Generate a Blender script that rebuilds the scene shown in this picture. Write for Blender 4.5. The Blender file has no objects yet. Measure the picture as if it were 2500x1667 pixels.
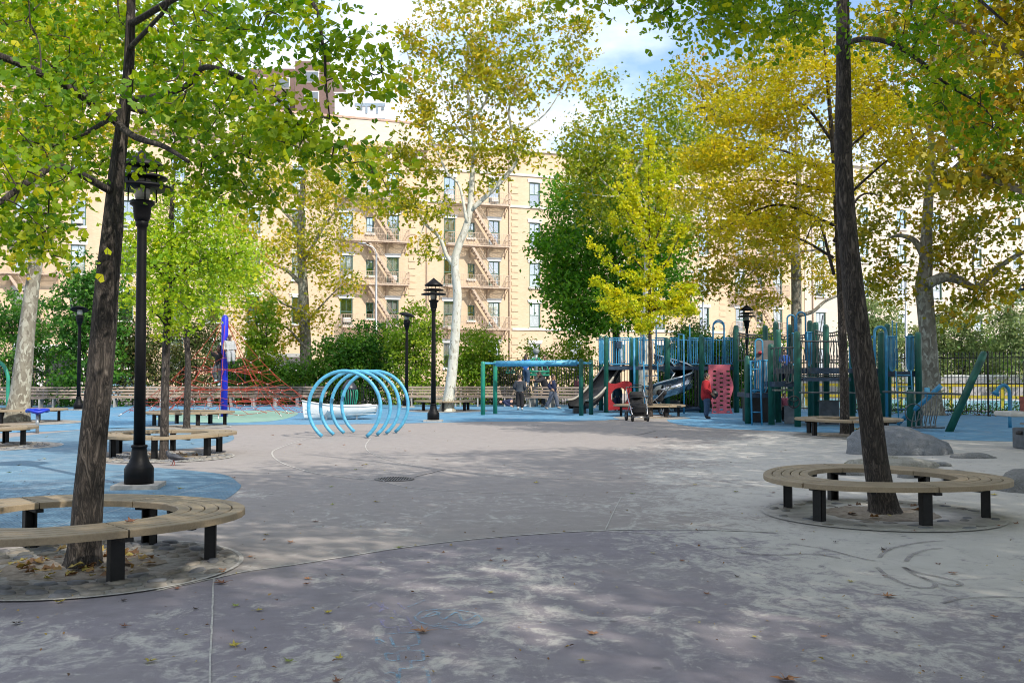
import bpy, bmesh, math, random
import numpy as np
from mathutils import Vector, Matrix
R = math.radians
rng = np.random.default_rng(7)
random.seed(7)
SC = bpy.context.scene
COL = SC.collection
# ---------------------------------------------------------------- camera
CAM_H, F, PITCH = 1.6, 2431.0, math.atan(77.6 / 2431.0)
cd = bpy.data.cameras.new('camera'); cam = bpy.data.objects.new('camera', cd); COL.objects.link(cam)
cam.location = (0, 0, CAM_H); cam.rotation_euler = (math.pi / 2 + PITCH, 0, 0)
cd.sensor_width = 36.0; cd.lens = F / 2500.0 * 36.0; cd.clip_start = 0.05; cd.clip_end = 3000
SC.camera = cam
# ---------------------------------------------------------------- sky and sun
SUN_EL, SUN_AZ = R(40), R(43)             # azimuth: turned from straight behind the camera towards the right
to_sun = Vector((math.sin(SUN_AZ) * math.cos(SUN_EL), -math.cos(SUN_AZ) * math.cos(SUN_EL), math.sin(SUN_EL)))
W = bpy.data.worlds.new('World'); SC.world = W; W.use_nodes = True
nt = W.node_tree; nt.nodes.clear()
def wn(t, **k):
    n = nt.nodes.new(t)
    for a, b in k.items(): setattr(n, a, b)
    return n
wo = wn('ShaderNodeOutputWorld'); wb = wn('ShaderNodeBackground'); sky = wn('ShaderNodeTexSky', sky_type='NISHITA')
sky.sun_disc = False; sky.sun_elevation = SUN_EL; sky.sun_rotation = math.pi - SUN_AZ
sky.air_density = 1.0; sky.dust_density = 0.6; sky.ozone_density = 1.5
tc = wn('ShaderNodeTexCoord'); mp = wn('ShaderNodeMapping'); mp.inputs['Scale'].default_value = (1.0, 1.0, 2.2); mp.inputs['Location'].default_value = (0.35, 0.0, 0.15)
n1 = wn('ShaderNodeTexNoise'); n1.inputs['Scale'].default_value = 2.4; n1.inputs['Detail'].default_value = 8; n1.inputs['Roughness'].default_value = 0.55; n1.inputs['Distortion'].default_value = 0.25
cr = wn('ShaderNodeValToRGB'); cr.color_ramp.elements[0].position = 0.43; cr.color_ramp.elements[1].position = 0.60
n2 = wn('ShaderNodeTexNoise'); n2.inputs['Scale'].default_value = 5.0; n2.inputs['Detail'].default_value = 6
cr2 = wn('ShaderNodeValToRGB'); cr2.color_ramp.elements[0].position = 0.3; cr2.color_ramp.elements[1].position = 0.7
cr2.color_ramp.elements[0].color = (4.6, 5.1, 6.1, 1); cr2.color_ramp.elements[1].color = (7.6, 7.7, 7.9, 1)
mx = wn('ShaderNodeMix', data_type='RGBA')
L = nt.links.new
L(tc.outputs['Generated'], mp.inputs['Vector']); L(mp.outputs['Vector'], n1.inputs['Vector']); L(mp.outputs['Vector'], n2.inputs['Vector'])
L(n1.outputs['Fac'], cr.inputs['Fac']); L(n2.outputs['Fac'], cr2.inputs['Fac'])
L(cr.outputs['Color'], mx.inputs['Factor']); L(sky.outputs['Color'], mx.inputs['A']); L(cr2.outputs['Color'], mx.inputs['B'])
L(mx.outputs['Result'], wb.inputs['Color']); L(wb.outputs[0], wo.inputs['Surface'])
wb.inputs['Strength'].default_value = 0.15
sl = bpy.data.lights.new('sun', 'SUN'); so = bpy.data.objects.new('sun', sl); COL.objects.link(so)
sl.energy = 3.2; sl.angle = R(0.53); sl.color = (1.0, 0.93, 0.82)
so.rotation_euler = (-to_sun).to_track_quat('-Z', 'Y').to_euler(); so.location = (20, -20, 30)
SC.view_settings.view_transform = 'Standard'; SC.view_settings.look = 'None'
SC.view_settings.exposure = 0.74; SC.view_settings.gamma = 1.0; SC.view_settings.use_curve_mapping = False
cy = SC.cycles
cy.use_denoising = True; cy.denoiser = 'OPENIMAGEDENOISE'; cy.denoising_input_passes = 'RGB_ALBEDO_NORMAL'
cy.max_bounces = 6; cy.diffuse_bounces = 3; cy.glossy_bounces = 3; cy.transmission_bounces = 4; cy.transparent_max_bounces = 8
cy.caustics_reflective = False; cy.caustics_refractive = False; cy.sample_clamp_indirect = 6
cy.pixel_filter_type = 'BLACKMAN_HARRIS'; SC.cycles.filter_width = 1.0
cy.use_adaptive_sampling = True; cy.adaptive_threshold = 0.012
# ---------------------------------------------------------------- pixels of the photograph (2500 wide) to places
CP, SP = math.cos(PITCH), math.sin(PITCH)
def ray(px, py):
    a, b = (px - 1250) / F, (833.5 - py) / F
    return Vector((a, CP - b * SP, SP + b * CP))
def gp(px, py, z=0.0):
    d = ray(px, py); t = (z - CAM_H) / d.z
    return Vector((d.x * t, d.y * t, z))
def at(px, py, Y):
    d = ray(px, py); t = Y / d.y
    return Vector((d.x * t, Y, CAM_H + d.z * t))
# ---------------------------------------------------------------- materials
MATS = {}
class NB:
    """small node helper"""
    def __init__(s, name):
        s.m = bpy.data.materials.new(name); s.m.use_nodes = True; s.t = s.m.node_tree
        s.b = s.t.nodes['Principled BSDF']; s.out = s.t.nodes['Material Output']
    def n(s, ty, ins=None, **k):
        x = s.t.nodes.new(ty)
        for a, b in k.items(): setattr(x, a, b)
        for a, b in (ins or {}).items(): s.put(x.inputs[a], b)
        return x
    def put(s, sock, v):
        if hasattr(v, 'is_output'): s.t.links.new(v, sock)
        else: sock.default_value = v
    def set(s, **k):
        for a, b in k.items(): s.put(s.b.inputs[a.replace('_', ' ')], b)
    def math(s, op, a, b=0.0, c=None, clamp=False):
        x = s.n('ShaderNodeMath', operation=op, use_clamp=clamp); s.put(x.inputs[0], a); s.put(x.inputs[1], b)
        if c is not None: s.put(x.inputs[2], c)
        return x.outputs[0]
    def mix(s, f, a, b, blend='MIX'):
        x = s.n('ShaderNodeMix', data_type='RGBA', blend_type=blend)
        s.put(x.inputs['Factor'], f); s.put(x.inputs['A'], c4(a) if isinstance(a, tuple) else a); s.put(x.inputs['B'], c4(b) if isinstance(b, tuple) else b)
        return x.outputs['Result']
    def pos(s, scale=(1, 1, 1), obj=False):
        if obj: v = s.n('ShaderNodeTexCoord').outputs['Object']
        else: v = s.n('ShaderNodeNewGeometry').outputs['Position']
        m = s.n('ShaderNodeMapping', {'Vector': v}); m.inputs['Scale'].default_value = scale
        return m.outputs[0]
    def noise(s, v, scale, detail=4, rough=0.55, dist=0.0):
        return s.n('ShaderNodeTexNoise', {'Vector': v, 'Scale': scale, 'Detail': detail, 'Roughness': rough, 'Distortion': dist}).outputs['Fac']
    def step(s, v, a, b):
        return s.n('ShaderNodeMapRange', {'Value': v, 'From Min': a, 'From Max': b}, interpolation_type='SMOOTHSTEP').outputs[0]
    def ramp(s, v, stops):
        r = s.n('ShaderNodeValToRGB', {'Fac': v}); e = r.color_ramp.elements
        while len(e) < len(stops): e.new(0.5)
        for q, (p, c) in zip(e, stops): q.position = p; q.color = c4(c)
        return r.outputs[0]
    def bump(s, h, strength=0.3, dist=0.02):
        s.put(s.b.inputs['Normal'], s.n('ShaderNodeBump', {'Height': h, 'Strength': strength, 'Distance': dist}).outputs[0])
def c4(c): return (c[0], c[1], c[2], 1.0)
def pm(name, col, rough=0.6, var=0.15, scale=6.0, metal=0.0, bump=0.0, col2=None, stretch=(1, 1, 1), spec=0.5, obj=False):
    """painted / plain surface with uneven colour, dirt and roughness"""
    if name in MATS: return MATS[name]
    b = NB(name); p = b.pos(stretch, obj)
    f = b.noise(p, scale, 5, 0.6)
    dark = col2 or tuple(c * (1 - 1.6 * var) for c in col); lite = tuple(min(1, c * (1 + var)) for c in col)
    b.set(Base_Color=b.ramp(f, [(0.3, dark), (0.55, col), (0.75, lite)]), Metallic=metal)
    b.set(Roughness=b.math('ADD', b.math('MULTIPLY', b.noise(p, scale * 2.3, 3), 0.25), rough - 0.12, clamp=True))
    b.b.inputs['Specular IOR Level'].default_value = spec
    if bump: b.bump(b.noise(p, scale * 4, 4), bump, 0.01)
    MATS[name] = b.m
    return b.m
# ---------------------------------------------------------------- meshes
def np_mesh(name, V, Fc, smooth=False):
    V = np.asarray(V, np.float32); Fc = np.asarray(Fc, np.int32); me = bpy.data.meshes.new(name)
    me.vertices.add(len(V)); me.vertices.foreach_set('co', V.ravel())
    k = Fc.shape[1]; me.loops.add(Fc.size); me.loops.foreach_set('vertex_index', Fc.ravel())
    me.polygons.add(len(Fc)); me.polygons.foreach_set('loop_start', np.arange(0, Fc.size, k, dtype=np.int32))
    me.polygons.foreach_set('loop_total', np.full(len(Fc), k, np.int32))
    if smooth: me.polygons.foreach_set('use_smooth', np.ones(len(Fc), bool))
    me.update(calc_edges=True)
    return me
def catmull(P, per):
    P = np.asarray(P, float)
    if len(P) < 3: 
        t = np.linspace(0, 1, per + 1)[:, None]; return P[0] + (P[-1] - P[0]) * t
    Q = np.vstack([2 * P[0] - P[1], P, 2 * P[-1] - P[-2]]); out = []
    for i in range(1, len(Q) - 2):
        t = np.linspace(0, 1, per, endpoint=False)[:, None]
        a, b, c, d = Q[i - 1], Q[i], Q[i + 1], Q[i + 2]
        out.append(0.5 * (2 * b + (c - a) * t + (2 * a - 5 * b + 4 * c - d) * t ** 2 + (3 * b - a - 3 * c + d) * t ** 3))
    return np.vstack(out + [P[-1:]])
class MB:
    def __init__(s): s.v = []; s.f = []; s.sm = []
    def add(s, vs, fs, smooth=False):
        o = len(s.v); s.v += [tuple(map(float, v)) for v in vs]; s.f += [tuple(int(i) + o for i in f) for f in fs]; s.sm += [smooth] * len(fs)
        return s
    def box(s, c, d, rz=0.0, rx=0.0, ry=0.0, bev=0.0):
        hx, hy, hz = d[0] / 2, d[1] / 2, d[2] / 2
        M = Matrix.Rotation(rz, 3, 'Z') @ Matrix.Rotation(ry, 3, 'Y') @ Matrix.Rotation(rx, 3, 'X')
        if bev <= 0:
            vs = [(x, y, z) for z in (-hz, hz) for x, y in ((-hx, -hy), (hx, -hy), (hx, hy), (-hx, hy))]
            fs = [(3, 2, 1, 0), (4, 5, 6, 7), (0, 1, 5, 4), (1, 2, 6, 5), (2, 3, 7, 6), (3, 0, 4, 7)]
        else:
            b = min(bev, hx * .9, hy * .9, hz * .9)
            def ring(ix, iy, z): return [(sx * (hx - (0 if k else ix)), sy * (hy - (iy if k else 0)), z) for sx, sy, k in ((-1, -1, 0), (1, -1, 0), (1, -1, 1), (1, 1, 1), (1, 1, 0), (-1, 1, 0), (-1, 1, 1), (-1, -1, 1))]
            r0 = ring(b * 2, b * 2, -hz); r0 = [(x * (hx - b) / hx, y * (hy - b) / hy, z) for x, y, z in r0]
            r1 = ring(b, b, -hz + b); r2 = ring(b, b, hz - b); r3 = [(x, y, hz) for x, y, z in r0]
            vs = r0 + r1 + r2 + r3; fs = [tuple(range(7, -1, -1)), tuple(range(24, 32))]
            for k in range(3):
                for i in range(8): j = (i + 1) % 8; fs.append((k * 8 + i, k * 8 + j, k * 8 + 8 + j, k * 8 + 8 + i))
        return s.add([M @ Vector(v) + Vector(c) for v in vs], fs)
    def cyl(s, a, b, r0, r1=None, n=10, caps=True):
        return s.tube([a, b], [r0, r0 if r1 is None else r1], n, caps)
    def tube(s, P, rad, n=8, caps=True, closed=False):
        P = np.asarray([tuple(p) for p in P], float); m = len(P)
        rad = np.full(m, rad) if np.isscalar(rad) else np.asarray(rad, float)
        if closed: T = np.roll(P, -1, 0) - np.roll(P, 1, 0)
        else:
            T = np.empty_like(P); T[1:-1] = P[2:] - P[:-2] if m > 2 else 0; T[0] = P[1] - P[0]; T[-1] = P[-1] - P[-2]
        T /= np.linalg.norm(T, axis=1)[:, None] + 1e-12
        ref = np.array([0, 0, 1.0]) if abs(T[0][2]) < 0.9 else np.array([1.0, 0, 0])
        N = np.cross(T[0], ref); N /= np.linalg.norm(N); vs = []
        ang = np.arange(n) * 2 * math.pi / n
        for i in range(m):
            N = N - T[i] * N.dot(T[i]); N /= np.linalg.norm(N) + 1e-12; B = np.cross(T[i], N)
            vs.append(P[i] + rad[i] * (np.cos(ang)[:, None] * N + np.sin(ang)[:, None] * B))
        vs = np.vstack(vs); fs = []
        for i in range(m if closed else m - 1):
            a, b = i * n, ((i + 1) % m) * n
            for k in range(n): q = (k + 1) % n; fs.append((a + k, a + q, b + q, b + k))
        if caps and not closed: fs += [tuple(range(n - 1, -1, -1)), tuple(range((m - 1) * n, m * n))]
        return s.add(vs, fs, True)
    def lathe(s, prof, n=16, c=(0, 0, 0), smooth=True, caps=True):
        vs = []; fs = []; m = len(prof)
        for r, z in prof:
            for k in range(n): a = 2 * math.pi * k / n; vs.append((c[0] + r * math.cos(a), c[1] + r * math.sin(a), c[2] + z))
        for i in range(m - 1):
            for k in range(n): q = (k + 1) % n; fs.append((i * n + k, i * n + q, (i + 1) * n + q, (i + 1) * n + k))
        caps = caps and prof[0] != prof[-1]
        if caps and prof[0][0] > 1e-6: fs.append(tuple(range(n - 1, -1, -1)))
        if caps and prof[-1][0] > 1e-6: fs.append(tuple(range((m - 1) * n, m * n)))
        return s.add(vs, fs, smooth)
    def ball(s, c, r, n=10, m=7, M=None):
        r = (r, r, r) if np.isscalar(r) else r; vs = []; fs = []
        for i in range(m + 1):
            th = math.pi * i / m
            for k in range(n):
                a = 2 * math.pi * k / n; v = Vector((r[0] * math.sin(th) * math.cos(a), r[1] * math.sin(th) * math.sin(a), r[2] * math.cos(th)))
                vs.append(((M @ v) if M else v) + Vector(c))
        for i in range(m):
            for k in range(n): q = (k + 1) % n; fs.append((i * n + k, (i + 1) * n + k, (i + 1) * n + q, i * n + q))
        return s.add(vs, fs, True)
    def prism(s, pts, z0, z1, M=None):
        n = len(pts); vs = [Vector((x, y, z0)) for x, y in pts] + [Vector((x, y, z1)) for x, y in pts]
        if M is not None: vs = [M @ v for v in vs]
        return s.add(vs, [tuple(range(n - 1, -1, -1)), tuple(range(n, 2 * n))] + [(i, (i + 1) % n, n + (i + 1) % n, n + i) for i in range(n)])
    def strip(s, P, w, z):
        P = np.asarray(P, float)[:, :2]; T = np.gradient(P, axis=0); T /= np.linalg.norm(T, axis=1)[:, None] + 1e-9
        N = np.stack([-T[:, 1], T[:, 0]], 1); w = np.broadcast_to(w, len(P))[:, None] / 2; a, b = P + N * w, P - N * w
        vs = [(x, y, z) for x, y in a] + [(x, y, z) for x, y in b]; n = len(P)
        return s.add(vs, [(n + i, n + i + 1, i + 1, i) for i in range(n - 1)])
    def mesh(s, name):
        me = bpy.data.meshes.new(name); me.from_pydata(s.v, [], s.f); me.polygons.foreach_set('use_smooth', s.sm); me.update()
        return me
    def build(s, name, mat, parent=None, loc=(0, 0, 0), rz=0.0):
        return link(name, s.mesh(name), mat, parent, loc, rz)
def link(name, me, mat=None, parent=None, loc=(0, 0, 0), rz=0.0):
    if mat is not None and not me.materials: me.materials.append(mat)
    o = bpy.data.objects.new(name, me); COL.objects.link(o); o.location = loc; o.rotation_euler = (0, 0, rz)
    if parent is not None: o.parent = parent
    return o
def tag(o, label=None, cat=None, group=None, kind=None):
    for k, v in (('label', label), ('category', cat), ('group', group), ('kind', kind)):
        if v: o[k] = v
    return o
def thing(name, label, cat, loc=(0, 0, 0), rz=0.0, group=None):
    o = bpy.data.objects.new(name, None); COL.objects.link(o); o.location = loc; o.rotation_euler = (0, 0, rz); o.empty_display_size = 0.2
    return tag(o, label, cat, group)
KIDS = {}
def dup(root, loc, rz, label, group=None):
    """copy a thing with its parts and sub-parts (meshes shared)"""
    def cp(o, par):
        c = o.copy(); COL.objects.link(c); c.parent = par
        for ch in o.children: cp(ch, c)
        return c
    r = cp(root, None); r.location = loc; r.rotation_euler = (0, 0, rz); r['label'] = label
    if group: r['group'] = group
    return r
# ================================================================ SETTING: ground
def vnoise(x, y, s, seed=0):
    """cheap value noise for the dust masks"""
    r = np.random.default_rng(seed).random((256, 256)); x = x * s; y = y * s
    i, j = np.floor(x).astype(int), np.floor(y).astype(int); u, v = x - i, y - j; u = u * u * (3 - 2 * u); v = v * v * (3 - 2 * v)
    g = lambda a, b: r[a % 256, b % 256]
    return (g(i, j) * (1 - u) + g(i + 1, j) * u) * (1 - v) + (g(i, j + 1) * (1 - u) + g(i + 1, j + 1) * u) * v
def sst(v, a, b):
    t = np.clip((v - a) / (b - a), 0, 1); return t * t * (3 - 2 * t)
SEAM = [(380, 1442), (520, 1412), (600, 1395), (760, 1372), (960, 1340), (1100, 1322), (1250, 1308), (1400, 1298), (1540, 1293), (1700, 1293), (1900, 1300)]
seamw = np.array([gp(*p)[:2] for p in SEAM])
def ground():
    xs = np.unique(np.concatenate([np.linspace(-12, 15, 240), np.linspace(-60, 60, 61), [-900, -400, -150, 150, 400, 900]]))
    ys = np.unique(np.concatenate([2.0 * (46 / 2.0) ** np.linspace(0, 1, 230), np.linspace(-40, 2, 15), np.linspace(46, 130, 22), [-900, -300, -100, 200, 400, 1200]]))
    X, Y = np.meshgrid(xs, ys); nx, ny = len(xs), len(ys)
    V = np.stack([X, Y, np.zeros_like(X)], -1).reshape(-1, 3)
    i = (np.arange(ny - 1)[:, None] * nx + np.arange(nx - 1)).ravel()
    me = np_mesh('ground', V, np.stack([i, i + 1, i + 1 + nx, i + nx], 1))
    x, y = X.ravel(), Y.ravel()
    edge = np.interp(y, [0, 5, 7, 10, 14, 20, 25, 32], [1.6, .9, 0.6, 0.8, 1.6, 2.6, 4.5, 9.0])
    n = vnoise(x + 40, y + 40, 0.9, 3) * .6 + vnoise(x + 40, y + 40, 2.7, 4) * .4 - .5
    sand = sst(x - edge + n * 2.6, -1.6, 2.6) * (.55 + .45 * sst(y + n * 2, 5.6, 8.4))
    sand = np.maximum(sand, .62 * np.exp(-((x + 2.5) / 1.5) ** 2 - ((y - 5.9) / 1.0) ** 2) + n * .3 * (y < 8))
    sand = np.maximum(sand, .75 * np.exp(-((x + 3.9) / .9) ** 2 - ((y - 13.2) / .7) ** 2))  # pale patch by the blue tile tip, filled with the sand colour
    sand = np.maximum(sand, .4 * np.exp(-((x + 0.2) / 2.4) ** 2 - ((y - 12.5) / 1.1) ** 2))
    sand = np.maximum(sand, .5 * np.exp(-((x - 4.6) / 1.6) ** 2 - ((y - 4.8) / .7) ** 2))
    sand = np.maximum(sand, (.44 + n * .65) * sst(y, 3.0, 4.0) * (1 - sst(y, 8.6, 10.0)) * sst(x, -3.5, -1.0) * 1.0)
    sand = np.maximum(sand, (.22 + n * .6) * sst(y, 9, 10) * (1 - sst(y, 16, 22)) * sst(x, -4, -2))
    sand = np.clip(sand * (y < 34), 0, 1)
    zone = sst(y - np.interp(x, seamw[:, 0], seamw[:, 1]), -.02, .02)
    for nm, a in (('sand', sand), ('zone', zone)):
        t = me.attributes.new(nm, 'FLOAT', 'POINT'); t.data.foreach_set('value', a.astype(np.float32))
    b = NB('play_ground_coat'); p = b.pos()
    at_s = b.n('ShaderNodeAttribute', attribute_name='sand').outputs['Fac']; at_z = b.n('ShaderNodeAttribute', attribute_name='zone').outputs['Fac']
    grain = b.noise(p, 160, 3, .7); big = b.noise(p, .7, 5, .6); mid = b.noise(p, 5, 6, .65)
    near = b.ramp(mid, [(.25, (.172, .152, .178)), (.55, (.22, .197, .226)), (.8, (.275, .25, .278))])
    far = b.ramp(mid, [(.25, (.235, .208, .198)), (.55, (.285, .255, .243)), (.8, (.33, .30, .285))])
    base = b.mix(at_z, near, far)
    base = b.mix(b.math('MULTIPLY', b.step(big, .45, .75), .35), base, (.30, .28, .265))
    base = b.mix(b.math('MULTIPLY', b.step(b.noise(p, 2.2, 5, .7, 1.0), .58, .75), .35), base, (.11, .10, .105))
    mp2 = b.n('ShaderNodeMapping', {'Vector': b.n('ShaderNodeNewGeometry').outputs['Position']}); mp2.inputs['Rotation'].default_value = (0, 0, .5); mp2.inputs['Scale'].default_value = (1.25, .85, 1)
    streak = b.noise(mp2.outputs[0], 2.8, 8, .70, 1.4); streak2 = b.noise(p, 13, 6, .75, .6)
    lv = b.math('ADD', b.math('MULTIPLY', streak, .62), b.math('MULTIPLY', streak2, .38))
    m = b.math('ADD', b.math('SUBTRACT', b.math('MULTIPLY', at_s, .95), .36), b.math('MULTIPLY', b.math('SUBTRACT', lv, .5), 3.8))
    m = b.math('MULTIPLY', b.step(m, -.06, .52), b.step(at_s, .03, .22))
    m = b.math('MULTIPLY', m, b.math('ADD', b.math('MULTIPLY', b.step(grain, .25, .6), .35), .65))
    sandc = b.ramp(b.noise(p, 3, 6, .7), [(.3, (.44, .42, .385)), (.7, (.54, .52, .48))])
    colr = b.mix(m, base, sandc)
    spot = b.n('ShaderNodeTexVoronoi', {'Vector': p, 'Scale': 1.7}).outputs['Distance']; colr = b.mix(b.math('MULTIPLY', b.math('SUBTRACT', 1.0, b.step(spot, .035, .06)), .5), colr, (.07, .065, .065))
    colr = b.mix(.16, colr, b.ramp(grain, [(.3, (.05, .05, .05)), (.7, (.6, .58, .55))]))
    b.set(Base_Color=colr, Roughness=.9); b.b.inputs['Specular IOR Level'].default_value = .2
    b.bump(b.math('ADD', grain, b.math('MULTIPLY', mid, .6)), .35, .004)
    o = link('ground', me, b.m); tag(o, kind='structure')
    return o
ground_o = ground()
def smooth_poly(pts, per=6, world=False):
    w = [tuple(gp(*p)[:2]) if not world else p for p in pts]
    q = np.array(w + [w[0]]); return catmull(np.vstack([q, q[1:2]]), per)[:-(per)][:, :2]
def sheet(name, loop, z, mat, kind='structure'):
    mb = MB(); mb.add([(x, y, z) for x, y in loop], [tuple(range(len(loop)))])
    o = mb.build(name, mat); 
    if o.data.polygons[0].normal.z < 0: o.data.flip_normals()
    return tag(o, kind=kind)
def rubber(name, c, lite, ribs):
    b = NB(name); p = b.pos(); mid = b.noise(p, 2.5, 6, .65, .4); gr = b.noise(p, 90, 3, .7)
    col = b.ramp(mid, [(.28, tuple(k * .82 for k in c)), (.52, c), (.74, lite)])  # mottling paints leaf shade into the rubber tone, along with wear
    col = b.mix(b.math('MULTIPLY', b.step(b.noise(p, .9, 7, .72, 1.2), .48, .68), .6), col, tuple(.45 * k + .19 for k in c)); col = b.mix(b.math('MULTIPLY', b.step(b.noise(p, 2.6, 7, .75, .8), .56, .72), .5), col, tuple(.5 * k + .02 for k in c))
    if ribs:
        mp3 = b.n('ShaderNodeMapping', {'Vector': b.n('ShaderNodeNewGeometry').outputs['Position']}); mp3.inputs['Rotation'].default_value = (0, 0, .12)
        w = b.n('ShaderNodeTexVoronoi', {'Vector': mp3.outputs[0], 'Scale': 19.0, 'Randomness': 0.0}).outputs['Distance']
        hole = b.step(w, .22, .32); col = b.mix(b.math('MULTIPLY', b.math('SUBTRACT', 1.0, hole), .7), col, tuple(k * .3 for k in c))
        bt = b.n('ShaderNodeTexBrick', {'Vector': mp3.outputs[0], 'Scale': 1.0, 'Mortar Size': .012, 'Brick Width': 2.0, 'Row Height': 1.0, 'Color1': (1, 1, 1, 1), 'Color2': (1, 1, 1, 1), 'Mortar': (0, 0, 0, 1)}); bt.offset = 0
        col = b.mix(b.math('MULTIPLY', b.math('SUBTRACT', 1.0, bt.outputs['Color']), .45), col, (.42, .42, .40)); b.bump(hole, .3, .004)
    else: b.bump(gr, .3, .004)
    col = b.mix(.14, col, b.ramp(gr, [(.3, (.03, .05, .06)), (.7, (.5, .55, .55))]))
    b.set(Base_Color=col, Roughness=.88); b.b.inputs['Specular IOR Level'].default_value = .25
    return b.m
blue_near = rubber('blue_rubber_tile', (.10, .215, .315), (.19, .34, .44), True)
blue_far = rubber('blue_rubber_poured', (.07, .235, .40), (.14, .34, .49), False)
green_far = rubber('green_rubber_poured', (.20, .37, .29), (.30, .46, .37), False)
# near tiled area on the left and the poured rubber round the equipment
near_loop = smooth_poly([(589, 1184), (548, 1159), (446, 1147), (326, 1137), (235, 1128), (225, 1105), (330, 1102), (450, 1096), (536, 1085), (572, 1069), (540, 1052), (430, 1044), (250, 1046), (-40, 1075), (-330, 1120), (-420, 1240), (-260, 1292), (0, 1294), (210, 1284), (330, 1274), (440, 1258), (545, 1222)])
sheet('blue_tile_surface', near_loop, .004, blue_near)
far_loop = [tuple(gp(*p)[:2]) for p in [(-700, 1062), (-40, 1058), (200, 1049), (330, 1044), (480, 1040), (620, 1037), (800, 1036), (1000, 1033), (1200, 1029), (1400, 1028), (1500, 1024), (1548, 1016), (1600, 1012), (1640, 1013), (1628, 1022), (1640, 1032), (1700, 1042), (1800, 1048), (1940, 1054), (2100, 1062), (2330, 1074), (2520, 1078), (2900, 1080)]]
far_loop = [tuple(p) for p in catmull(far_loop, 4)[:, :2]]
sheet('blue_poured_surface', far_loop + [(32, 39), (16, 46.5), (8, 50.5), (-22, 50.5), (-46, 50.5)], .004, blue_far)
sheet('green_poured_surface', smooth_poly([(430, 1010), (560, 1003), (690, 1003), (728, 1009), (690, 1024), (610, 1031), (480, 1032), (380, 1024)]), .008, green_far)
# joints in the paving
joint_m = pm('joint_filler', (.46, .44, .41), .9, .25, 30)
dark_m = pm('joint_dark', (.09, .085, .085), .9, .2, 30)
def seam(pts, w, mat=joint_m, z=.005, px=True):
    P = [tuple(gp(*p)[:2]) + (0,) for p in pts] if px else pts
    Q = catmull(P, 12); Q[:, 0] += (vnoise(np.arange(len(Q)) * 1.0, np.zeros(len(Q)), .7, 9) - .5) * w * .5
    return tag(MB().strip(Q, w * (.7 + .6 * vnoise(np.arange(len(Q)) * 1.0, np.ones(len(Q)), .5, 5)), z).build('paving_joint', mat), kind='structure')
seam(SEAM, .035)
seam([(521, 1414), (518, 1500), (514, 1600), (511, 1700)], .012)
seam([(800, 1060), (735, 1075), (672, 1098), (668, 1115), (700, 1135), (770, 1155), (850, 1166), (925, 1172)], .03)
seam([(925, 1172), (1000, 1190), (1150, 1201), (1300, 1207), (1420, 1210)], .02)
seam([(905, 1070), (893, 1086), (900, 1102), (940, 1120), (1000, 1135), (1080, 1147), (1200, 1160), (1350, 1168), (1500, 1171)], .02)
seam([(1012, 1164), (1050, 1155), (1086, 1146)], .02, dark_m)
seam([(1518, 1212), (1500, 1245), (1478, 1293)], .012)
seam([(1600, 1052), (1560, 1061), (1540, 1062)], .03, dark_m)
# drain cover
dm = thing('drain_cover', 'round pierced iron drain cover set flush in the paving', 'drain cover', gp(963, 1170))
MB().lathe([(.30, .002), (.30, .012), (.27, .013), (.0, .013)], 28).build('rim', pm('drain_iron', (.16, .15, .15), .6, .3, 20, .4), dm)
g = MB()
for i in range(-6, 7):
    for j in range(-6, 7):
        if (i * .04) ** 2 + (j * .04) ** 2 < .062: g.box((i * .04, j * .04, .0145), (.018, .018, .002))
tag(g.build('drain_holes', pm('drain_hole', (.02, .02, .02), .9), dm), kind='stuff')
# chalk drawing and wheel marks
def alpha_mat(name, c, lo, hi, sc=22):
    b = NB(name); p = b.pos(); b.set(Base_Color=c4(c), Roughness=.95)
    b.put(b.b.inputs['Alpha'], b.step(b.math('ADD', b.math('MULTIPLY', b.noise(p, sc, 5, .7), .7), b.math('MULTIPLY', b.noise(p, 140, 2, .7), .3)), lo, hi)); return b.m
chalkb, chalkp, scuff = alpha_mat('chalk_blue', (.22, .44, .60), .38, .74), alpha_mat('chalk_lilac', (.36, .34, .60), .40, .78), alpha_mat('scuff_mark', (.25, .23, .235), .30, .72, 7)
ch = thing('chalk_drawing', 'faint blue and lilac chalk scribble of stacked boxes on the mauve paving', 'chalk drawing', (0, 0, 0))
def stroke(pts, mat, w=.014, name='chalk_stroke', par=None, z=.006):
    Q = catmull([tuple(gp(*p)[:2]) + (0,) for p in pts], 8); o = MB().strip(Q, w, z).build(name, mat, par); return o
def cz(x, y): return (600 + x * .4253, 1000 + y * .4253)
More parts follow.
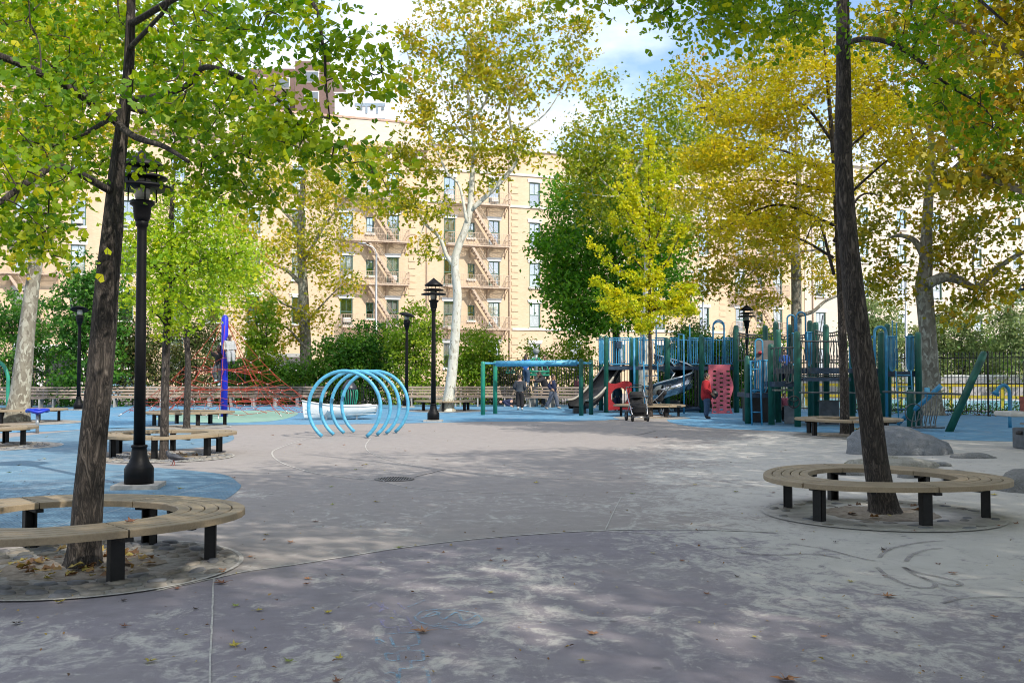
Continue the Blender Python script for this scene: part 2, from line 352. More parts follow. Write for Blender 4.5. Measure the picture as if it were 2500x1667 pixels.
for pts, m in [
    ([(700, 1130), (740, 1110), (790, 1150), (750, 1160)], 1), ([(745, 1105), (820, 1145)], 1), ([(770, 1165), (790, 1110)], 1), ([(870, 1110), (920, 1150)], 1), ([(930, 1135), (1030, 1095)], 0),
    ([(770, 1195), (850, 1190), (930, 1190)], 1), ([(850, 1150), (862, 1185)], 1), ([(925, 1190), (960, 1245)], 1), ([(770, 1200), (800, 1250), (880, 1248), (960, 1245)], 1), ([(870, 1250), (885, 1285)], 1), ([(800, 1290), (880, 1285), (990, 1280)], 0),
    ([(985, 1285), (1000, 1345)], 0), ([(830, 1310), (860, 1362), (930, 1358), (1000, 1350)], 0), ([(930, 1358), (938, 1385)], 0), ([(860, 1390), (940, 1385), (1015, 1385)], 0), ([(870, 1390), (880, 1440)], 0), ([(1015, 1385), (1022, 1440)], 0),
    ([(870, 1448), (945, 1445), (1025, 1440)], 0), ([(945, 1447), (950, 1485)], 0), ([(880, 1490), (950, 1487), (1025, 1480)], 0), ([(885, 1490), (872, 1600)], 0), ([(1040, 1495), (1058, 1580)], 0),
    ([(800, 1400), (815, 1440), (862, 1442)], 0), ([(800, 1400), (860, 1402)], 0), ([(745, 1310), (790, 1335), (755, 1345), (750, 1310)], 0), ([(800, 1520), (830, 1510), (870, 1525), (860, 1555), (800, 1560)], 0), ([(730, 1210), (790, 1205), (780, 1240)], 1),
    ([(970, 1190), (1030, 1155), (1180, 1150), (1310, 1170), (1355, 1210), (1290, 1250), (1190, 1262), (1080, 1245), (990, 1215), (970, 1190)], 0), ([(1010, 1200), (1090, 1160), (1130, 1205), (1210, 1165), (1250, 1215), (1330, 1180)], 0), ([(1080, 1235), (1180, 1220), (1260, 1245), (1320, 1225)], 0), ([(1090, 1240), (1150, 1245), (1290, 1235)], 0), ([(1000, 1195), (1070, 1185), (1120, 1165)], 0)]:
    stroke([cz(*p) for p in pts], (chalkb, chalkp)[m], .016 if m else .018, par=ch)
t = thing('wheel_marks', 'dark looping wheel marks brushed through the pale sand', 'wheel marks')
def rz_(x, y): return (1500 + x * .4253, 1000 + y * .4253)
for pts, w in [([(1520, 850), (1560, 810), (1660, 780), (1780, 760), (1900, 752)], .04), ([(1675, 870), (1710, 835), (1790, 805), (1880, 795)], .045), ([(1505, 905), (1560, 950), (1650, 995), (1750, 1022), (1830, 1020), (1838, 1000), (1790, 975), (1720, 945), (1660, 905)], .04),
               ([(1660, 905), (1740, 935), (1860, 960), (1960, 985), (1990, 1005), (1930, 1012), (1840, 990), (1760, 960)], .04), ([(1000, 770), (1200, 800), (1400, 850), (1500, 870)], .03), ([(700, 820), (900, 835), (1150, 830), (1300, 855)], .035), ([(1880, 1110), (2000, 1085), (2200, 1075), (2350, 1080)], .03), ([(50, 700), (200, 715), (300, 730)], .04), ([(550, 800), (800, 790), (1000, 800)], .03)]:
    stroke([rz_(*p) for p in pts], scuff, w, 'wheel_mark', t)
# ================================================================ BUILDINGS
def brick_mat(name, c1, c2, mortar):
    b = NB(name); p = b.pos((1, 1, 1), True); sep = b.n('ShaderNodeSeparateXYZ', {'Vector': p}); cv = b.n('ShaderNodeCombineXYZ', {'X': sep.outputs[0], 'Y': sep.outputs[2]}).outputs[0]
    bt = b.n('ShaderNodeTexBrick', {'Vector': cv, 'Scale': 1.0, 'Brick Width': .21, 'Row Height': .075, 'Mortar Size': .006, 'Color1': c4(c1), 'Color2': c4(c2), 'Mortar': c4(mortar)})
    st = b.noise(b.pos((1, 1, .25), True), .5, 6, .65)
    col = b.mix(b.math('MULTIPLY', b.step(st, .47, .75), .42), bt.outputs['Color'], tuple(k * .66 for k in c1))
    col = b.mix(b.math('MULTIPLY', b.step(b.noise(p, 1.6, 5, .7), .55, .75), .2), col, tuple(min(1, k * 1.18) for k in c1))
    b.set(Base_Color=col, Roughness=.88); b.bump(bt.outputs['Fac'], -.25, .006); return b.m
tan_brick = brick_mat('tan_brick', (.65, .495, .335), (.60, .44, .285), (.56, .45, .335))
pale_brick = brick_mat('pale_brick', (.64, .56, .46), (.60, .515, .42), (.56, .50, .43))
brown_brick = brick_mat('brown_brick', (.20, .125, .10), (.165, .10, .085), (.2, .16, .14))
stone_w = pm('white_stone', (.70, .68, .64), .8, .12, 3)
escape_m = pm('fire_escape_paint', (.52, .40, .30), .6, .2, 8)
frame_g = pm('window_green', (.085, .17, .125), .5, .2, 8)
b = NB('window_glass'); tr = b.n('ShaderNodeBsdfTransparent'); gl = b.n('ShaderNodeBsdfGlossy', {'Roughness': .03, 'Color': (.9, .95, 1, 1)}); ms = b.n('ShaderNodeMixShader', {'Fac': .30})
b.t.links.new(tr.outputs[0], ms.inputs[1]); b.t.links.new(gl.outputs[0], ms.inputs[2]); b.t.links.new(ms.outputs[0], b.out.inputs['Surface']); glass_m = b.m
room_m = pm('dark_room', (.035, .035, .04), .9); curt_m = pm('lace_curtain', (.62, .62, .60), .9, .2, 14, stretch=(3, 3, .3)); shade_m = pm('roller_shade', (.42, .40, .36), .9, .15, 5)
FA = R(19.8)
def s_of(px):
    t = (px - 1250) / F; return (t * 76 - 1.75) / (math.cos(FA) - math.sin(FA) * t)
WM = {}
def window_meshes(w, h):
    k = (w, h)
    if k in WM: return WM[k]
    f = MB(); t = .07
    for c, d in (((-w / 2 + t / 2, .09, h / 2), (t, .10, h)), ((w / 2 - t / 2, .09, h / 2), (t, .10, h)), ((0, .09, h - t / 2), (w - 2 * t, .10, t)), ((0, .09, t / 2), (w - 2 * t, .10, t)), ((0, .085, h * .5), (w - 2 * t, .06, .055)), ((0, .105, h * .75), (.03, .04, h * .5 - t))):
        f.box(c, d)
    p = MB().box((0, .125, h / 2), (w - 2 * t, .008, h - 2 * t))
    cu = MB(); n = 14
    for i in range(n):
        x0, x1 = -w / 2 + w * i / n, -w / 2 + w * (i + 1) / n; y0, y1 = .19 + .02 * (i % 2), .19 + .02 * ((i + 1) % 2); cu.add([(x0, y0, .02), (x1, y1, .02), (x1, y1, h - .02), (x0, y0, h - .02)], [(0, 1, 2, 3)])
    half = MB().box((0, .19, h * .74), (w - .06, .01, h * .5)); dark = MB().add([(-w / 2, .26, 0), (w / 2, .26, 0), (w / 2, .26, h), (-w / 2, .26, h)], [(0, 1, 2, 3)])  # near-black sheet behind the glass paints the darkness of the unlit room
    si = MB().box((0, -.02, -.07), (w + .16, .22, .14)); li = MB().prism([(-w / 2 - .10, 0), (w / 2 + .10, 0), (w / 2 + .17, .27), (-w / 2 - .17, .27)], -.05, .03, Matrix(((1, 0, 0), (0, 0, 1), (0, 1, 0))))
    ac = MB().box((0, -.12, .30), (.52, .42, .36), bev=.02)
    for i in range(5): ac.box((0, -.335, .18 + i * .06), (.46, .012, .02))
    r = dict(frame=f.mesh('window'), pane=p.mesh('pane'), curtain=cu.mesh('curtain'), shade=half.mesh('roller_shade'), room=dark.mesh('room_dark_sheet'), sill=si.mesh('sill'), lintel=li.mesh('lintel'), ac=ac.mesh('air_conditioner'))
    for n_, m_ in (('frame', frame_g), ('pane', glass_m), ('curtain', curt_m), ('shade', shade_m), ('room', room_m), ('sill', stone_w), ('lintel', stone_w), ('ac', pm('ac_white', (.62, .62, .6), .5, .1, 12))): r[n_].materials.append(m_)
    WM[k] = r; return r
wrand = random.Random(5)
def window(par, s, z, w=.9, h=1.85, lintel=True, sill=True, ac=False):
    m = window_meshes(w, h); o = link('window', m['frame'], None, par, (s, 0, z))
    link('pane', m['pane'], None, o); link('room_dark_sheet', m['room'], None, o)
    q = wrand.random()
    if q < .42: link('curtain', m['curtain'], None, o)
    elif q < .75: link('roller_shade', m['shade'], None, o)
    if sill: link('sill', m['sill'], None, o)
    if lintel: link('lintel', m['lintel'], None, o, (0, 0, h))
    if ac: link('air_conditioner', m['ac'], None, o)
    return (s - w / 2, s + w / 2, z, z + h)
def facade(par, s0, s1, z0, z1, holes, mat, depth=14.0):
    ss = sorted({s0, s1} | {h[i] for h in holes for i in (0, 1) if s0 < h[i] < s1}); zs = sorted({z0, z1} | {h[i] for h in holes for i in (2, 3) if z0 < h[i] < z1}); mb = MB()
    for a, b_ in zip(ss, ss[1:]):
        for c, d in zip(zs, zs[1:]):
            if any(h[0] - 1e-6 <= a and b_ <= h[1] + 1e-6 and h[2] - 1e-6 <= c and d <= h[3] + 1e-6 for h in holes): continue
            mb.add([(a, 0, c), (b_, 0, c), (b_, 0, d), (a, 0, d)], [(0, 1, 2, 3)])
    for a, b_, c, d in holes:
        e = .26; v = [(a, 0, c), (b_, 0, c), (b_, 0, d), (a, 0, d), (a, e, c), (b_, e, c), (b_, e, d), (a, e, d)]; mb.add(v, [(0, 4, 5, 1), (1, 5, 6, 2), (2, 6, 7, 3), (3, 7, 4, 0)])
    mb.add([(s0, 0, z0), (s0, 0, z1), (s0, depth, z1), (s0, depth, z0), (s1, 0, z0), (s1, 0, z1), (s1, depth, z1), (s1, depth, z0)], [(0, 1, 2, 3), (4, 7, 6, 5), (1, 5, 6, 2), (3, 2, 6, 7)])
    return mb.build('wall', mat, par)
ORG = (1.75, 76, 0)
# fire escape (one storey) : x along facade 0..w
FEM = {}
def fire_escape(par, s0, w, z, stair=True, first=False):
    k = (round(w, 2), stair)
    if k not in FEM:
        d = .95; p = MB(); 
        for i in range(int(w / .09)): p.box((i * .09 + .045, -d / 2, 0), (.035, d, .03))
        p.box((w / 2, -d, -.01), (w, .05, .09)); p.box((w / 2, -.03, -.01), (w, .05, .09))
        r = MB()
        for i in range(int(w / .13) + 1): r.box((min(w - .01, i * .13), -d, .47), (.018, .018, .88))
        for hh in (.12, .5, .92): r.box((w / 2, -d, hh), (w, .03, .03))
        for x in (0.0, w):
            for hh in (.12, .5, .92): r.box((x, -d / 2, hh), (.03, d, .03))
            for i in range(6): r.box((x, -d + i * .16, .47), (.018, .018, .88))
        br = MB()
        for x in (.25, w * .4, w * .68, w - .12):
            br.tube(catmull([(x, -d + .05, -.05), (x, -d * .55, -.22), (x, -.2, -.45), (x, -.03, -.8)], 4), .03, 5); br.box((x, -d / 2, -.06), (.05, d, .05)); br.box((x, -.03, -.42), (.05, .05, .75))
        st = MB(); x0, x1, H = w * .36, w * .36 + 2.05, 3.09
        for y in (-.32, -.86): st.add([(x0, y, 0), (x0 + .2, y, 0), (x1 + .2, y, -H), (x1, y, -H), (x0, y + .03, 0), (x0 + .2, y + .03, 0), (x1 + .2, y + .03, -H), (x1, y + .03, -H)], [(0, 1, 2, 3), (7, 6, 5, 4), (1, 5, 6, 2), (0, 3, 7, 4)])
        for i in range(1, 13): t = i / 13; st.box((x0 + .1 + (x1 - x0) * t, -.59, -H * t), (.22, .52, .03))
        hr = MB().tube([(x0 + .1, -.34, .75), (x1 + .1, -.34, -H + .75)], .018, 5); hr.tube([(x0 + .1, -.85, .75), (x1 + .1, -.85, -H + .75)], .018, 5)
        FEM[k] = [(n_, q.mesh(n_)) for n_, q in (('platform', p), ('railing', r), ('bracket', br), ('stair', st), ('handrail', hr))]
        for n_, me in FEM[k]: me.materials.append(escape_m)
    o = None
    for n_, me in FEM[k]:
        if n_ in ('stair', 'handrail') and not stair: continue
        if o is None: o = link('fire_escape', me, None, par, (s0, 0, z))
        else: link(n_, me, None, o)
    return o
main = thing('apartment_building', 'long tan brick apartment house with green windows and fire escapes behind the playground', 'building', ORG, FA)
right = thing('apartment_building', 'pale brick apartment house beyond the pool fence behind the brown-leaved plane tree', 'building', ORG, FA)
ROW = [2.0 + 3.09 * k for k in range(5)]
holes = []
for px in (-80, 49, 187, 306, 430, 520, 617, 727, 845, 958, 1097, 1206, 1306, 1405, 1512, 1612, 1720, 1808, 1900):
    s = s_of(px)
    for k, z in enumerate(ROW): holes.append(window(main, s, z, ac=wrand.random() < .22, sill=True))
for px in (902, 1150, 1856):
    for z in ROW[1:]: holes.append(window(main, s_of(px), z + .45, .55, 1.15, lintel=False))
S_END = s_of(1965); S_L = s_of(-160); S_M = s_of(1040)
gd = (s_of(655), s_of(742), 0.0, 2.7)
holes = [h for h in holes if not (h[2] < 3 and h[0] < gd[1] and h[1] > gd[0])] + [gd]
for o in [c for c in main.children if c.name.startswith('window') and c.location.z < 3 and gd[0] - .5 < c.location.x < gd[1] + .5]:
    for ch_ in list(o.children): bpy.data.objects.remove(ch_)
    bpy.data.objects.remove(o)
facade(main, S_L, S_END, 0, 18.55, holes, tan_brick)
g = MB(); 
for i in range(9): g.box(((gd[0] + gd[1]) / 2, .12, .15 + i * .3), (gd[1] - gd[0], .03, .28))
g.build('garage_door', pm('garage_white', (.62, .62, .63), .5, .1, 2), main)
MB().box(((gd[0] + gd[1]) / 2, -.35, 2.85), (gd[1] - gd[0] + .4, .9, .25)).build('garage_canopy', pm('canopy_grey', (.35, .35, .34), .6), main)
c = MB()      # cornice on the left half, parapets, string courses
c.box(((S_L + S_M) / 2, -.30, 18.05), (S_M - S_L, .62, .28)); c.box(((S_L + S_M) / 2, -.16, 17.75), (S_M - S_L, .34, .32)); c.build('cornice', pm('cornice_stone', (.60, .47, .33), .8, .2, 2), main)
for i in range(int((S_M - S_L) / .75)): MB if False else None
dent = MB().box((0, -.11, 17.40), (.30, .24, .36)).mesh('dentil'); dent.materials.append(stone_w)
for i in range(int((S_M - S_L) / .75)): link('dentil', dent, None, main, (S_L + .4 + i * .75, 0, 0))
MB().box(((S_L + S_M) / 2, .1, 19.05), (S_M - S_L, .3, 1.75)).build('parapet', pale_brick, main)
MB().box(((S_L + S_M) / 2, .1, 20.0), (S_M - S_L, .42, .14)).build('coping', pm('coping_tile', (.50, .33, .25), .8), main)
MB().box(((S_M + S_END) / 2, .05, 18.62), (S_END - S_M, .4, .14)).build('coping', stone_w, main)
for z, a, b_ in ((16.72, S_M, S_END), (14.28, S_M - 1, S_END), (4.95, s_of(1250), s_of(1770))): MB().box(((a + b_) / 2, -.03, z), (b_ - a, .12, .16)).build('string_course', stone_w, main)
qb = MB().box((0, -.015, 0), (.53, .05, .28)).mesh('quoin_block'); qb.materials.append(tan_brick)
for px in (1005, 1257, 1358, 1660, 1765):
    for i in range(32 if px != 1005 else 30): 
        z = .4 + i * .5
        if abs(z - 14.28) > .3 and abs(z - 4.95) > .3: link('quoin_block', qb, None, main, (s_of(px), 0, z))
for px in (1041, 1243): MB().cyl((s_of(px), -.07, 0), (s_of(px), -.07, 18.3), .05, n=6).build('drain_pipe', escape_m, main)
for a, b_ in ((830, 985), (1085, 1236), (1790, 1925), (-60, 62)):
    s0, s1 = s_of(a), s_of(b_)
    for k in range(1, 5): fire_escape(main, s0, 4.85, ROW[k] - .22, stair=k > 1)
# portico of the far-left doorway
pt = MB()
for x in (-1.2, 1.2): pt.box((s_of(150) + x, -.35, 1.5), (.4, .7, 3.0))
pt.box((s_of(150), -.35, 3.2), (3.2, .9, .5)); pt.build('portico', stone_w, main)
MB().box((s_of(150), -.02, 1.4), (1.8, .06, 2.8)).build('door', pm('door_dark', (.03, .035, .035), .4), main)
holes = []
for px in (2005, 2112, 2205, 2291, 2390, 2487, 2600):
    for k, z in enumerate(ROW): holes.append(window(right, s_of(px), z, 1.0, 1.7, lintel=k in (1, 3), ac=wrand.random() < .2))
S_R = s_of(2760)
facade(right, S_END + .05, S_R, 0, 19.6, holes, pale_brick)
MB().box(((S_END + S_R) / 2, .0, 19.75), (S_R - S_END, .5, .3)).build('cornice', stone_w, right)
for px in (1985, 2330): MB().cyl((s_of(px), -.07, 0), (s_of(px), -.07, 19), .06, n=6).build('drain_pipe', escape_m, right)
# far towers
def tower(label, px0, px1, ytop, Y, mat, wx, wz, wm, name='tower_building', w=1.6, h=1.5, z0=0, dep=18):
    a, b_ = at(px0, 500, Y), at(px1, 500, Y); zt = at(px0, ytop, Y).z; t = thing(name, label, 'building', ((a.x + b_.x) / 2, Y, 0))
    wd = b_.x - a.x; MB().box((0, dep / 2, zt / 2), (wd, dep, zt)).build('wall', mat, t)
    n, m = int(wd / wx), int((zt - 12) / wz)
    win = MB().box((0, 0, 0), (w, .12, h)).mesh('window'); win.materials.append(wm); fr = MB().box((0, .01, 0), (w + .3, .1, h + .3)).mesh('window_frame'); fr.materials.append(stone_w)
    for i in range(n):
        for j in range(m):
            o = link('window', win, None, t, (-wd / 2 + (i + .5) * wd / n, -.10, zt - 2.4 - j * wz)); link('window_frame', fr, None, o, (0, .03, 0))
    return t, wd, zt
skyglass = pm('tower_glass', (.16, .19, .22), .2, .2, 1, spec=.6)
tower('brown brick high-rise with paired white windows rising behind the roof', 718, 800, 150, 150, brown_brick, 3.2, 3.1, skyglass, w=2.0)
tower('lower brown brick slab adjoining the high-rise behind the leaves', 600, 716, 168, 160, brown_brick, 3.4, 3.1, skyglass, w=2.2)
tower('pale tower block glimpsed behind the leaves in the upper corner', -120, 96, -60, 120, pale_brick, 3.6, 3.1, skyglass, w=1.8)
wt = thing('rooftop_block', 'white panelled block with blue-grey stripes and small square windows above the roofline', 'building', (at(903, 300, 115).x, 115, 0))
zt = at(868, 212, 115).z; wd = at(942, 300, 115).x - at(868, 300, 115).x
MB().box((0, 4, zt / 2), (wd, 8, zt)).build('wall', pm('panel_white', (.74, .74, .74), .6, .06, 1), wt)
for j in range(3):
    MB().box((0, -.05, zt - 1.6 - j * 1.75 - .55), (wd, .08, .35)).build('stripe', pm('panel_blue', (.26, .33, .40), .6), wt)
    for i in range(3):
        MB().box((-wd / 2 + .75 + i * 1.25, -.06, zt - .85 - j * 1.75), (.3, .08, .32)).build('window', pm('panel_dark', (.17, .22, .25), .3), wt)
        if i < 2: MB().box((-wd / 2 + 1.38 + i * 1.25, -.05, zt - .95 - j * 1.75), (.22, .06, .9)).build('stripe', MATS['panel_blue'], wt)
wt2 = thing('rooftop_block', 'plain white stair bulkhead beside the striped rooftop block', 'building', (at(838, 300, 113).x, 113, 0))
zb = at(838, 228, 113).z; wb_ = at(860, 300, 113).x - at(818, 300, 113).x
MB().box((0, 3, zb / 2), (wb_, 6, zb)).build('wall', MATS['panel_white'], wt2); MB().box((0, 3, zb + .05), (wb_ + .2, 6.2, .12)).build('coping', stone_w, wt2)
# ================================================================ TREES
def bark(name, kind):
    b = NB(name); 
    if kind == 'ginkgo':
        p = b.pos((1, 1, .2)); v = b.noise(p, 20, 6, .62, 1.2); v2 = b.noise(b.pos((1, 1, .5)), 5, 5, .6); ridge = b.math('ABSOLUTE', b.math('SUBTRACT', v, .5))
        c = b.ramp(b.math('MULTIPLY', ridge, 4.0), [(.04, (.014, .011, .009)), (.3, (.060, .048, .040)), (.8, (.155, .13, .11))])
        c = b.mix(b.math('MULTIPLY', b.step(v2, .52, .78), .3), c, (.16, .135, .115)); b.set(Base_Color=c, Roughness=.92); b.bump(ridge, 1.0, .07)
    else:
        p = b.pos((1, 1, .55)); w = b.n('ShaderNodeTexVoronoi', {'Vector': b.n('ShaderNodeMixRGB', {'Fac': .25, 'Color1': p, 'Color2': b.n('ShaderNodeTexNoise', {'Vector': p, 'Scale': 5.0}).outputs['Color']}).outputs[0], 'Scale': 15.0}).outputs['Color']
        s = b.n('ShaderNodeSeparateColor', {'Color': w}).outputs[0]
        lo = {'plane_white': [(0, (.30, .27, .20)), (.15, (.48, .46, .39)), (.45, (.60, .585, .52)), (.85, (.54, .535, .45))], 'plane': [(0, (.14, .12, .09)), (.45, (.20, .18, .135)), (.75, (.27, .25, .195)), (.95, (.36, .35, .28))]}[kind]
        c = b.ramp(s, lo); c = b.mix(b.math('MULTIPLY', b.step(b.noise(p, 9, 6, .7), .55, .7), .6), c, (.17, .14, .10)); b.set(Base_Color=c, Roughness=.85); b.bump(b.math('ADD', s, b.noise(p, 30, 4)), .4, .012)
    return b.m
bk_g, bk_w, bk_p, bk_t = bark('ginkgo_bark', 'ginkgo'), bark('plane_bark_white', 'plane_white'), bark('plane_bark', 'plane'), pm('twig_bark', (.06, .048, .038), .9, .3, 9)
def leafmat(name, stops, tr=.42):
    b = NB(name); a = b.n('ShaderNodeAttribute', attribute_name='tone').outputs['Fac']; c = b.ramp(a, stops)
    b.set(Base_Color=c, Roughness=.55); b.b.inputs['Specular IOR Level'].default_value = .35
    hs = b.n('ShaderNodeHueSaturation', {'Color': c, 'Saturation': 1.1, 'Value': 1.35}); t = b.n('ShaderNodeBsdfTranslucent', {'Color': hs.outputs[0]}); m = b.n('ShaderNodeMixShader', {'Fac': tr})
    b.t.links.new(b.b.outputs[0], m.inputs[1]); b.t.links.new(t.outputs[0], m.inputs[2]); b.t.links.new(m.outputs[0], b.out.inputs['Surface']); return b.m
LM = dict(
    ginkgo=leafmat('ginkgo_leaf_green', [(0, (.045, .14, .010)), (.3, (.12, .25, .011)), (.6, (.25, .36, .012)), (.85, (.43, .47, .014)), (1, (.62, .54, .015))], .5),
    ginkgo_lime=leafmat('ginkgo_leaf_lime', [(0, (.13, .28, .015)), (.4, (.27, .42, .016)), (.75, (.43, .52, .02)), (1, (.60, .56, .02))]),  # lime-green leaf colour of the slim ginkgos
    yellow=leafmat('ginkgo_leaf_yellow', [(0, (.24, .29, .010)), (.4, (.45, .41, .010)), (.75, (.62, .49, .010)), (1, (.70, .50, .012))]),
    lime_y=leafmat('ginkgo_leaf_limeyellow', [(0, (.26, .38, .012)), (.4, (.48, .52, .012)), (.75, (.66, .60, .012)), (1, (.76, .62, .015))]),
    hornb=leafmat('hornbeam_leaf', [(0, (.035, .14, .012)), (.4, (.08, .235, .016)), (.75, (.15, .33, .02)), (1, (.27, .39, .025))], .42),
    plane_g=leafmat('plane_leaf_green', [(0, (.08, .155, .014)), (.35, (.19, .27, .018)), (.7, (.38, .39, .02)), (1, (.58, .46, .025))]),
    plane=leafmat('plane_leaf', [(0, (.11, .18, .014)), (.3, (.24, .29, .018)), (.6, (.45, .41, .02)), (.85, (.60, .44, .025)), (1, (.42, .22, .03))]),
    plane_br=leafmat('plane_leaf_brown', [(0, (.10, .14, .016)), (.35, (.26, .25, .018)), (.65, (.46, .36, .018)), (.85, (.54, .34, .025)), (1, (.30, .15, .03))]),
    dark=leafmat('maple_leaf_dark', [(0, (.02, .08, .012)), (.4, (.045, .15, .018)), (.75, (.085, .225, .02)), (1, (.17, .29, .025))], .35),
    hedge=leafmat('hedge_leaf', [(0, (.03, .10, .012)), (.4, (.075, .20, .02)), (.75, (.15, .30, .025)), (1, (.29, .37, .03))], .38),
    lime=leafmat('shrub_leaf_lime', [(0, (.08, .17, .015)), (.4, (.17, .30, .02)), (.75, (.29, .40, .025)), (1, (.44, .44, .04))], .42),
    russet=leafmat('shrub_leaf_russet', [(0, (.03, .06, .015)), (.4, (.06, .10, .02)), (.75, (.13, .13, .035)), (1, (.22, .16, .05))], .3),
    pale=leafmat('willow_leaf_pale', [(0, (.10, .15, .05)), (.5, (.20, .26, .09)), (1, (.34, .36, .13))], .4))
def leaf_tpl(kind):
    if kind == 'fan': 
        V = [(0, 0, 0), (-.52, .42, .08), (-.36, .80, .03), (-.05, .74, -.05), (.05, .74, -.05), (.36, .80, .03), (.52, .42, .08)]; Fc = [(0, 2, 1), (0, 3, 2), (0, 5, 4), (0, 6, 5)]
    elif kind == 'lobe':
        V = [(0, .12, 0), (-.52, .30, .07), (-.20, .48, -.02), (-.30, .86, .05), (0, 1.08, -.06), (.30, .86, .05), (.20, .48, -.02), (.52, .30, .07)]; Fc = [(0, 2, 1), (0, 3, 2), (0, 4, 3), (0, 5, 4), (0, 6, 5), (0, 7, 6)]
    elif kind == 'lobe4':
        V = [(0, 0, 0), (-.52, .42, .08), (-.12, .55, -.03), (0, 1.05, -.05), (.12, .55, -.03), (.52, .42, .08)]; Fc = [(0, 2, 1), (0, 3, 2), (0, 4, 3), (0, 5, 4)]
    else: V = [(0, 0, 0), (-.27, .45, .06), (0, 1, -.05), (.27, .45, .06)]; Fc = [(0, 3, 2), (0, 2, 1)]
    return np.array(V, float), np.array(Fc, int)
def leaves(name, C, N0, tone, size, kind, rg):
    """leaf-sized faces at points C with normals around N0"""
    V, Fc = leaf_tpl(kind); n = len(C)
    Z = N0 / (np.linalg.norm(N0, axis=1)[:, None] + 1e-9); A = rg.normal(size=(n, 3)); A[:, 2] -= .5
    Y = A - Z * (A * Z).sum(1)[:, None]; Y /= np.linalg.norm(Y, axis=1)[:, None] + 1e-9; X = np.cross(Y, Z)
    s = (size * rg.uniform(.45, 1.35, n))[:, None, None]; fold = rg.uniform(.3, 3.0, n)[:, None, None]
    P = C[:, None, :] + s * (V[None, :, 0:1] * X[:, None] + V[None, :, 1:2] * Y[:, None] + fold * V[None, :, 2:3] * Z[:, None])
    Fa = (Fc[None] + (np.arange(n) * len(V))[:, None, None]).reshape(-1, 3)
    me = np_mesh(name, P.reshape(-1, 3), Fa); a = me.attributes.new('tone', 'FLOAT', 'POINT'); a.data.foreach_set('value', np.repeat(tone, len(V)).astype(np.float32)); return me
def rough_tube(P, rad, n, per, amp, rg, fl=0.0):
    """trunk with uneven, slightly ridged surface"""
    P = np.asarray(P, float); Q = catmull(P, per); r = np.interp(np.linspace(0, len(P) - 1, len(Q)), np.arange(len(P)), rad); m = MB(); m.tube(Q, r, n); V = np.array(m.v); k = len(Q) * n
    c = np.repeat(Q, n, 0); ph = rg.uniform(0, 6.28, 5); an = np.tile(np.arange(n), len(Q)) * 2 * math.pi / n; h = np.repeat(np.arange(len(Q)), n) * .35
    d = sum(np.sin(an * f + ph[i] + h * (.2 + .17 * i)) * w for i, (f, w) in enumerate(((2, .5), (3, .4), (5, .35), (7, .3), (9, .2)))) * (amp + fl * np.exp(-np.repeat(np.arange(len(Q)), n) / 3.5))
    V[:k] = c + (V[:k] - c) * (1 + d[:, None]); m.v = [tuple(v) for v in V]; return m, Q, r
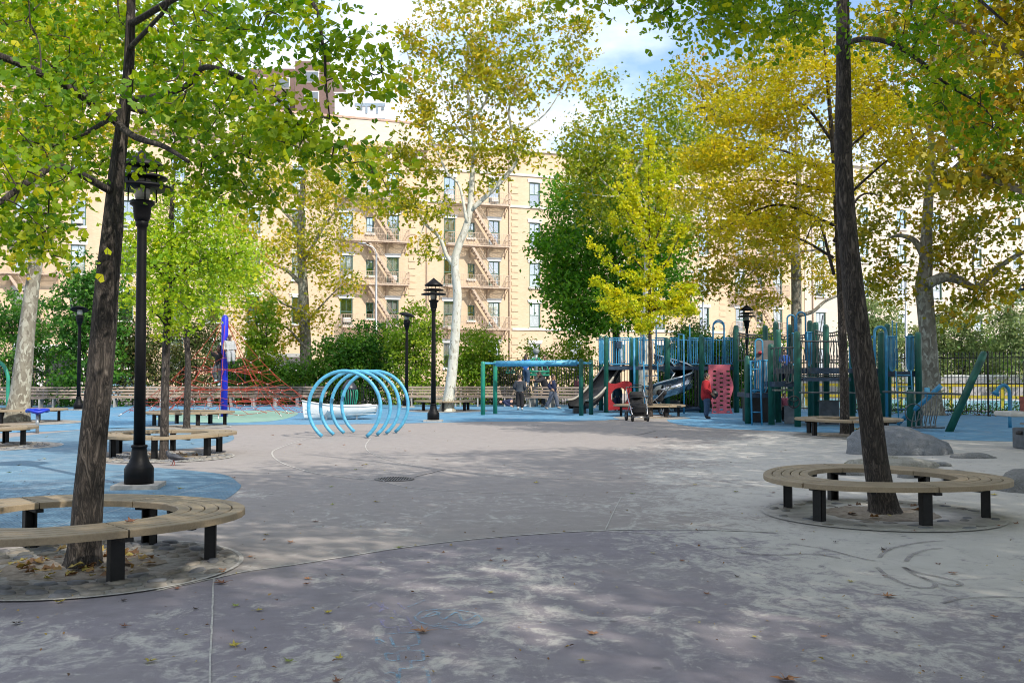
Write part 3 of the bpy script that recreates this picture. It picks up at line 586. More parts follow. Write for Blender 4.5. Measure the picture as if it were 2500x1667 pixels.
def tree(name, label, trunk, limbs, blobs, mats, leaf, seed, sleeves=(), group=None, px=True, cat='tree', leafname='crown', base=None, twig=.010, up=.55, keep=1.0):
    """trunk/limbs: [(px,py,Y,r)..]; blobs: (px,py,Y,rx,ry px, depth m, clumps)"""
    rg = np.random.default_rng(seed); bk, lm = mats; kind, size, per, cr_ = leaf
    W3 = (lambda q: np.array(at(q[0], q[1], q[2]))) if px else (lambda q: np.array(q[:3], float))
    tp = [W3(q) for q in trunk]; b0 = tp[0].copy() if base is None else np.array(base, float)
    if base is None: b0[2] = 0; tp[0][2] = min(tp[0][2], -.03)
    root = thing(name, label, cat, tuple(b0), 0, group)
    big = trunk[0][3] > .09
    m, Q, r = rough_tube([p - b0 for p in tp], [q[3] for q in trunk], 26 if big else 10, 7 if big else 4, .055 if big else .03, rg, .11 if big else 0.0); m.build('trunk', bk, root)
    nodes = [Q[len(Q) // 3:]]; nrad = [r[len(Q) // 3:]]
    for lb in limbs:
        m, Q2, r2 = rough_tube([W3(q) - b0 for q in lb], [q[3] for q in lb], 9, 5, .05, rg); m.build('limb', bk, root); nodes.append(Q2); nrad.append(r2)
    ND = np.vstack(nodes)
    C = []; 
    for (x, y, Y, rx, ry, dp, n) in blobs:
        if px: c = W3((x, y, Y)) - b0; sc = Y / F; e = np.array([rx * sc, dp, ry * sc])
        else: c = np.array([x, y, Y]) - b0; e = np.array([rx, ry, dp])
        u = rg.normal(size=(n, 3)); u /= np.linalg.norm(u, axis=1)[:, None]; u *= rg.uniform(.05, 1, n)[:, None] ** (1 / 2.3); C.append(c + u * e)
    for (pl, rad, n) in sleeves:
        S = catmull([W3(q) - b0 for q in pl], 8); t = rg.uniform(0, 1, n) ** .9 * (len(S) - 1.001); i = t.astype(int); C.append(S[i] + (S[i + 1] - S[i]) * (t - i)[:, None] + rg.normal(size=(n, 3)) * rad * .5)
    C = np.vstack(C) if C else np.zeros((0, 3))
    if keep < 1: C = C[rg.uniform(size=len(C)) < keep]
    # twigs: join every leaf clump to the nearest wood already grown
    d0 = np.array([np.min(((ND - c) ** 2).sum(1)) for c in C]) if len(C) else []; order = np.argsort(d0); tw = MB(); allN = ND.copy(); ext = []
    buf = np.empty((len(allN) + 3 * len(C), 3)); buf[:len(allN)] = allN; cnt = len(allN)
    for k in order:
        c = C[k]; D = ((buf[:cnt] - c) ** 2).sum(1); j = int(np.argmin(D)); a = buf[j]; L_ = math.sqrt(D[j])
        if L_ < .06: continue
        mid = (a + c) / 2 + rg.normal(size=3) * .10 * L_ + np.array([0, 0, .06 * L_]); q = catmull([a, mid, c], 2)
        r0 = min(.05, twig * (.55 + .55 * L_)); tw.tube(q, np.linspace(r0, r0 * .4, len(q)), 4, False)
        buf[cnt] = q[1]; buf[cnt + 1] = q[2]; buf[cnt + 2] = c; cnt += 3
    if tw.v: tag(tw.build('twigs', bk_t if bk is bk_g else bk, root), kind='stuff')
    n = len(C) * per; ci = np.repeat(np.arange(len(C)), per); g = rg.normal(size=(n, 3)) * np.array([cr_, cr_, cr_ * .6]); P = C[ci] + g
    N0 = rg.normal(size=(n, 3)) + np.array([0, 0, up]); ct = rg.uniform(0, 1, len(C)); tone = np.clip(.55 * ct[ci] + .45 * rg.uniform(0, 1, n), 0, 1)
    me = leaves(leafname, P, N0, tone, size, kind, rg); tag(link(leafname, me, lm, root), kind='stuff')
    return root
def pxr(l, Y, r0, r1): 
    n = len(l); return [(x, y, Y, r0 + (r1 - r0) * i / (n - 1)) for i, (x, y) in enumerate(l)]
# --- near ginkgo on the left (trunk leans to the right)
Y1 = 8.2
T1tr = [(202, 1395, Y1, .20), (203, 1370, Y1, .15), (207, 1310, Y1, .124), (216, 1205, Y1, .115), (227, 1090, Y1, .107), (240, 960, Y1, .103), (254, 800, Y1, .098), (263, 680, Y1, .09), (274, 560, Y1, .082), (283, 440, Y1, .066), (296, 330, Y1, .055), (312, 200, Y1, .046), (318, 80, Y1, .04), (322, -80, Y1, .033), (330, -320, Y1, .02)]
tree('ginkgo_tree', 'green ginkgo with a dark leaning trunk inside the big round bench beside the black lamp', T1tr,
     [[(283, 300, Y1, .03), (330, 335, Y1 - .4, .026), (400, 358, Y1 - .7, .02), (460, 395, Y1 - 1, .013)], [(312, 245, Y1, .03), (400, 232, Y1 - .5, .024), (462, 205, Y1 - .8, .022), (500, 165, Y1 - 1, .02), (575, 185, Y1 - 1.1, .018), (640, 222, Y1 - 1.2, .015), (700, 262, Y1 - 1.3, .011), (760, 350, Y1 - 1.3, .007), (852, 400, Y1 - 1.3, .004)],
      [(300, 310, Y1, .034), (190, 228, Y1 - .3, .032), (100, 180, Y1 - .6, .03), (0, 138, Y1 - .9, .026), (-110, 110, Y1 - 1, .02)], [(275, 470, Y1, .03), (150, 408, Y1 - .8, .026), (60, 450, Y1 - 1.2, .024), (-20, 505, Y1 - 1.5, .018), (-120, 520, Y1 - 1.6, .01)],
      [(315, 120, Y1, .022), (372, 60, Y1 - .6, .016), (410, 10, Y1 - .9, .013), (405, -60, Y1 - 1, .01)], [(318, 60, Y1, .028), (500, -30, Y1 - .9, .022), (740, -10, Y1 - 1.4, .016), (788, 110, Y1 - 1.5, .011), (795, 200, Y1 - 1.5, .008), (805, 290, Y1 - 1.5, .004)],
      [(305, 260, Y1, .028), (400, 290, Y1 + 1.2, .02), (560, 330, Y1 + 2, .012)], [(300, 270, Y1, .026), (200, 330, Y1 + 1.2, .018), (80, 380, Y1 + 1.8, .01)]],
     [(120, 120, 9.6, 230, 150, 1.3, 84), (440, 90, 9.4, 180, 130, 1.3, 76), (690, 0, 8.4, 110, 50, .8, 14), (530, 320, 9.4, 170, 110, 1.2, 56), (520, 440, 9.6, 80, 50, .7, 11), (620, 480, 9.6, 90, 50, .7, 14),
      (130, 370, 9.2, 170, 110, 1.0, 46), (60, 550, 7.6, 80, 70, .6, 18), (140, 230, 7.6, 120, 60, .4, 14), (450, 250, 7.4, 90, 60, .4, 10), (30, 20, 7.8, 120, 80, .6, 16), (560, 60, 7.4, 140, 80, .4, 16)],
     (bk_g, LM['ginkgo']), ('fan', .070, 26, .14), 11, sleeves=[([(500, 165, 7.2, 0), (640, 222, 7.0, 0), (700, 262, 6.9, 0), (760, 350, 6.9, 0), (870, 410, 6.9, 0)], .24, 12), ([(740, -10, 6.8, 0), (788, 110, 6.7, 0), (795, 200, 6.7, 0), (810, 300, 6.7, 0)], .20, 9), ([(740, 60, 6.8, 0), (850, 130, 6.8, 0), (960, 220, 6.8, 0)], .16, 8), ([(700, 262, 6.9, 0), (720, 330, 6.8, 0), (860, 380, 6.8, 0)], .18, 10), ([(760, 350, 6.9, 0), (850, 400, 6.9, 0), (930, 470, 6.9, 0)], .14, 6), ([(150, 408, 7.4, 0), (60, 450, 7, 0), (-20, 505, 6.7, 0)], .25, 14), ([(100, 560, 7, 0), (140, 640, 7, 0)], .1, 5)], group='ginkgo trees set in round benches')
# --- near ginkgo on the right (bare leaning trunk, crown overhead)
Y2 = 11.3
T2tr = [(2160, 1266, Y2, .25), (2157, 1240, Y2, .178), (2148, 1190, Y2, .15), (2136, 1110, Y2, .138), (2124, 1000, Y2, .13), (2108, 880, Y2, .126), (2090, 760, Y2, .12), (2074, 620, Y2, .104), (2062, 480, Y2, .098), (2058, 330, Y2, .092), (2060, 200, Y2, .082), (2058, 60, Y2, .074), (2058, -120, Y2, .066), (2070, -420, Y2, .05), (2060, -800, Y2, .03)]
tree('ginkgo_tree', 'tall ginkgo with a bare leaning trunk rising through the round bench in the sand', T2tr,
     [[(2060, 108, Y2, .034), (2110, 96, Y2 - .5, .03), (2170, 105, Y2 - .8, .026), (2240, 145, Y2 - 1, .022), (2310, 205, Y2 - 1.2, .016), (2400, 262, Y2 - 1.3, .009), (2450, 330, Y2 - 1.3, .004)], [(2058, -60, Y2, .04), (1960, -110, Y2 - 1.2, .032), (1800, -90, Y2 - 2.2, .024), (1620, -40, Y2 - 2.8, .016), (1480, -10, Y2 - 3, .008), (1420, -5, Y2 - 3, .004)],
      [(2058, -150, Y2, .04), (2200, -120, Y2 - 1, .03), (2340, -40, Y2 - 1.6, .02), (2460, 60, Y2 - 2, .01)], [(2060, -20, Y2, .02), (2210, -10, Y2 - .6, .014), (2225, 40, Y2 - .8, .01), (2260, 90, Y2 - .9, .006)]],
     [(1560, -25, 8.5, 190, 45, .6, 26), (1740, 10, 8.8, 140, 70, .8, 32), (1880, 30, 9.2, 150, 85, .9, 36), (2000, -10, 9.6, 110, 60, 1, 22), (1390, -18, 8.4, 80, 20, .3, 8), (2230, 40, 10.3, 150, 110, .9, 28), (2330, 200, 10, 110, 90, .6, 16), (2400, 320, 9.9, 80, 70, .4, 12), (2290, 260, 10, 60, 80, .4, 8), (2060, -420, 11.3, 420, 260, 2.2, 90)],
     (bk_g, LM['ginkgo']), ('fan', .068, 22, .14), 12, group='ginkgo trees set in round benches')
# --- slim ginkgos standing in the further benches
tree('ginkgo_tree', 'slim lime-green ginkgo in the round bench just behind the black lamp', [(399, 1122, 18.4, .12), (400, 1105, 18.4, .085), (402, 1000, 18.4, .075), (405, 880, 18.4, .072), (409, 760, 18.4, .07), (413, 640, 18.4, .064), (418, 540, 18.4, .05), (424, 440, 18.4, .03), (428, 380, 18.4, .015)],
     [[(411, 690, 18.4, .035), (380, 650, 18.2, .025), (345, 610, 18, .012)], [(412, 690, 18.4, .035), (450, 660, 18.1, .026), (500, 630, 17.8, .014)], [(408, 800, 18.4, .025), (390, 775, 18.2, .015), (370, 760, 18, .008)], [(415, 600, 18.4, .03), (480, 540, 18.4, .02), (540, 520, 18.6, .01)], [(413, 640, 18.4, .03), (520, 640, 18.2, .022), (600, 610, 18.2, .012)]],
     [(420, 520, 18.4, 110, 110, 1, 60), (430, 640, 18.2, 140, 80, 1.1, 80), (540, 620, 18.2, 90, 70, .8, 46), (360, 600, 18.2, 80, 70, .7, 32), (430, 735, 18.2, 140, 45, .9, 42), (520, 520, 18.5, 90, 70, .8, 34), (420, 800, 18.2, 50, 22, .4, 8)],
     (bk_g, LM['ginkgo_lime']), ('fan', .072, 30, .16), 13, group='ginkgo trees set in round benches')
tree('ginkgo_tree', 'small lime ginkgo in the third round bench before the rope pyramid', [(456, 1046, 29, .14), (456, 1036, 29, .10), (457, 980, 29, .095), (459, 900, 29, .085), (456, 820, 29, .08), (456, 740, 29, .06), (460, 660, 29, .035), (462, 600, 29, .015)], [[(456, 780, 29, .04), (500, 730, 28.6, .025), (560, 700, 28.6, .012)], [(456, 770, 29, .04), (410, 730, 28.8, .025), (380, 710, 28.6, .012)]],
     [(470, 700, 28.8, 120, 75, 1.4, 80), (560, 700, 28.6, 80, 70, 1, 50), (430, 770, 28.6, 70, 30, .8, 22), (600, 650, 28.8, 60, 60, .8, 30)], (bk_g, LM['ginkgo_lime']), ('fan', .085, 30, .22), 14, group='ginkgo trees set in round benches')
Y4 = 36.0
sl = [[(1587, 820, Y4, .05), (1586, 650, Y4, .04), (1584, 480, Y4, .03), (1584, 310, Y4, .01)]] + [[(1587, y0, Y4, .03), ((1587 + x1) / 2 + (8 if x1 > 1587 else -8), (y0 + y1) / 2 + 6, Y4 + dz / 2, .02), (x1, y1, Y4 + dz, .006)] for y0, x1, y1, dz in ((640, 1520, 355, .5), (600, 1500, 440, -.6), (700, 1435, 590, .4), (640, 1625, 420, .5), (620, 1650, 400, -.4), (700, 1680, 520, .3), (560, 1545, 440, -.3), (770, 1470, 740, -.8), (760, 1690, 700, -.6), (740, 1445, 680, -1.2), (730, 1700, 760, -.8), (790, 1560, 800, -1.0), (560, 1612, 380, .2), (680, 1490, 520, .9))]
tree('ginkgo_tree', 'slender yellow-green ginkgo with upswept branches in the round bench by the strollers', [(1588, 1020, Y4, 0.114), (1588, 1008, Y4, 0.084), (1588, 930, Y4, 0.072), (1587, 840, Y4, 0.063), (1586, 760, Y4, 0.054), (1586, 650, Y4, 0.042), (1585, 540, Y4, 0.030), (1584, 420, Y4, 0.018), (1584, 310, Y4, 0.007)], sl[1:],
     [(1580, 760, Y4 - .3, 125, 35, 1.5, 110), (1510, 735, Y4 - .3, 60, 30, 1, 36), (1650, 725, Y4, 60, 35, 1, 36), (1585, 690, Y4, 60, 40, 1, 30)], (bk_g, LM['lime_y']), ('fan', .095, 15, .075), 15, sleeves=[(s, .15, 110 if i == 0 else 52) for i, s in enumerate(sl)], group='ginkgo trees set in round benches')
Y3 = 25.8
lim = [[(2036, 350 + 40 * i, Y3, .045), ((2036 + x) / 2, y0, Y3 + dz / 2, .03), (x, y, Y3 + dz, .008)] for i, (x, y0, y, dz) in enumerate(((1880, 255, 265, .5), (2180, 330, 260, .4), (1800, 370, 360, -.4), (1720, 440, 450, .6), (2230, 420, 340, -.5), (1760, 500, 560, -.8), (2160, 480, 480, .4), (1840, 580, 600, .5), (1960, 540, 600, -1.2)))]
tree('ginkgo_tree', 'broad golden ginkgo with layered branches in the round bench before the boulder', [(2063, 1064, Y3, 0.164), (2063, 1050, Y3, 0.123), (2062, 960, Y3, 0.111), (2058, 860, Y3, 0.107), (2054, 740, Y3, 0.098), (2048, 600, Y3, 0.090), (2040, 450, Y3, 0.074), (2032, 340, Y3, 0.061), (2020, 200, Y3, 0.041), (2012, 110, Y3, 0.025), (2008, 40, Y3, 0.010)], lim,
     [(1950, 180, Y3, 130, 70, 1.2, 90), (1830, 270, Y3, 150, 45, 1.3, 100), (1790, 380, Y3, 150, 40, 1.3, 95), (1760, 480, Y3, 130, 45, 1.2, 80), (1870, 560, Y3 - .5, 150, 45, 1.3, 95), (2150, 280, Y3, 120, 50, 1.2, 75), (2190, 370, Y3, 110, 45, 1.2, 60), (1960, 430, Y3 - 1, 120, 60, .8, 70), (1960, 300, Y3 + .8, 110, 80, .8, 60), (1950, 90, Y3, 80, 50, .8, 30), (2090, 160, Y3, 70, 50, .8, 26), (1900, 520, Y3, 130, 40, 1, 50)],
     (bk_g, LM['yellow']), ('fan', .09, 32, .18), 16, keep=.9, group='ginkgo trees set in round benches', up=.9)
# --- London planes
def P_(l, Y, r0, r1): return pxr(l, Y, r0, r1)
tree('plane_tree', 'white-barked plane tree with a tall airy yellow crown beside the tiered lamp', [(1092, 1004, 42, 0.372), (1093, 990, 42, 0.276), (1098, 955, 42, 0.222), (1106, 880, 42, 0.204), (1113, 790, 42, 0.192), (1117, 720, 42, 0.186), (1111, 645, 42, 0.180), (1120, 600, 42, 0.162), (1136, 558, 42, 0.150), (1147, 513, 42, 0.132), (1153, 424, 42, 0.102), (1157, 357, 42, 0.084), (1152, 290, 42, 0.066), (1140, 200, 42, 0.048), (1148, 100, 42, 0.030), (1150, 10, 42, 0.012)],
     [P_([(1110, 650), (1091, 625), (1073, 580), (1037, 545), (1015, 513), (966, 495), (912, 478), (870, 470)], 42, 0.102, 0.012), P_([(1148, 515), (1211, 455), (1260, 393), (1250, 320), (1243, 268), (1262, 210), (1290, 150)], 42, 0.114, 0.018), P_([(1140, 545), (1122, 455), (1091, 420), (1050, 330), (1020, 250), (1000, 150), (975, 60)], 41.5, 0.066, 0.012),
      P_([(1155, 290), (1185, 250), (1200, 180), (1240, 100), (1260, 20)], 42, 0.054, 0.012), P_([(1255, 330), (1330, 280), (1380, 200), (1420, 110)], 42.5, 0.048, 0.009), P_([(1157, 357), (1110, 300), (1080, 200), (1070, 90)], 42.5, 0.048, 0.009), P_([(1037, 545), (1020, 600), (1030, 650)], 41.6, 0.030, 0.006)],
     [(1150, 70, 42, 150, 120, 2.6, 150), (1110, 230, 42, 140, 110, 2.5, 130), (1240, 200, 42, 120, 140, 2.4, 130), (1370, 130, 42.5, 80, 110, 1.6, 66), (1000, 110, 41.5, 38, 80, .8, 22), (1010, 250, 41.5, 50, 80, 1, 30), (1040, 370, 41.6, 90, 80, 1.6, 66), (940, 400, 42, 80, 65, 1.4, 58), (1190, 350, 42, 110, 80, 1.8, 70), (1270, 370, 42, 60, 60, 1.2, 28), (960, 490, 41.8, 70, 40, 1, 30), (1040, 500, 41.6, 60, 50, 1, 28), (1040, 600, 41.6, 25, 40, .6, 8), (1270, 20, 42, 90, 60, 1.6, 40), (1420, 60, 42.5, 30, 40, .6, 10), (1170, 440, 42, 60, 40, 1, 14)],
     (bk_w, LM['plane']), ('lobe', .175, 27, .27), 21, keep=.54, group='plane trees round the playground')
tree('plane_tree', 'stout mottled plane tree at the far-left bench beside the green arch', [(41, 1032, 32.5, 0.527), (43, 1018, 32.5, 0.391), (50, 960, 32.5, 0.306), (58, 880, 32.5, 0.272), (68, 780, 32.5, 0.238), (80, 690, 32.5, 0.212), (92, 610, 32.5, 0.204), (98, 520, 32.5, 0.187), (90, 420, 32.5, 0.162), (60, 320, 32.5, 0.136), (40, 260, 32.5, 0.119), (70, 180, 32.5, 0.102), (110, 100, 32.5, 0.072), (130, 0, 32.5, 0.060), (140, -150, 32.5, 0.025)],
     [P_([(95, 440), (150, 330), (190, 210), (165, 120), (160, 60)], 33, 0.119, 0.043), P_([(190, 210), (215, 160), (240, 60), (280, -20)], 33, 0.085, 0.043), P_([(92, 430), (40, 380), (-20, 360), (-100, 340)], 32, 0.085, 0.025), P_([(150, 330), (230, 240), (300, 230)], 33.5, 0.060, 0.017)],
     [(60, 120, 33, 200, 170, 3, 190), (230, 90, 33.5, 150, 140, 2.6, 130), (40, 330, 33, 130, 90, 2, 70), (220, 300, 34, 140, 120, 2, 90), (400, 180, 35, 130, 160, 2, 90), (120, 450, 33, 110, 60, 1.4, 30), (70, 620, 32, 60, 40, 1, 10)], (bk_p, LM['plane']), ('lobe', .18, 26, .30), 22, keep=.6, group='plane trees round the playground')
tree('plane_tree', 'mottled plane tree rising from the hedge left of the blue rings', [(750, 986, 54, .40), (748, 930, 54, .32), (745, 840, 54, .30), (742, 750, 54, .28), (738, 650, 54, .24), (734, 560, 54, .2), (738, 470, 54, .15), (745, 400, 54, .08), (750, 340, 54, .03)], [P_([(740, 700), (700, 660), (650, 640), (600, 600)], 54, .13, .03), P_([(738, 640), (770, 590), (800, 540), (850, 480)], 54, .12, .03), P_([(745, 760), (690, 740), (650, 700)], 53.5, .09, .03), P_([(746, 790), (790, 740), (840, 690)], 53.5, .08, .02), P_([(747, 850), (700, 800), (660, 790), (620, 780)], 53.5, .07, .02), P_([(735, 560), (680, 500), (650, 430)], 54, .1, .02)],
     [(700, 420, 54, 130, 90, 3, 120), (830, 460, 54, 110, 80, 2.6, 95), (640, 560, 54, 100, 80, 2.4, 70), (790, 570, 54, 100, 70, 2.4, 70), (690, 620, 53.5, 110, 60, 2.2, 60), (820, 690, 53.5, 70, 50, 1.8, 36), (650, 730, 53.5, 70, 60, 1.8, 40), (770, 770, 53.5, 60, 40, 1.4, 26), (680, 820, 53.5, 60, 40, 1.4, 24), (890, 400, 54, 60, 50, 1.6, 30), (600, 790, 53.5, 50, 60, 1.4, 26)], (bk_p, LM['plane']), ('lobe4', .20, 30, .36), 23, keep=.6, group='plane trees round the playground')
tree('plane_tree', 'big plane tree with pale upper limbs behind the yellow-green ginkgo', [(1568, 1003, 45, 0.298), (1569, 960, 45, 0.236), (1572, 860, 45, 0.223), (1578, 760, 45, 0.205), (1582, 660, 45, 0.180), (1580, 580, 45, 0.155), (1560, 500, 45, 0.124), (1545, 440, 45, 0.099), (1570, 380, 45, 0.068), (1575, 300, 45, 0.037), (1580, 220, 45, 0.012)], [P_([(1570, 520), (1515, 478), (1460, 430), (1445, 380)], 45, 0.081, 0.019), P_([(1575, 540), (1620, 470), (1650, 400), (1660, 320)], 45.5, 0.081, 0.019), P_([(1515, 478), (1480, 480), (1420, 470)], 44.5, 0.050, 0.012), P_([(1555, 470), (1510, 380), (1500, 280)], 45.5, 0.062, 0.012)],
     [(1460, 330, 45.5, 90, 100, 2.6, 100), (1590, 300, 46, 110, 100, 2.8, 110), (1540, 400, 45, 160, 90, 2.8, 170), (1430, 420, 45, 70, 80, 2, 60), (1660, 400, 46, 90, 120, 2.6, 100), (1480, 220, 45.5, 40, 50, 1.2, 16), (1640, 220, 46, 40, 60, 1.2, 16), (1620, 540, 45, 90, 70, 2, 60), (1480, 520, 45.5, 90, 60, 2, 50)], (bk_w, LM['plane_g']), ('lobe4', .19, 30, .36), 24, keep=.65, group='plane trees round the playground')
tree('plane_tree', 'grey plane trunk with stub branches behind the taller play tower', [(1946, 1000, 47, 0.317), (1945, 930, 47, 0.277), (1944, 800, 47, 0.251), (1944, 700, 47, 0.238), (1943, 620, 47, 0.218), (1945, 540, 47, 0.178), (1950, 450, 47, 0.132), (1945, 360, 47, 0.086), (1940, 260, 47, 0.033)], [P_([(1950, 770), (1985, 760), (2015, 735), (2050, 720)], 46.5, 0.112, 0.053), P_([(1945, 620), (1890, 615), (1850, 650), (1810, 690)], 46.5, 0.079, 0.020), P_([(1946, 615), (1990, 610), (2020, 600)], 47, 0.079, 0.026), P_([(1945, 540), (1860, 480), (1800, 420)], 47.5, 0.092, 0.020), P_([(1948, 470), (2010, 400), (2060, 320)], 47.5, 0.079, 0.020)],
     [(1800, 250, 48, 130, 110, 3, 150), (1760, 380, 48, 120, 80, 2.6, 95), (1900, 130, 49, 130, 80, 2.6, 90), (1790, 660, 46.5, 100, 60, 1.8, 60), (1740, 560, 46.5, 70, 60, 1.6, 40), (1860, 740, 46.5, 60, 30, 1.2, 20), (2030, 660, 47, 80, 60, 1.6, 44), (1900, 640, 46.5, 80, 60, 1.4, 40), (2040, 480, 48, 90, 110, 2.4, 70), (1720, 700, 46.3, 50, 40, 1, 18), (1690, 210, 48, 60, 90, 2, 36)], (bk_p, LM['plane_br']), ('lobe4', .20, 28, .36), 25, keep=.62, group='plane trees round the playground')
tree('plane_tree', 'burly plane tree with a heavy side limb before the tall iron fence', [(2276, 1012, 38, .52), (2276, 990, 38, .40), (2272, 920, 38, .33), (2266, 830, 38, .30), (2258, 730, 38, .31), (2256, 690, 38, .30), (2260, 640, 38, .24), (2262, 560, 38, .20), (2268, 470, 38, .17), (2275, 380, 38, .14), (2270, 280, 38, .11), (2280, 180, 38, .08), (2290, 60, 38, .04)], [P_([(2262, 695), (2300, 678), (2340, 684), (2385, 702), (2430, 660), (2480, 625), (2540, 600)], 37.6, .20, .06), P_([(2262, 640), (2235, 590), (2200, 575), (2170, 580)], 38, .15, .04), P_([(2385, 702), (2375, 640), (2390, 560)], 37.6, .05, .02), P_([(2268, 480), (2340, 400), (2420, 350)], 38.5, .12, .03), P_([(2272, 400), (2210, 300), (2180, 200)], 38.5, .11, .03), P_([(2280, 250), (2360, 150), (2430, 60)], 38.5, .09, .02)],
     [(2190, 120, 39, 150, 130, 3, 150), (2380, 130, 39, 130, 130, 3, 130), (2150, 270, 39, 110, 100, 2.4, 90), (2330, 330, 38.5, 130, 100, 2.6, 100), (2210, 430, 38.5, 110, 80, 2, 70), (2430, 450, 38, 100, 100, 2.2, 75), (2340, 560, 37.8, 110, 80, 2, 66), (2150, 560, 38, 80, 70, 1.6, 44), (2420, 690, 37.6, 90, 70, 1.6, 50), (2340, 760, 37.6, 50, 40, 1, 18), (2180, 680, 38, 60, 70, 1.4, 40), (2330, 640, 37.6, 70, 50, 1.2, 26)], (bk_p, LM['plane_br']), ('lobe', .185, 26, .33), 26, keep=.62, group='plane trees round the playground')
# plane whose boughs hang into the upper right corner (trunk stands outside the view)
tree('plane_tree', 'brown-leaved plane boughs hanging in at the top edge beside the bare ginkgo trunk', [(13.6, 20.5, -.03, .5), (13.5, 20.5, .6, .4), (13.4, 20.5, 3, .33), (13.2, 20.5, 6, .28), (13, 20.6, 9, .2), (12.8, 20.8, 12, .1), (12.7, 20.8, 15, .03)],
     [[(13.3, 20.5, 4.2, .13), (12.0, 20.2, 5.0, .11), (10.6, 20, 5.2, .09), (9.4, 19.8, 5.6, .06), (8.6, 19.6, 6.2, .02)], [(13.2, 20.5, 6.5, .12), (11.6, 20.4, 7.6, .1), (9.8, 20.5, 8.6, .07), (8.2, 20.5, 9.4, .03)], [(13, 20.6, 8, .12), (14.8, 19, 10, .08), (16.5, 18, 11.5, .03)], [(13, 20.6, 8.5, .1), (12, 22.5, 10, .07), (11, 24, 11, .03)]],
     [(9.8, 19.9, 6.3, 1.6, 1.2, 1.0, 46), (10.4, 20, 7.8, 1.8, 1.6, 1.1, 60), (9.6, 20.4, 9.2, 1.9, 1.6, .8, 50), (13, 20, 10.5, 3.6, 3.2, 2.6, 130), (8.9, 19.8, 5.6, .8, .7, .45, 10), (15, 18.5, 8.5, 2.4, 2.4, 2, 60), (11.2, 20, 4.5, 1.0, 1, .7, 14)], (bk_p, LM['plane_br']), ('lobe', .18, 22, .33), 27, group='plane trees round the playground', px=False, base=(13.6, 20.5, 0))
# dense dark green tree in the middle
tree('hornbeam_tree', 'dense dark green tree with drooping skirts behind the twin-slide play tower', [(1505, 992, 52, 0.231), (1505, 900, 52, 0.198), (1504, 800, 52, 0.187), (1502, 700, 52, 0.154), (1500, 600, 52, 0.110), (1500, 500, 52, 0.066), (1500, 420, 52, 0.022)], [P_([(1503, 740), (1430, 690), (1370, 680)], 52, 0.077, 0.017), P_([(1503, 740), (1570, 690), (1630, 660)], 52, 0.077, 0.017), P_([(1501, 650), (1430, 590), (1370, 560)], 52, 0.072, 0.017), P_([(1501, 650), (1580, 580), (1640, 540)], 52, 0.072, 0.017), P_([(1500, 560), (1450, 500), (1410, 460)], 52, 0.055, 0.017)],
     [(1420, 490, 52, 100, 80, 3, 120), (1520, 480, 52, 90, 70, 2.6, 70), (1400, 620, 51.5, 100, 80, 3, 125), (1430, 720, 51, 110, 70, 2.8, 120), (1530, 600, 51.5, 120, 100, 3.2, 140), (1600, 700, 51, 90, 80, 2.6, 95), (1480, 780, 50.5, 80, 40, 2, 55), (1370, 700, 51, 50, 60, 1.6, 40), (1360, 590, 51.5, 45, 60, 1.6, 36), (1640, 600, 51.5, 60, 90, 2, 60), (1400, 800, 50.5, 60, 30, 1.4, 24)], (bk_g, LM['hornb']), ('oval', .24, 30, .36), 31)
# overhead grove outside the view whose shade falls on the paving (trunks to the right of and behind the camera)
rg = np.random.default_rng(99)
def canopy_src(x, y, seed, h, rad, label):
    return tree('ginkgo_tree', label, [(x, y, -.03, .26), (x, y, .3, .18), (x, y, 3, .15), (x + .1, y, 6, .12), (x, y + .1, h - 2, .06), (x, y, h, .02)], [[(x, y, 5 + i * .6, .07), (x + math.cos(a) * rad * .5, y + math.sin(a) * rad * .5, 7.4 + i * .5, .045), (x + math.cos(a) * rad, y + math.sin(a) * rad, 8.2 + i * .6, .015)] for i, a in enumerate((.3, 1.6, 2.9, 4.2, 5.4))],
        [(x, y, h - 2.6, rad * .95, rad * .95, 1.9, 230), (x, y, 8.3, rad * 1.1, rad * 1.1, .9, 170)], (bk_g, LM['ginkgo']), ('fan', .15, 28, .34), seed, group='ginkgos of the grove overhead', px=False, base=(x, y, 0))
g0 = canopy_src(9.5, 3.0, 41, 13.0, 3.6, 'ginkgo of the shading grove beside the camera')
for i, (x, y, a) in enumerate(((4.5, -3.5, 1.0), (16.2, 5.5, 3.1), (15.5, 11.8, 5.2), (20.5, 9.0, 1.7), (20.8, 15.8, 2.7), (23.5, 21.5, 1.2), (10.6, 9.0, .9), (17.8, 21.5, 4.4), (19.2, 27.5, .6), (24.5, 28.5, 2.4), (20.5, 33.5, 4.1), (5.4, 4.6, 2.6))):
    dup(g0, (x, y, 0), a, 'ginkgo of the shading grove beside the camera')
def big_plane(x, y, seed, label):
    return tree('plane_tree', label, [(x, y, -.03, .6), (x, y, .5, .42), (x, y, 4, .36), (x + .2, y, 8, .3), (x, y + .2, 13, .16), (x, y, 18, .03)], [[(x, y, 6 + i * .7, .16), (x + math.cos(a) * 3.4, y + math.sin(a) * 3.4, 9.5 + i * .6, .1), (x + math.cos(a) * 6.4, y + math.sin(a) * 6.4, 11 + i * .6, .03)] for i, a in enumerate((.2, 1.2, 2.3, 3.3, 4.4, 5.5))],
        [(x, y, 13.5, 6.0, 6.0, 3.2, 330), (x, y, 10.2, 6.8, 6.8, 1.4, 330)], (bk_p, LM['plane']), ('lobe4', .30, 24, .5), seed, group='planes of the grove overhead', px=False, base=(x, y, 0))
b0 = big_plane(15.0, -4.0, 51, 'plane tree of the shading grove behind the camera')
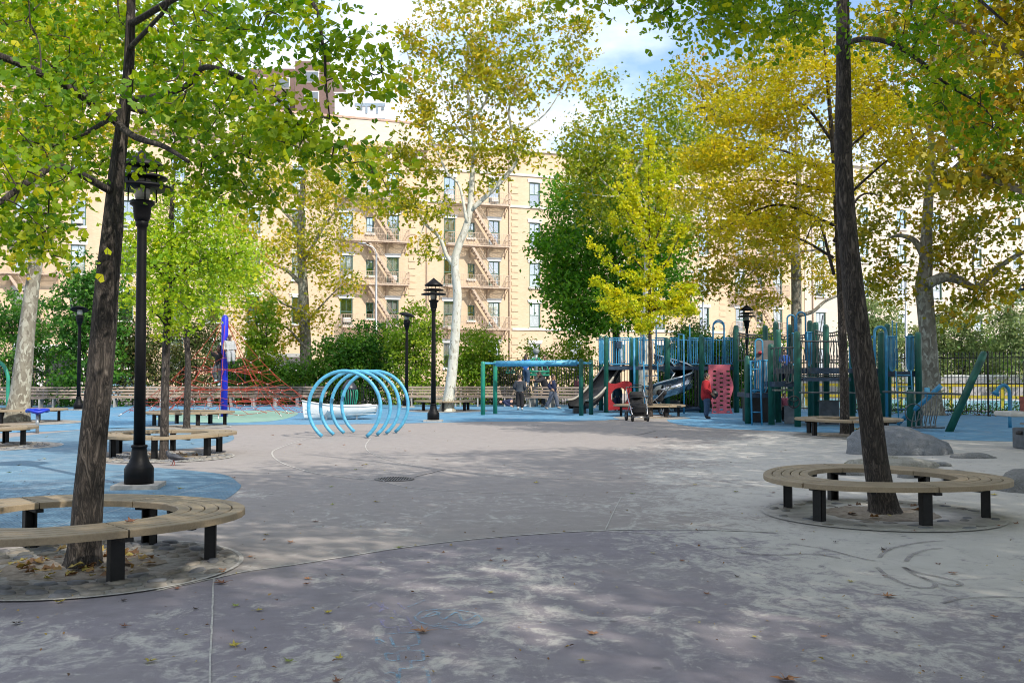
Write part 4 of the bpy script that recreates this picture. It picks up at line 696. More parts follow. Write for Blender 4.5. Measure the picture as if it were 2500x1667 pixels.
for x, y, a in ((6.5, -9.0, 1.0), (24.0, 2.0, 2.0), (-2.0, -10.0, 3.0), (13.5, -14.0, 4.0), (22.5, -9.0, 5.0), (29.0, 11.0, .5), (31.0, 24.0, 1.5), (-10.5, -7.0, 2.5), (28.5, -2.0, .9), (25.6, 27.2, 3.6)):
    o = dup(b0, (x, y, 0), a, 'plane tree of the shading grove behind the camera')
    if x == 25.6: o.scale = (1.3, 1.3, 1.3)  # unseen plane, enlarged so that its shade reaches the slide tower
# ================================================================ SHRUBS
def shrub(label, cx, Y, y0, hw, lm, seed, n=60, per=26, leaf='oval', size=.12, cr_=.22, name='shrub', lobes=3, ybase=None, depth=None):
    """cx: middle px, y0: top px, hw: half width px"""
    rg_ = np.random.default_rng(seed); yb = 911 + CAM_H * F / Y; h = yb - y0; m = hw * Y / F; dp = depth or min(1.6, m * .8)
    bl = []
    for i in range(lobes):
        u = (i + .5) / lobes * 2 - 1; top = y0 + h * rg_.uniform(.0, .16) * abs(u) * 2
        bl += [(cx + u * hw * .62, top + h * .28, Y, hw * .55, h * .28, dp, n // lobes), (cx + u * hw * .75, top + h * .66, Y, hw * .5, h * .34, dp, int(n // lobes * .9))]
    st = [[(cx, yb, Y, .05), (cx + rg_.uniform(-.3, .3) * hw, yb - h * .4, Y, .03), (cx + rg_.uniform(-.7, .7) * hw, y0 + h * .1, Y, .01)] for _ in range(5)]
    return tree(name, label, st[0], st[1:], bl, (bk_t, LM[lm]), (leaf, size, per, cr_), seed, cat='shrub', leafname='foliage', group='shrubs behind the fence', twig=.006)
SH = [('dark maple with pointed leaves behind the left-hand slatted bench', 215, 48, 615, 105, 'dark', 130, 'lobe4', .15), ('dark green bush behind the green arch at the picture edge', 45, 50, 700, 95, 'dark', 90, 'oval', .15), ('dark shrub with a russet cast behind the black lamp post', 335, 50, 755, 70, 'russet', 80, 'oval', .13),
      ('dusky purple-brown shrub behind the slim ginkgo trunks', 460, 50.5, 770, 90, 'russet', 90, 'oval', .13), ('deep green shrub behind the blue net mast', 560, 51.5, 850, 60, 'dark', 60, 'oval', .13), ('feathery pale green sapling beside the rope pyramid top', 640, 52, 700, 45, 'lime', 44, 'oval', .16),
      ('low bright green hedge bush under the garage door', 655, 52, 872, 70, 'hedge', 80, 'oval', .12), ('glossy hedge bush behind the boat', 735, 52, 880, 65, 'hedge', 70, 'oval', .12), ('big mid-green bush behind the blue rings', 835, 52, 800, 85, 'hedge', 130, 'oval', .14), ('dark leafy bush behind the green litter bin', 905, 52.5, 775, 65, 'dark', 80, 'oval', .14),
      ('tall upright bush with spiky shoots between the two lamps', 1010, 51, 735, 75, 'lime', 120, 'oval', .13), ('bushy green shrub right of the white plane trunk', 1165, 51, 800, 70, 'lime', 110, 'oval', .13), ('low russet shrub behind the overhead bar posts', 1235, 51, 880, 55, 'russet', 40, 'oval', .10),
      ('thin wiry shrub with few leaves before the tan wall', 1320, 53, 820, 80, 'lime', 34, 'oval', .12), ('wispy shrub with yellowing leaves behind the spinner', 1405, 53, 815, 60, 'lime', 46, 'oval', .12),
      ('dark dense yew filling the gap under the slide tower', 1690, 46.5, 790, 85, 'dark', 190, 'oval', .13), ('dark yew behind the red climbing panel', 1768, 46.5, 800, 60, 'dark', 120, 'oval', .13), ('pale bush topping the dark yew behind the tower', 1675, 49, 755, 70, 'pale', 60, 'oval', .13),
      ('leafy yellow bush behind the dark rope bridge', 1870, 50, 785, 70, 'lime', 50, 'oval', .13), ('pale feathery bush behind the tower with the blue arch', 2140, 62, 690, 90, 'pale', 110, 'oval', .16), ('pale feathery bush above the tall iron fence', 2330, 64, 715, 110, 'pale', 130, 'oval', .16), ('pale feathery bush above the fence at the picture edge', 2480, 62, 690, 80, 'pale', 100, 'oval', .16), ('grey-green bush behind the pool railing', 2220, 66, 790, 120, 'pale', 90, 'oval', .16), ('dim green bush behind the leaning post', 2400, 68, 800, 130, 'hedge', 110, 'oval', .16)]
for i, (lab, cx, Y, y0, hw, lm, n, lf, sz) in enumerate(SH): shrub(lab, cx, Y, y0, hw, lm, 200 + i, n, leaf=lf, size=sz * 1.35, per=40, lobes=3 if hw > 60 else 2, cr_=.25)
# upright shoots of the tall bush
# ================================================================ FENCES
iron = pm('fence_iron', (.022, .022, .024), .45, .3, 20, .2)
def fence(label, A, B, h, step, pick_r=.011, post_every=2.4, name='iron_fence', low=None, as_parts=True):
    A, B = Vector((*A, 0)), Vector((*B, 0)); d = B - A; Lg = d.length; t = thing(name, label, 'fence', tuple(A), math.atan2(d.y, d.x)); n = int(Lg / step)
    pk = MB().box((0, 0, h / 2 + .03), (pick_r * 2, pick_r * 2, h - .1)); pk.lathe([(pick_r * 1.5, h - .04), (pick_r * 1.8, h), (.001, h + .08)], 5); me = pk.mesh('picket'); me.materials.append(iron)
    posts = int(Lg / post_every)
    for i in range(n + 1): link('picket', me, None, t, (i * step, 0, 0))
    pm_ = MB().box((0, 0, h / 2), (.06, .06, h)); pm_.ball((0, 0, h + .05), .045, 6, 4); pme = pm_.mesh('post'); pme.materials.append(iron)
    for i in range(posts + 1): link('post', pme, None, t, (i * Lg / posts + .03, .035, 0))
    for z in (h - .16, .16) + ((low,) if low else ()): MB().box((Lg / 2, 0, z), (Lg, .035, .035)).build('rail', iron, t)
    return t
fence('tall black iron picket fence with spear tops along the pool', (13.8, 40.2), (24, 33.5), 2.35, .13, .013, low=1.2)
fence('black iron picket fence showing through the play tower', (8.2, 44.2), (13.7, 40.3), 2.3, .13, .013)
fence('tall iron picket fence behind the slide and the children', (-1.6, 50.6), (8.1, 44.3), 2.1, .14, .012)
fence('low iron fence behind the slatted benches and the boat', (-13.5, 50.7), (-1.7, 50.7), 1.0, .13, .010)
fence('iron picket fence before the doorway behind the far-left benches', (-27, 48.5), (-13.6, 50.6), 1.9, .14, .011)
# chain-link and pool beyond the fence
pool = sheet('pool_water', [(10, 47), (30, 38), (44, 52), (18, 62)], .03, pm('pool_blue', (.16, .50, .66), .15, .15, .8, spec=.6))
sheet('pool_deck', [(9, 46.5), (30, 37), (48, 52), (18, 66)], .012, pm('pool_concrete', (.50, .47, .43), .85, .15, 2))
yel = pm('pool_yellow', (.62, .42, .03), .5, .15, 4)
def railing(label, A, B, h):
    A, B = Vector((*A, 0)), Vector((*B, 0)); d = B - A; Lg = d.length; t = thing('pool_railing', label, 'railing', tuple(A), math.atan2(d.y, d.x)); n = int(Lg / 2.1)
    for i in range(n + 1): MB().box((i * Lg / n, 0, h / 2), (.14, .14, h)).build('post', yel, t)
    for z in (h, h * .5): MB().box((Lg / 2, -.08, z), (Lg, .08, .13)).build('rail', yel, t)
    return t
railing('bright yellow railing round the pool behind the iron fence', (10.5, 50.5), (30, 41.5), 1.05)
MB_ = MB(); 
for i in range(40): MB_.box((i * .5, 0, 1.0), (.03, .03, 2.0))
pw = thing('pool_wall', 'long pale wall with dark openings beyond the pool', 'wall', (17, 66, 0), -.3); MB().box((12, .15, .7), (26, .3, 1.4)).build('wall', pm('pool_wall_grey', (.42, .40, .40), .8, .15, 1), pw); MB().box((12, .15, 1.45), (26.2, .4, .1)).build('coping', stone_w, pw)
hg = tree('hedge', 'low dark hedge along the foot of the tall iron fence', [(16, 39.9, 0, .03), (16, 39.9, .3, .02), (16, 39.9, .5, .01)], [], [(14.6 + i * .9, 40.6 - i * .59, .25, .6, .4, .28, 16) for i in range(11)], (bk_t, LM['hedge']), ('oval', .09, 24, .15), 77, px=False, base=(16, 39.9, 0), cat='hedge', leafname='foliage')
# ================================================================ BENCHES ROUND TREES
wood = NB('bench_slat'); p = wood.pos((1, 1, 1), True); f1 = wood.noise(p, 3, 5, .6); f2 = wood.noise(p, 60, 3, .6); rnd = wood.n('ShaderNodeObjectInfo').outputs['Random']
cw = wood.mix(rnd, wood.ramp(f1, [(.3, (.18, .135, .08)), (.7, (.26, .20, .12))]), wood.ramp(f1, [(.3, (.22, .165, .10)), (.7, (.31, .24, .15))])); wood.set(Base_Color=wood.mix(.15, cw, wood.ramp(f2, [(.3, (.1, .08, .06)), (.7, (.45, .38, .3))])), Roughness=.62); wood.bump(f2, .15, .003); wood = wood.m
steel_k = pm('bench_steel', (.008, .008, .009), .55, .3, 14, spec=.3)
RING, AMP = 1.0, .055
def ring_r(th, base): return base * (1 + AMP * math.cos(3 * th))
def make_bench(label, loc, rz):
    t = thing('ring_bench', label, 'bench', loc, rz, 'round benches built about the trees'); ZT, TH = .435, .055
    rin, rout, ns = .80, 1.34, 5; wsl = (rout - rin) / ns
    for sgm in range(6):
        t0, t1 = sgm * math.pi / 3 + .006, (sgm + 1) * math.pi / 3 - .006
        for k in range(ns):
            a, b_ = rin + k * wsl + .005, rin + (k + 1) * wsl - .005; mb = MB(); n = 8; vs = []; bv = .006
            for i in range(n + 1):
                th = t0 + (t1 - t0) * i / n; ca, sa = math.cos(th), math.sin(th); ra, rb = ring_r(th, a), ring_r(th, b_)
                for r_, z in ((ra, ZT - TH), (ra, ZT - bv), (ra + bv, ZT), (rb - bv, ZT), (rb, ZT - bv), (rb, ZT - TH)): vs.append((r_ * ca, r_ * sa, z))
            fs = [(i * 6 + q, i * 6 + (q + 1) % 6, (i + 1) * 6 + (q + 1) % 6, (i + 1) * 6 + q) for i in range(n) for q in range(6)] + [tuple(range(6))[::-1], tuple(range(n * 6, n * 6 + 6))]
            mb.add(vs, fs); o = mb.build('slat', wood, t); 
    for i in range(6):
        th = i * math.pi / 3; r_ = ring_r(th, 1.10); lg = MB(); w = .105
        lg.box((r_, 0, (ZT - TH - .01) / 2 - .01), (.016, w, ZT - TH + .01)); lg.box((r_ - .04, w / 2 - .008, (ZT - TH - .01) / 2 - .01), (.09, .016, ZT - TH + .01)); lg.box((r_ - .04, -w / 2 + .008, (ZT - TH - .01) / 2 - .01), (.09, .016, ZT - TH + .01))
        lg.build('leg', steel_k, t, rz=th)
        MB().box((1.05, 0, ZT - TH - .019), (.42, .07, .03)).build('bracket', steel_k, t, rz=th); MB().box((1.02, 0, ZT - TH - .019), (.38, .05, .028)).build('bracket', steel_k, t, rz=th + math.pi / 6)
    return t
bc = lambda px, py: tuple(gp(px, py))
bench0 = make_bench('big round slatted bench about the near leaning trunk, a dry leaf on its seat', (bc(202, 1378)[0] - .10, bc(202, 1378)[1], 0), R(12))
BR = gp(2157, 1255)
dup(bench0, (BR.x - .02, BR.y + .12, 0), R(-22), 'round slatted bench about the bare leaning trunk on the pale sand')
dup(bench0, bc(402, 1110), R(40), 'round slatted bench about the slim ginkgo behind the black lamp')
dup(bench0, bc(458, 1038), R(5), 'round slatted bench in front of the rope pyramid')
dup(bench0, bc(52, 1030), R(25), 'round slatted bench about the stout mottled plane trunk')
dup(bench0, (gp(-78, 1090).x, gp(-78, 1090).y, 0), R(10), 'round slatted bench cut off by the picture edge near the blue spinner seat')
dup(bench0, bc(1590, 1016), R(50), 'round slatted bench with a stroller parked before it')
dup(bench0, (gp(2063, 1062).x + .1, gp(2063, 1062).y, 0), R(15), 'round slatted bench between the play tower and the boulder')
dup(bench0, (gp(1092, 1002).x - .1, gp(1092, 1002).y - .1, 0), R(30), 'round slatted bench about the white plane trunk')
dup(bench0, (gp(1655, 990).x, gp(1655, 990).y, 0), R(20), 'round slatted bench half hidden under the slide tower')
# tree pits with their rings of setts
soil = NB('pit_soil'); p = soil.pos(); soil.set(Base_Color=soil.ramp(soil.noise(p, 14, 6, .7), [(.3, (.16, .12, .085)), (.7, (.33, .29, .235))]), Roughness=.95); soil.bump(soil.noise(p, 30, 5, .7), .8, .02); soil = soil.m
sett = [pm('sett_grey', (.22, .215, .20), .9, .3, 8, bump=.4), pm('sett_brown', (.25, .225, .195), .9, .3, 8, bump=.4), pm('sett_blue', (.18, .185, .20), .85, .3, 8, bump=.4)]
mortar = pm('sett_mortar', (.30, .285, .26), .95, .25, 14, bump=.5)
sandbed = pm('pit_sand', (.44, .42, .385), .95, .2, 6, bump=.4); prg = random.Random(3); setts = []
for k in range(9):
    m = MB(); n = 7; rr = [prg.uniform(.8, 1.05) for _ in range(n)]; pts = [(math.cos(i * 6.283 / n) * .095 * rr[i], math.sin(i * 6.283 / n) * .062 * rr[i]) for i in range(n)]
    pts2 = [(x * .84, y * .84) for x, y in pts]; vs = [(x, y, 0) for x, y in pts] + [(x, y, .012) for x, y in pts] + [(x, y, .021 + prg.uniform(-.004, .005)) for x, y in pts2]
    m.add(vs, [(i, (i + 1) % n, n + (i + 1) % n, n + i) for i in range(n)] + [(n + i, n + (i + 1) % n, 2 * n + (i + 1) % n, 2 * n + i) for i in range(n)] + [tuple(range(2 * n, 3 * n))], True); me = m.mesh('sett'); me.materials.append(sett[k % 3]); setts.append(me)
def pit(label, loc, ro=1.27, stones=True, sandy=False):
    t = thing('tree_pit', label, 'tree pit', loc, 0, 'paved pits round the tree trunks')
    m = MB(); n = 36; m.add([(ro * math.cos(i * 6.283 / n), ro * math.sin(i * 6.283 / n), .009) for i in range(n)], [tuple(range(n))]); m.build('mortar_bed', sandbed if sandy else mortar, t)
    m = MB(); rg_ = np.random.default_rng(int(ro * 100)); rings = [(0.0, .045)] + [(r_, z) for r_, z in ((.2, .04), (.4, .028), (.58, .016), (.64, .010))]
    vs = [(0, 0, .05)]; fs = []
    for j, (r_, z) in enumerate(rings[1:]):
        for i in range(n): a = i * 6.283 / n; q = r_ * (1 + rg_.uniform(-.06, .06)); vs.append((q * math.cos(a), q * math.sin(a), z + rg_.uniform(-.006, .006)))
    fs += [(0, 1 + i, 1 + (i + 1) % n) for i in range(n)]
    for j in range(len(rings) - 2):
        for i in range(n): a = 1 + j * n; fs.append((a + i, a + n + i, a + n + (i + 1) % n, a + (i + 1) % n))
    m.add(vs, fs, True); m.build('soil', soil, t)
    if stones:
        for r_ in (.74, .89, 1.04, 1.18):
            c_ = int(2 * math.pi * r_ / .215)
            for i in range(c_):
                if prg.random() < (.55 if sandy else .12): continue
                a = 6.283 * (i + prg.uniform(-.12, .12) + (.5 if int(r_ * 100) % 2 else 0)) / c_; o = link('sett', prg.choice(setts), None, t, (r_ * math.cos(a), r_ * math.sin(a), (.004 if not sandy else -.007) + prg.uniform(-.004, .004)), a + math.pi / 2 + prg.uniform(-.15, .15)); o.scale = (prg.uniform(.9, 1.12), prg.uniform(.9, 1.1), 1)
    rm = MB().strip([(ro * math.cos(i * 6.2832 / 60), ro * math.sin(i * 6.2832 / 60), 0) for i in range(61)], .035, .011); rm.build('rim', joint_m, t)
    return t
pit('sett-paved pit round the near leaning trunk with drifted leaves', bc(202, 1383)); pit('sand-blown paved pit round the bare leaning trunk', bc(2150, 1255), 1.3, sandy=True)
pit('paved pit round the slim ginkgo behind the lamp', bc(402, 1116)); pit('paved pit by the rope pyramid bench', bc(456, 1042), stones=False)
pit('paved pit at the left edge beside the spinner seat', (gp(-30, 1090).x, gp(-30, 1090).y, 0), 1.5); pit('pale pit round the stout mottled trunk', bc(50, 1032), 1.9, stones=False); pit('pit round the ginkgo by the strollers', bc(1590, 1020), 1.35, stones=False); pit('pit round the dark trunk by the boulder', bc(2063, 1064), 1.3, stones=False); pit('pit round the white plane trunk', bc(1092, 1003), 1.7, stones=False)
# ================================================================ SLATTED PARK BENCHES
slat_m = pm('park_slat', (.33, .26, .21), .8, .25, 7, stretch=(.3, 3, 3), obj=True); conc = pm('bench_concrete', (.34, .33, .31), .9, .2, 8)
def park_bench(label, loc, rz, Lg=3.6):
    t = thing('slatted_bench', label, 'bench', loc, rz, 'slatted benches along the fence')
    for z, y in ((.50, .16), (.64, .20), (.78, .24), (.92, .28)): MB().box((0, y, z), (Lg, .035, .085), rx=-.25).build('slat', slat_m, t)
    for y in (-.34, -.23, -.12, -.01): MB().box((0, y, .44), (Lg, .085, .04)).build('slat', slat_m, t)
    for x in np.linspace(-Lg / 2 + .2, Lg / 2 - .2, 4): 
        o = MB(); o.box((x, -.17, .20), (.07, .40, .42)); o.box((x, .22, .48), (.06, .05, .95), rx=-.25); o.build('support', conc, t)
    return t
pb0 = park_bench('slatted bench behind the rope pyramid ropes', (at(430, 960, 48).x, 48.4, 0), 0)
for px, lab in ((535, 'slatted bench right of the blue net mast'), (642, 'slatted bench with its end behind the boat bow'), (700, 'slatted bench behind the blue rings'), (1085, 'slatted bench behind the white plane trunk'), (1205, 'slatted bench behind the green end posts of the overhead bar')):
    dup(pb0, (at(px, 960, 48).x, 48.4, 0), 0, lab)
dup(pb0, (at(1375, 960, 46.5).x, 46.6, 0), R(-30), 'slatted bench behind the running children'); dup(pb0, (at(150, 960, 46).x, 46.6, 0), R(8), 'weathered slatted bench before the far-left doorway'); dup(pb0, (at(300, 960, 47).x, 47.6, 0), R(6), 'slatted bench seen left of the black lamp post'); dup(pb0, (at(-10, 960, 45).x, 45.8, 0), R(8), 'slatted bench at the picture edge behind the green arch')
# ================================================================ LAMP POSTS
black = pm('lamp_black', (.004, .004, .005), .5, .3, 12, spec=.2); lens = pm('lamp_lens', (.35, .34, .30), .2, .1, 6)
def lamp(label, loc, kind, rz=0.0):
    t = thing('lamp_post', label, 'lamp post', loc, rz, 'black park lamps')
    MB().box((0, 0, .03), (.62, .62, .06)).build('footing', conc, t)
    MB().lathe([(.20, .06), (.20, .27), (.185, .30), (.14, .36), (.115, .44), (.105, .52), (.10, .56), (.112, .565), (.112, .59), (.10, .60)], 16).build('base', black, t)
    MB().lathe([(.082, .58), (.074, 2.2), (.066, 3.6), (.066, 3.66), (.088, 3.68), (.088, 3.74), (.075, 3.76)], 14).build('pole', black, t)
    if kind == 'tier':
        MB().lathe([(.09, 3.74), (.115, 3.80), (.125, 3.95), (.17, 3.98), (.17, 4.03), (.05, 4.05)], 16).build('collar', black, t); MB().lathe([(.085, 4.03), (.11, 4.12), (.11, 4.36), (.07, 4.42)], 12).build('lens', lens, t)
        for i in range(4): a = i * math.pi / 2 + .4; MB().cyl((.19 * math.cos(a), .19 * math.sin(a), 4.02), (.19 * math.cos(a), .19 * math.sin(a), 4.56), .011, n=5).build('rod', black, t)
        for r_, z in ((.42, 4.20), (.34, 4.34)): MB().lathe([(.15, z), (r_, z + .005), (r_, z + .03), (r_ - .08, z + .06), (.16, z + .075)], 24).build('louvre', black, t)
        MB().lathe([(.30, 4.50), (.31, 4.53), (.14, 4.66), (.02, 4.76), (.001, 4.78)], 20).build('cap', black, t)
    else:
        MB().lathe([(.10, 3.74), (.12, 3.82), (.16, 3.95), (.16, 4.10), (.05, 4.12)], 14).build('collar', black, t); MB().lathe([(.10, 4.10), (.12, 4.2), (.10, 4.36)], 12).build('lens', lens, t)
        m = MB().lathe([(.04, 4.46), (.22, 4.44), (.36, 4.36), (.37, 4.33), (.20, 4.36), (.03, 4.38)], 22); M = Matrix.Rotation(R(14), 3, 'X') @ Matrix.Rotation(R(8), 3, 'Y'); c0 = Vector((0, 0, 4.36)); m.v = [tuple(M @ (Vector(v) - c0) + c0) for v in m.v]; m.build('shade', black, t)
    return t
l0 = lamp('near black lamp post between the leaning trunk and the slim ginkgo', bc(339, 1190), 'tier', R(8))
dup(l0, bc(1058, 1029), 0, 'black lamp post with tiered pagoda head beside the white plane trunk'); dup(l0, (at(1824, 900, 46).x, 46, 0), R(20), 'tiered lamp head showing above the rope bridge'); dup(l0, (at(2526, 900, 31).x, 31, 0), R(20), 'tiered lamp at the extreme picture edge')
l1 = lamp('thin black lamp with a tilted round shade left of the tiered lamp', (at(993, 900, 47).x, 47, 0), 'disc', R(20)); dup(l1, (at(193, 900, 43).x, 43, 0), R(160), 'black lamp with a round shade before the dark maple')
galv = pm('galvanised', (.40, .42, .43), .4, .15, 5, .7)
for px, Y, ytop, lab in ((919, 62, 620, 'slim galvanised street light pole before the fire escape'), (1716, 60, 690, 'white street pole left of the lamp behind the tower'), (2211, 58, 690, 'white street pole behind the tower with the blue arch')):
    b_ = at(px, ytop, Y); t = thing('street_pole', lab, 'street pole', (b_.x, Y, 0), 0, 'street poles beyond the fence'); MB().lathe([(.11, 0), (.10, .6), (.085, .7), (.06, b_.z)], 10).build('pole', galv, t)
    m = MB().tube(catmull([(0, 0, b_.z - .05), (-.15, 0, b_.z + .35), (-.7, -.2, b_.z + .6)], 5), .035, 6); m.build('arm', galv, t); MB().ball((-.85, -.25, b_.z + .62), (.28, .12, .08), 10, 6).build('lamp_head', galv, t)
# ================================================================ PLAY EQUIPMENT
blue_p = pm('paint_blue', (.04, .245, .43), .38, .15, 5); blue_l = pm('paint_sky_blue', (.085, .36, .56), .42, .2, 9); green_p = pm('paint_green', (.008, .095, .068), .42, .2, 4); green_l = pm('paint_bright_green', (.02, .24, .15), .4, .15, 4)
navy = pm('deck_navy', (.018, .045, .085), .5, .3, 7); red_p = pm('panel_red', (.33, .015, .02), .45, .2, 4); pink_p = pm('panel_coral', (.56, .12, .16), .5, .12, 4); greyp = pm('panel_grey', (.10, .115, .135), .6, .25, 5); darkbar = pm('bar_grey', (.10, .11, .11), .45, .2, 8, .3); blk_pl = pm('black_plastic', (.016, .016, .018), .5, .3, 8)
# --- tunnel of four big rings
t = thing('ring_tunnel', 'climbing tunnel of four large sky-blue steel rings standing on the paving', 'climbing rings', (-4.14, 24.65, 0))
for i, (x, y) in enumerate(((0, 0), (.155, .72), (.31, 1.36), (.48, 1.95))):
    m = MB(); a0 = R(-52); pts = [(.90 * math.cos(a), 0, .755 + .90 * math.sin(a)) for a in np.linspace(a0, math.pi - a0, 44)]; m.tube(pts, .046, 12); m.build('ring', blue_l, t, (x, y, 0), R(-3 - i))
# --- rowing boat
t = thing('play_boat', 'small white rowing boat with lapped hull set on the blue rubber', 'boat', tuple(gp(828, 1024)), R(20))
def hull(off, zlo, top):
    V = []; n, k = 22, 9
    for i in range(n + 1):
        u = i / n; x = -1.28 + 2.5 * u; w = (.56 * math.sin(min(1, (u + .02) * 1.25) * math.pi / 2) ** .95) * (1 - .18 * max(0, u - .6) / .4) - off; zt = .38 + .29 * (1 - u) ** 2 + .12 * u ** 2 + top; zb = .03 + .17 * u ** 3 + .16 * max(0, .12 - u) + zlo; w = max(w, .012)
        for j in range(k + 1):
            q = j / k * 2 - 1; a = abs(q); V.append((x - .10 * (1 - a) * (1 - u) ** 4 * -1, w * math.copysign(min(1, (a * 1.25)) ** .7, q) if a > 0 else 0, zb + (zt - zb) * max(0, (a - .12) / .88) ** 1.5))
    Fq = [(i * (k + 1) + j, (i + 1) * (k + 1) + j, (i + 1) * (k + 1) + j + 1, i * (k + 1) + j + 1) for i in range(n) for j in range(k)]; return V, Fq, n, k
wh = pm('boat_white', (.76, .76, .74), .4, .08, 3); gri = pm('boat_inside', (.48, .49, .51), .6, .12, 4)
V, Fq, n, k = hull(0, 0, 0); m = MB(); m.add(V, Fq, True); m.add([V[n * (k + 1) + j] for j in range(k + 1)], [tuple(range(k + 1))]); m.build('hull', wh, t)
V2, Fq, n, k = hull(.03, .035, -.01); m = MB(); m.add(V2, [f[::-1] for f in Fq], True); m.add([V2[n * (k + 1) + j] for j in range(k + 1)], [tuple(range(k, -1, -1))]); m.build('inner_shell', gri, t)
for j in (0, k):
    m = MB(); m.tube([Vector(V[i * (k + 1) + j]) for i in range(n + 1)], .028, 8); m.build('gunwale', pm('boat_rail', (.62, .61, .58), .5), t)
m = MB(); m.tube([Vector(V[n * (k + 1) + j]) for j in range(k + 1)], .026, 8, False); m.build('transom_rail', MATS['boat_rail'], t)
for x in (-.35, .45): MB().box((x, 0, .33), (.22, 1.0, .03)).build('thwart', gri, t)
for x in (-.5, .55): m = MB(); m.box((x, -.30, .06), (.06, .05, .14), rx=.3); m.build('cleat', galv, t)
for q in (0.30, .52, .72):
    for sgn in (-1, 1):
        m = MB(); m.tube([(V[i * (k + 1) + (0 if sgn < 0 else k)][0], V[i * (k + 1) + (0 if sgn < 0 else k)][1] * (.60 + .42 * q) + sgn * .004, .06 + (V[i * (k + 1)][2] - .06) * q) for i in range(1, n + 1)], .007, 5); m.build('strake', wh, t)
# --- rope pyramid
base = gp(547, 1017); t = thing('rope_pyramid', 'red rope climbing pyramid hung from a bright blue mast', 'climbing net', tuple(base))
rope = pm('rope_red', (.36, .045, .022), .7, .25, 20); clampm = pm('rope_clamp', (.62, .60, .58), .35, .1, 5, .5)
MB().lathe([(.125, 0), (.125, 3.66), (.09, 3.74), (.001, 3.76)], 16).build('mast', pm('mast_blue', (.012, .02, .55), .4, .1, 3), t)
ANC = [(-4.0, .25), (-2.0, -.75), (.35, -1.9), (2.2, -.3), (3.7, 1.9), (1.6, 3.3), (-.8, 3.6), (-3.0, 2.4)]
rp = MB(); cl = []; top = Vector((0, 0, 3.68)); LV = [.30, .40, .50, .60, .70, .80, .90]; NA = len(ANC)
def edge(i, u):
    a = Vector((*ANC[i % NA], .02)); q = top + (a - top) * u; q.z -= .55 * math.sin(math.pi * u) * (1 - .2 * u); return q
for i in range(NA):
    pts = [edge(i, u) for u in np.linspace(.02, 1, 15)]; rp.tube(pts, .011, 5)
    for j, u in enumerate(LV):
        a, b_ = edge(i, u), edge(i + 1, u); nseg = 1 + int((b_ - a).length / .75); row = []
        for s_ in range(nseg + 1): q = a + (b_ - a) * (s_ / nseg); q.z -= .10 * math.sin(math.pi * s_ / nseg) + (.06 if (s_ + j) % 2 and 0 < s_ < nseg else 0); row.append(q)
        rp.tube(row, .0085, 5, False); cl += row
        if j + 1 < len(LV):
            a2, b2 = edge(i, LV[j + 1]), edge(i + 1, LV[j + 1]); n2 = 1 + int((b2 - a2).length / .75)
            for s_ in range(1, nseg + 1):
                if s_ < nseg or j % 2: q2 = a2 + (b2 - a2) * min(1, (s_ + (.5 if j % 2 else 0)) / (n2 if s_ < n2 else n2)); q2.z -= .10; rp.tube([row[s_], q2], .0085, 5, False)
    for zz, u in ((1.0, .62), (1.75, .45), (.55, .78)): rp.tube([Vector((0, 0, zz)), edge(i, u)], .0085, 5, False); cl.append(Vector((0, 0, zz)))
for hz, u in ((2.05, .36), (1.3, .55)):
    for i in range(NA): a, b_ = edge(i, u) * .55, edge(i + 1, u) * .55; a.z = b_.z = hz - .3; rp.tube([a, b_], .0085, 5, False); rp.tube([a, edge(i, u)], .0085, 5, False)
tag(rp.build('rope_net', rope, t), kind='stuff')
cm = MB()
for q in cl: cm.ball(q, .022, 5, 4)
tag(cm.build('rope_clamps', clampm, t), kind='stuff')
for i, a in enumerate(ANC): m = MB(); m.cyl((*a, .0), (a[0] * .97, a[1] * .97, .10), .03, .02, 6); m.build('anchor', clampm, t)
# --- litter bin
t = thing('litter_bin', 'dark green slatted litter bin with a black dome lid behind the boat', 'litter bin', (at(853, 960, 45.5).x, 45.5, 0))
for i in range(20): a = i * 6.2832 / 20; m = MB(); m.tube(catmull([(.26, 0, .06), (.36, 0, .45), (.38, 0, .72), (.34, 0, .86)], 4), .022, 5); m.build('slat', green_l, t, rz=a)
MB().lathe([(.25, .05), (.30, .06), (.34, .5), (.30, .84), (.28, .84)], 16).build('liner', blk_pl, t); MB().lathe([(.35, .84), (.37, .88), (.33, 1.0), (.22, 1.16), (.14, 1.24), (.13, 1.30), (.001, 1.33)], 20).build('lid', pm('bin_lid', (.03, .032, .045), .35), t)
# --- overhead track bar
t = thing('track_ride', 'overhead sky-blue track beam carried on four green posts', 'track ride', (0, 0, 0))
ps = [gp(1179, 1013), gp(1209, 1010), gp(1419, 1015), gp(1443, 1012)]; tops = [882, 881, 876, 878]
for p_, ty in zip(ps, tops):
    z = at(0, ty, p_.y).z; MB().lathe([(.085, 0), (.085, z - .08), (.07, z - .02), (.03, z), (.001, z + .005)], 14, (p_.x, p_.y, 0)).build('post', green_l if p_.x < 0 else green_p, t)
zb = at(0, 888.5, ps[1].y).z; A, B = Vector((ps[1].x + .05, (ps[0].y + ps[1].y) / 2 - .1, zb)), Vector((ps[2].x - .12, (ps[2].y + ps[3].y) / 2 - .1, zb + .03))
MB().tube([A, B], .115, 14).build('beam', blue_l, t)
for a, b_ in ((ps[0], ps[1]), (ps[2], ps[3])): MB().cyl((a.x, a.y, zb + .02), (b_.x, b_.y, zb + .02), .045, n=10).build('cross_bar', blue_l, t)
MB().cyl((ps[2].x, ps[2].y, zb + .02), (B.x, B.y, B.z), .05, n=8).build('cross_bar', blue_l, t); MB().cyl((ps[1].x, ps[1].y, zb + .02), (A.x, A.y, A.z), .05, n=8).build('cross_bar', blue_l, t)
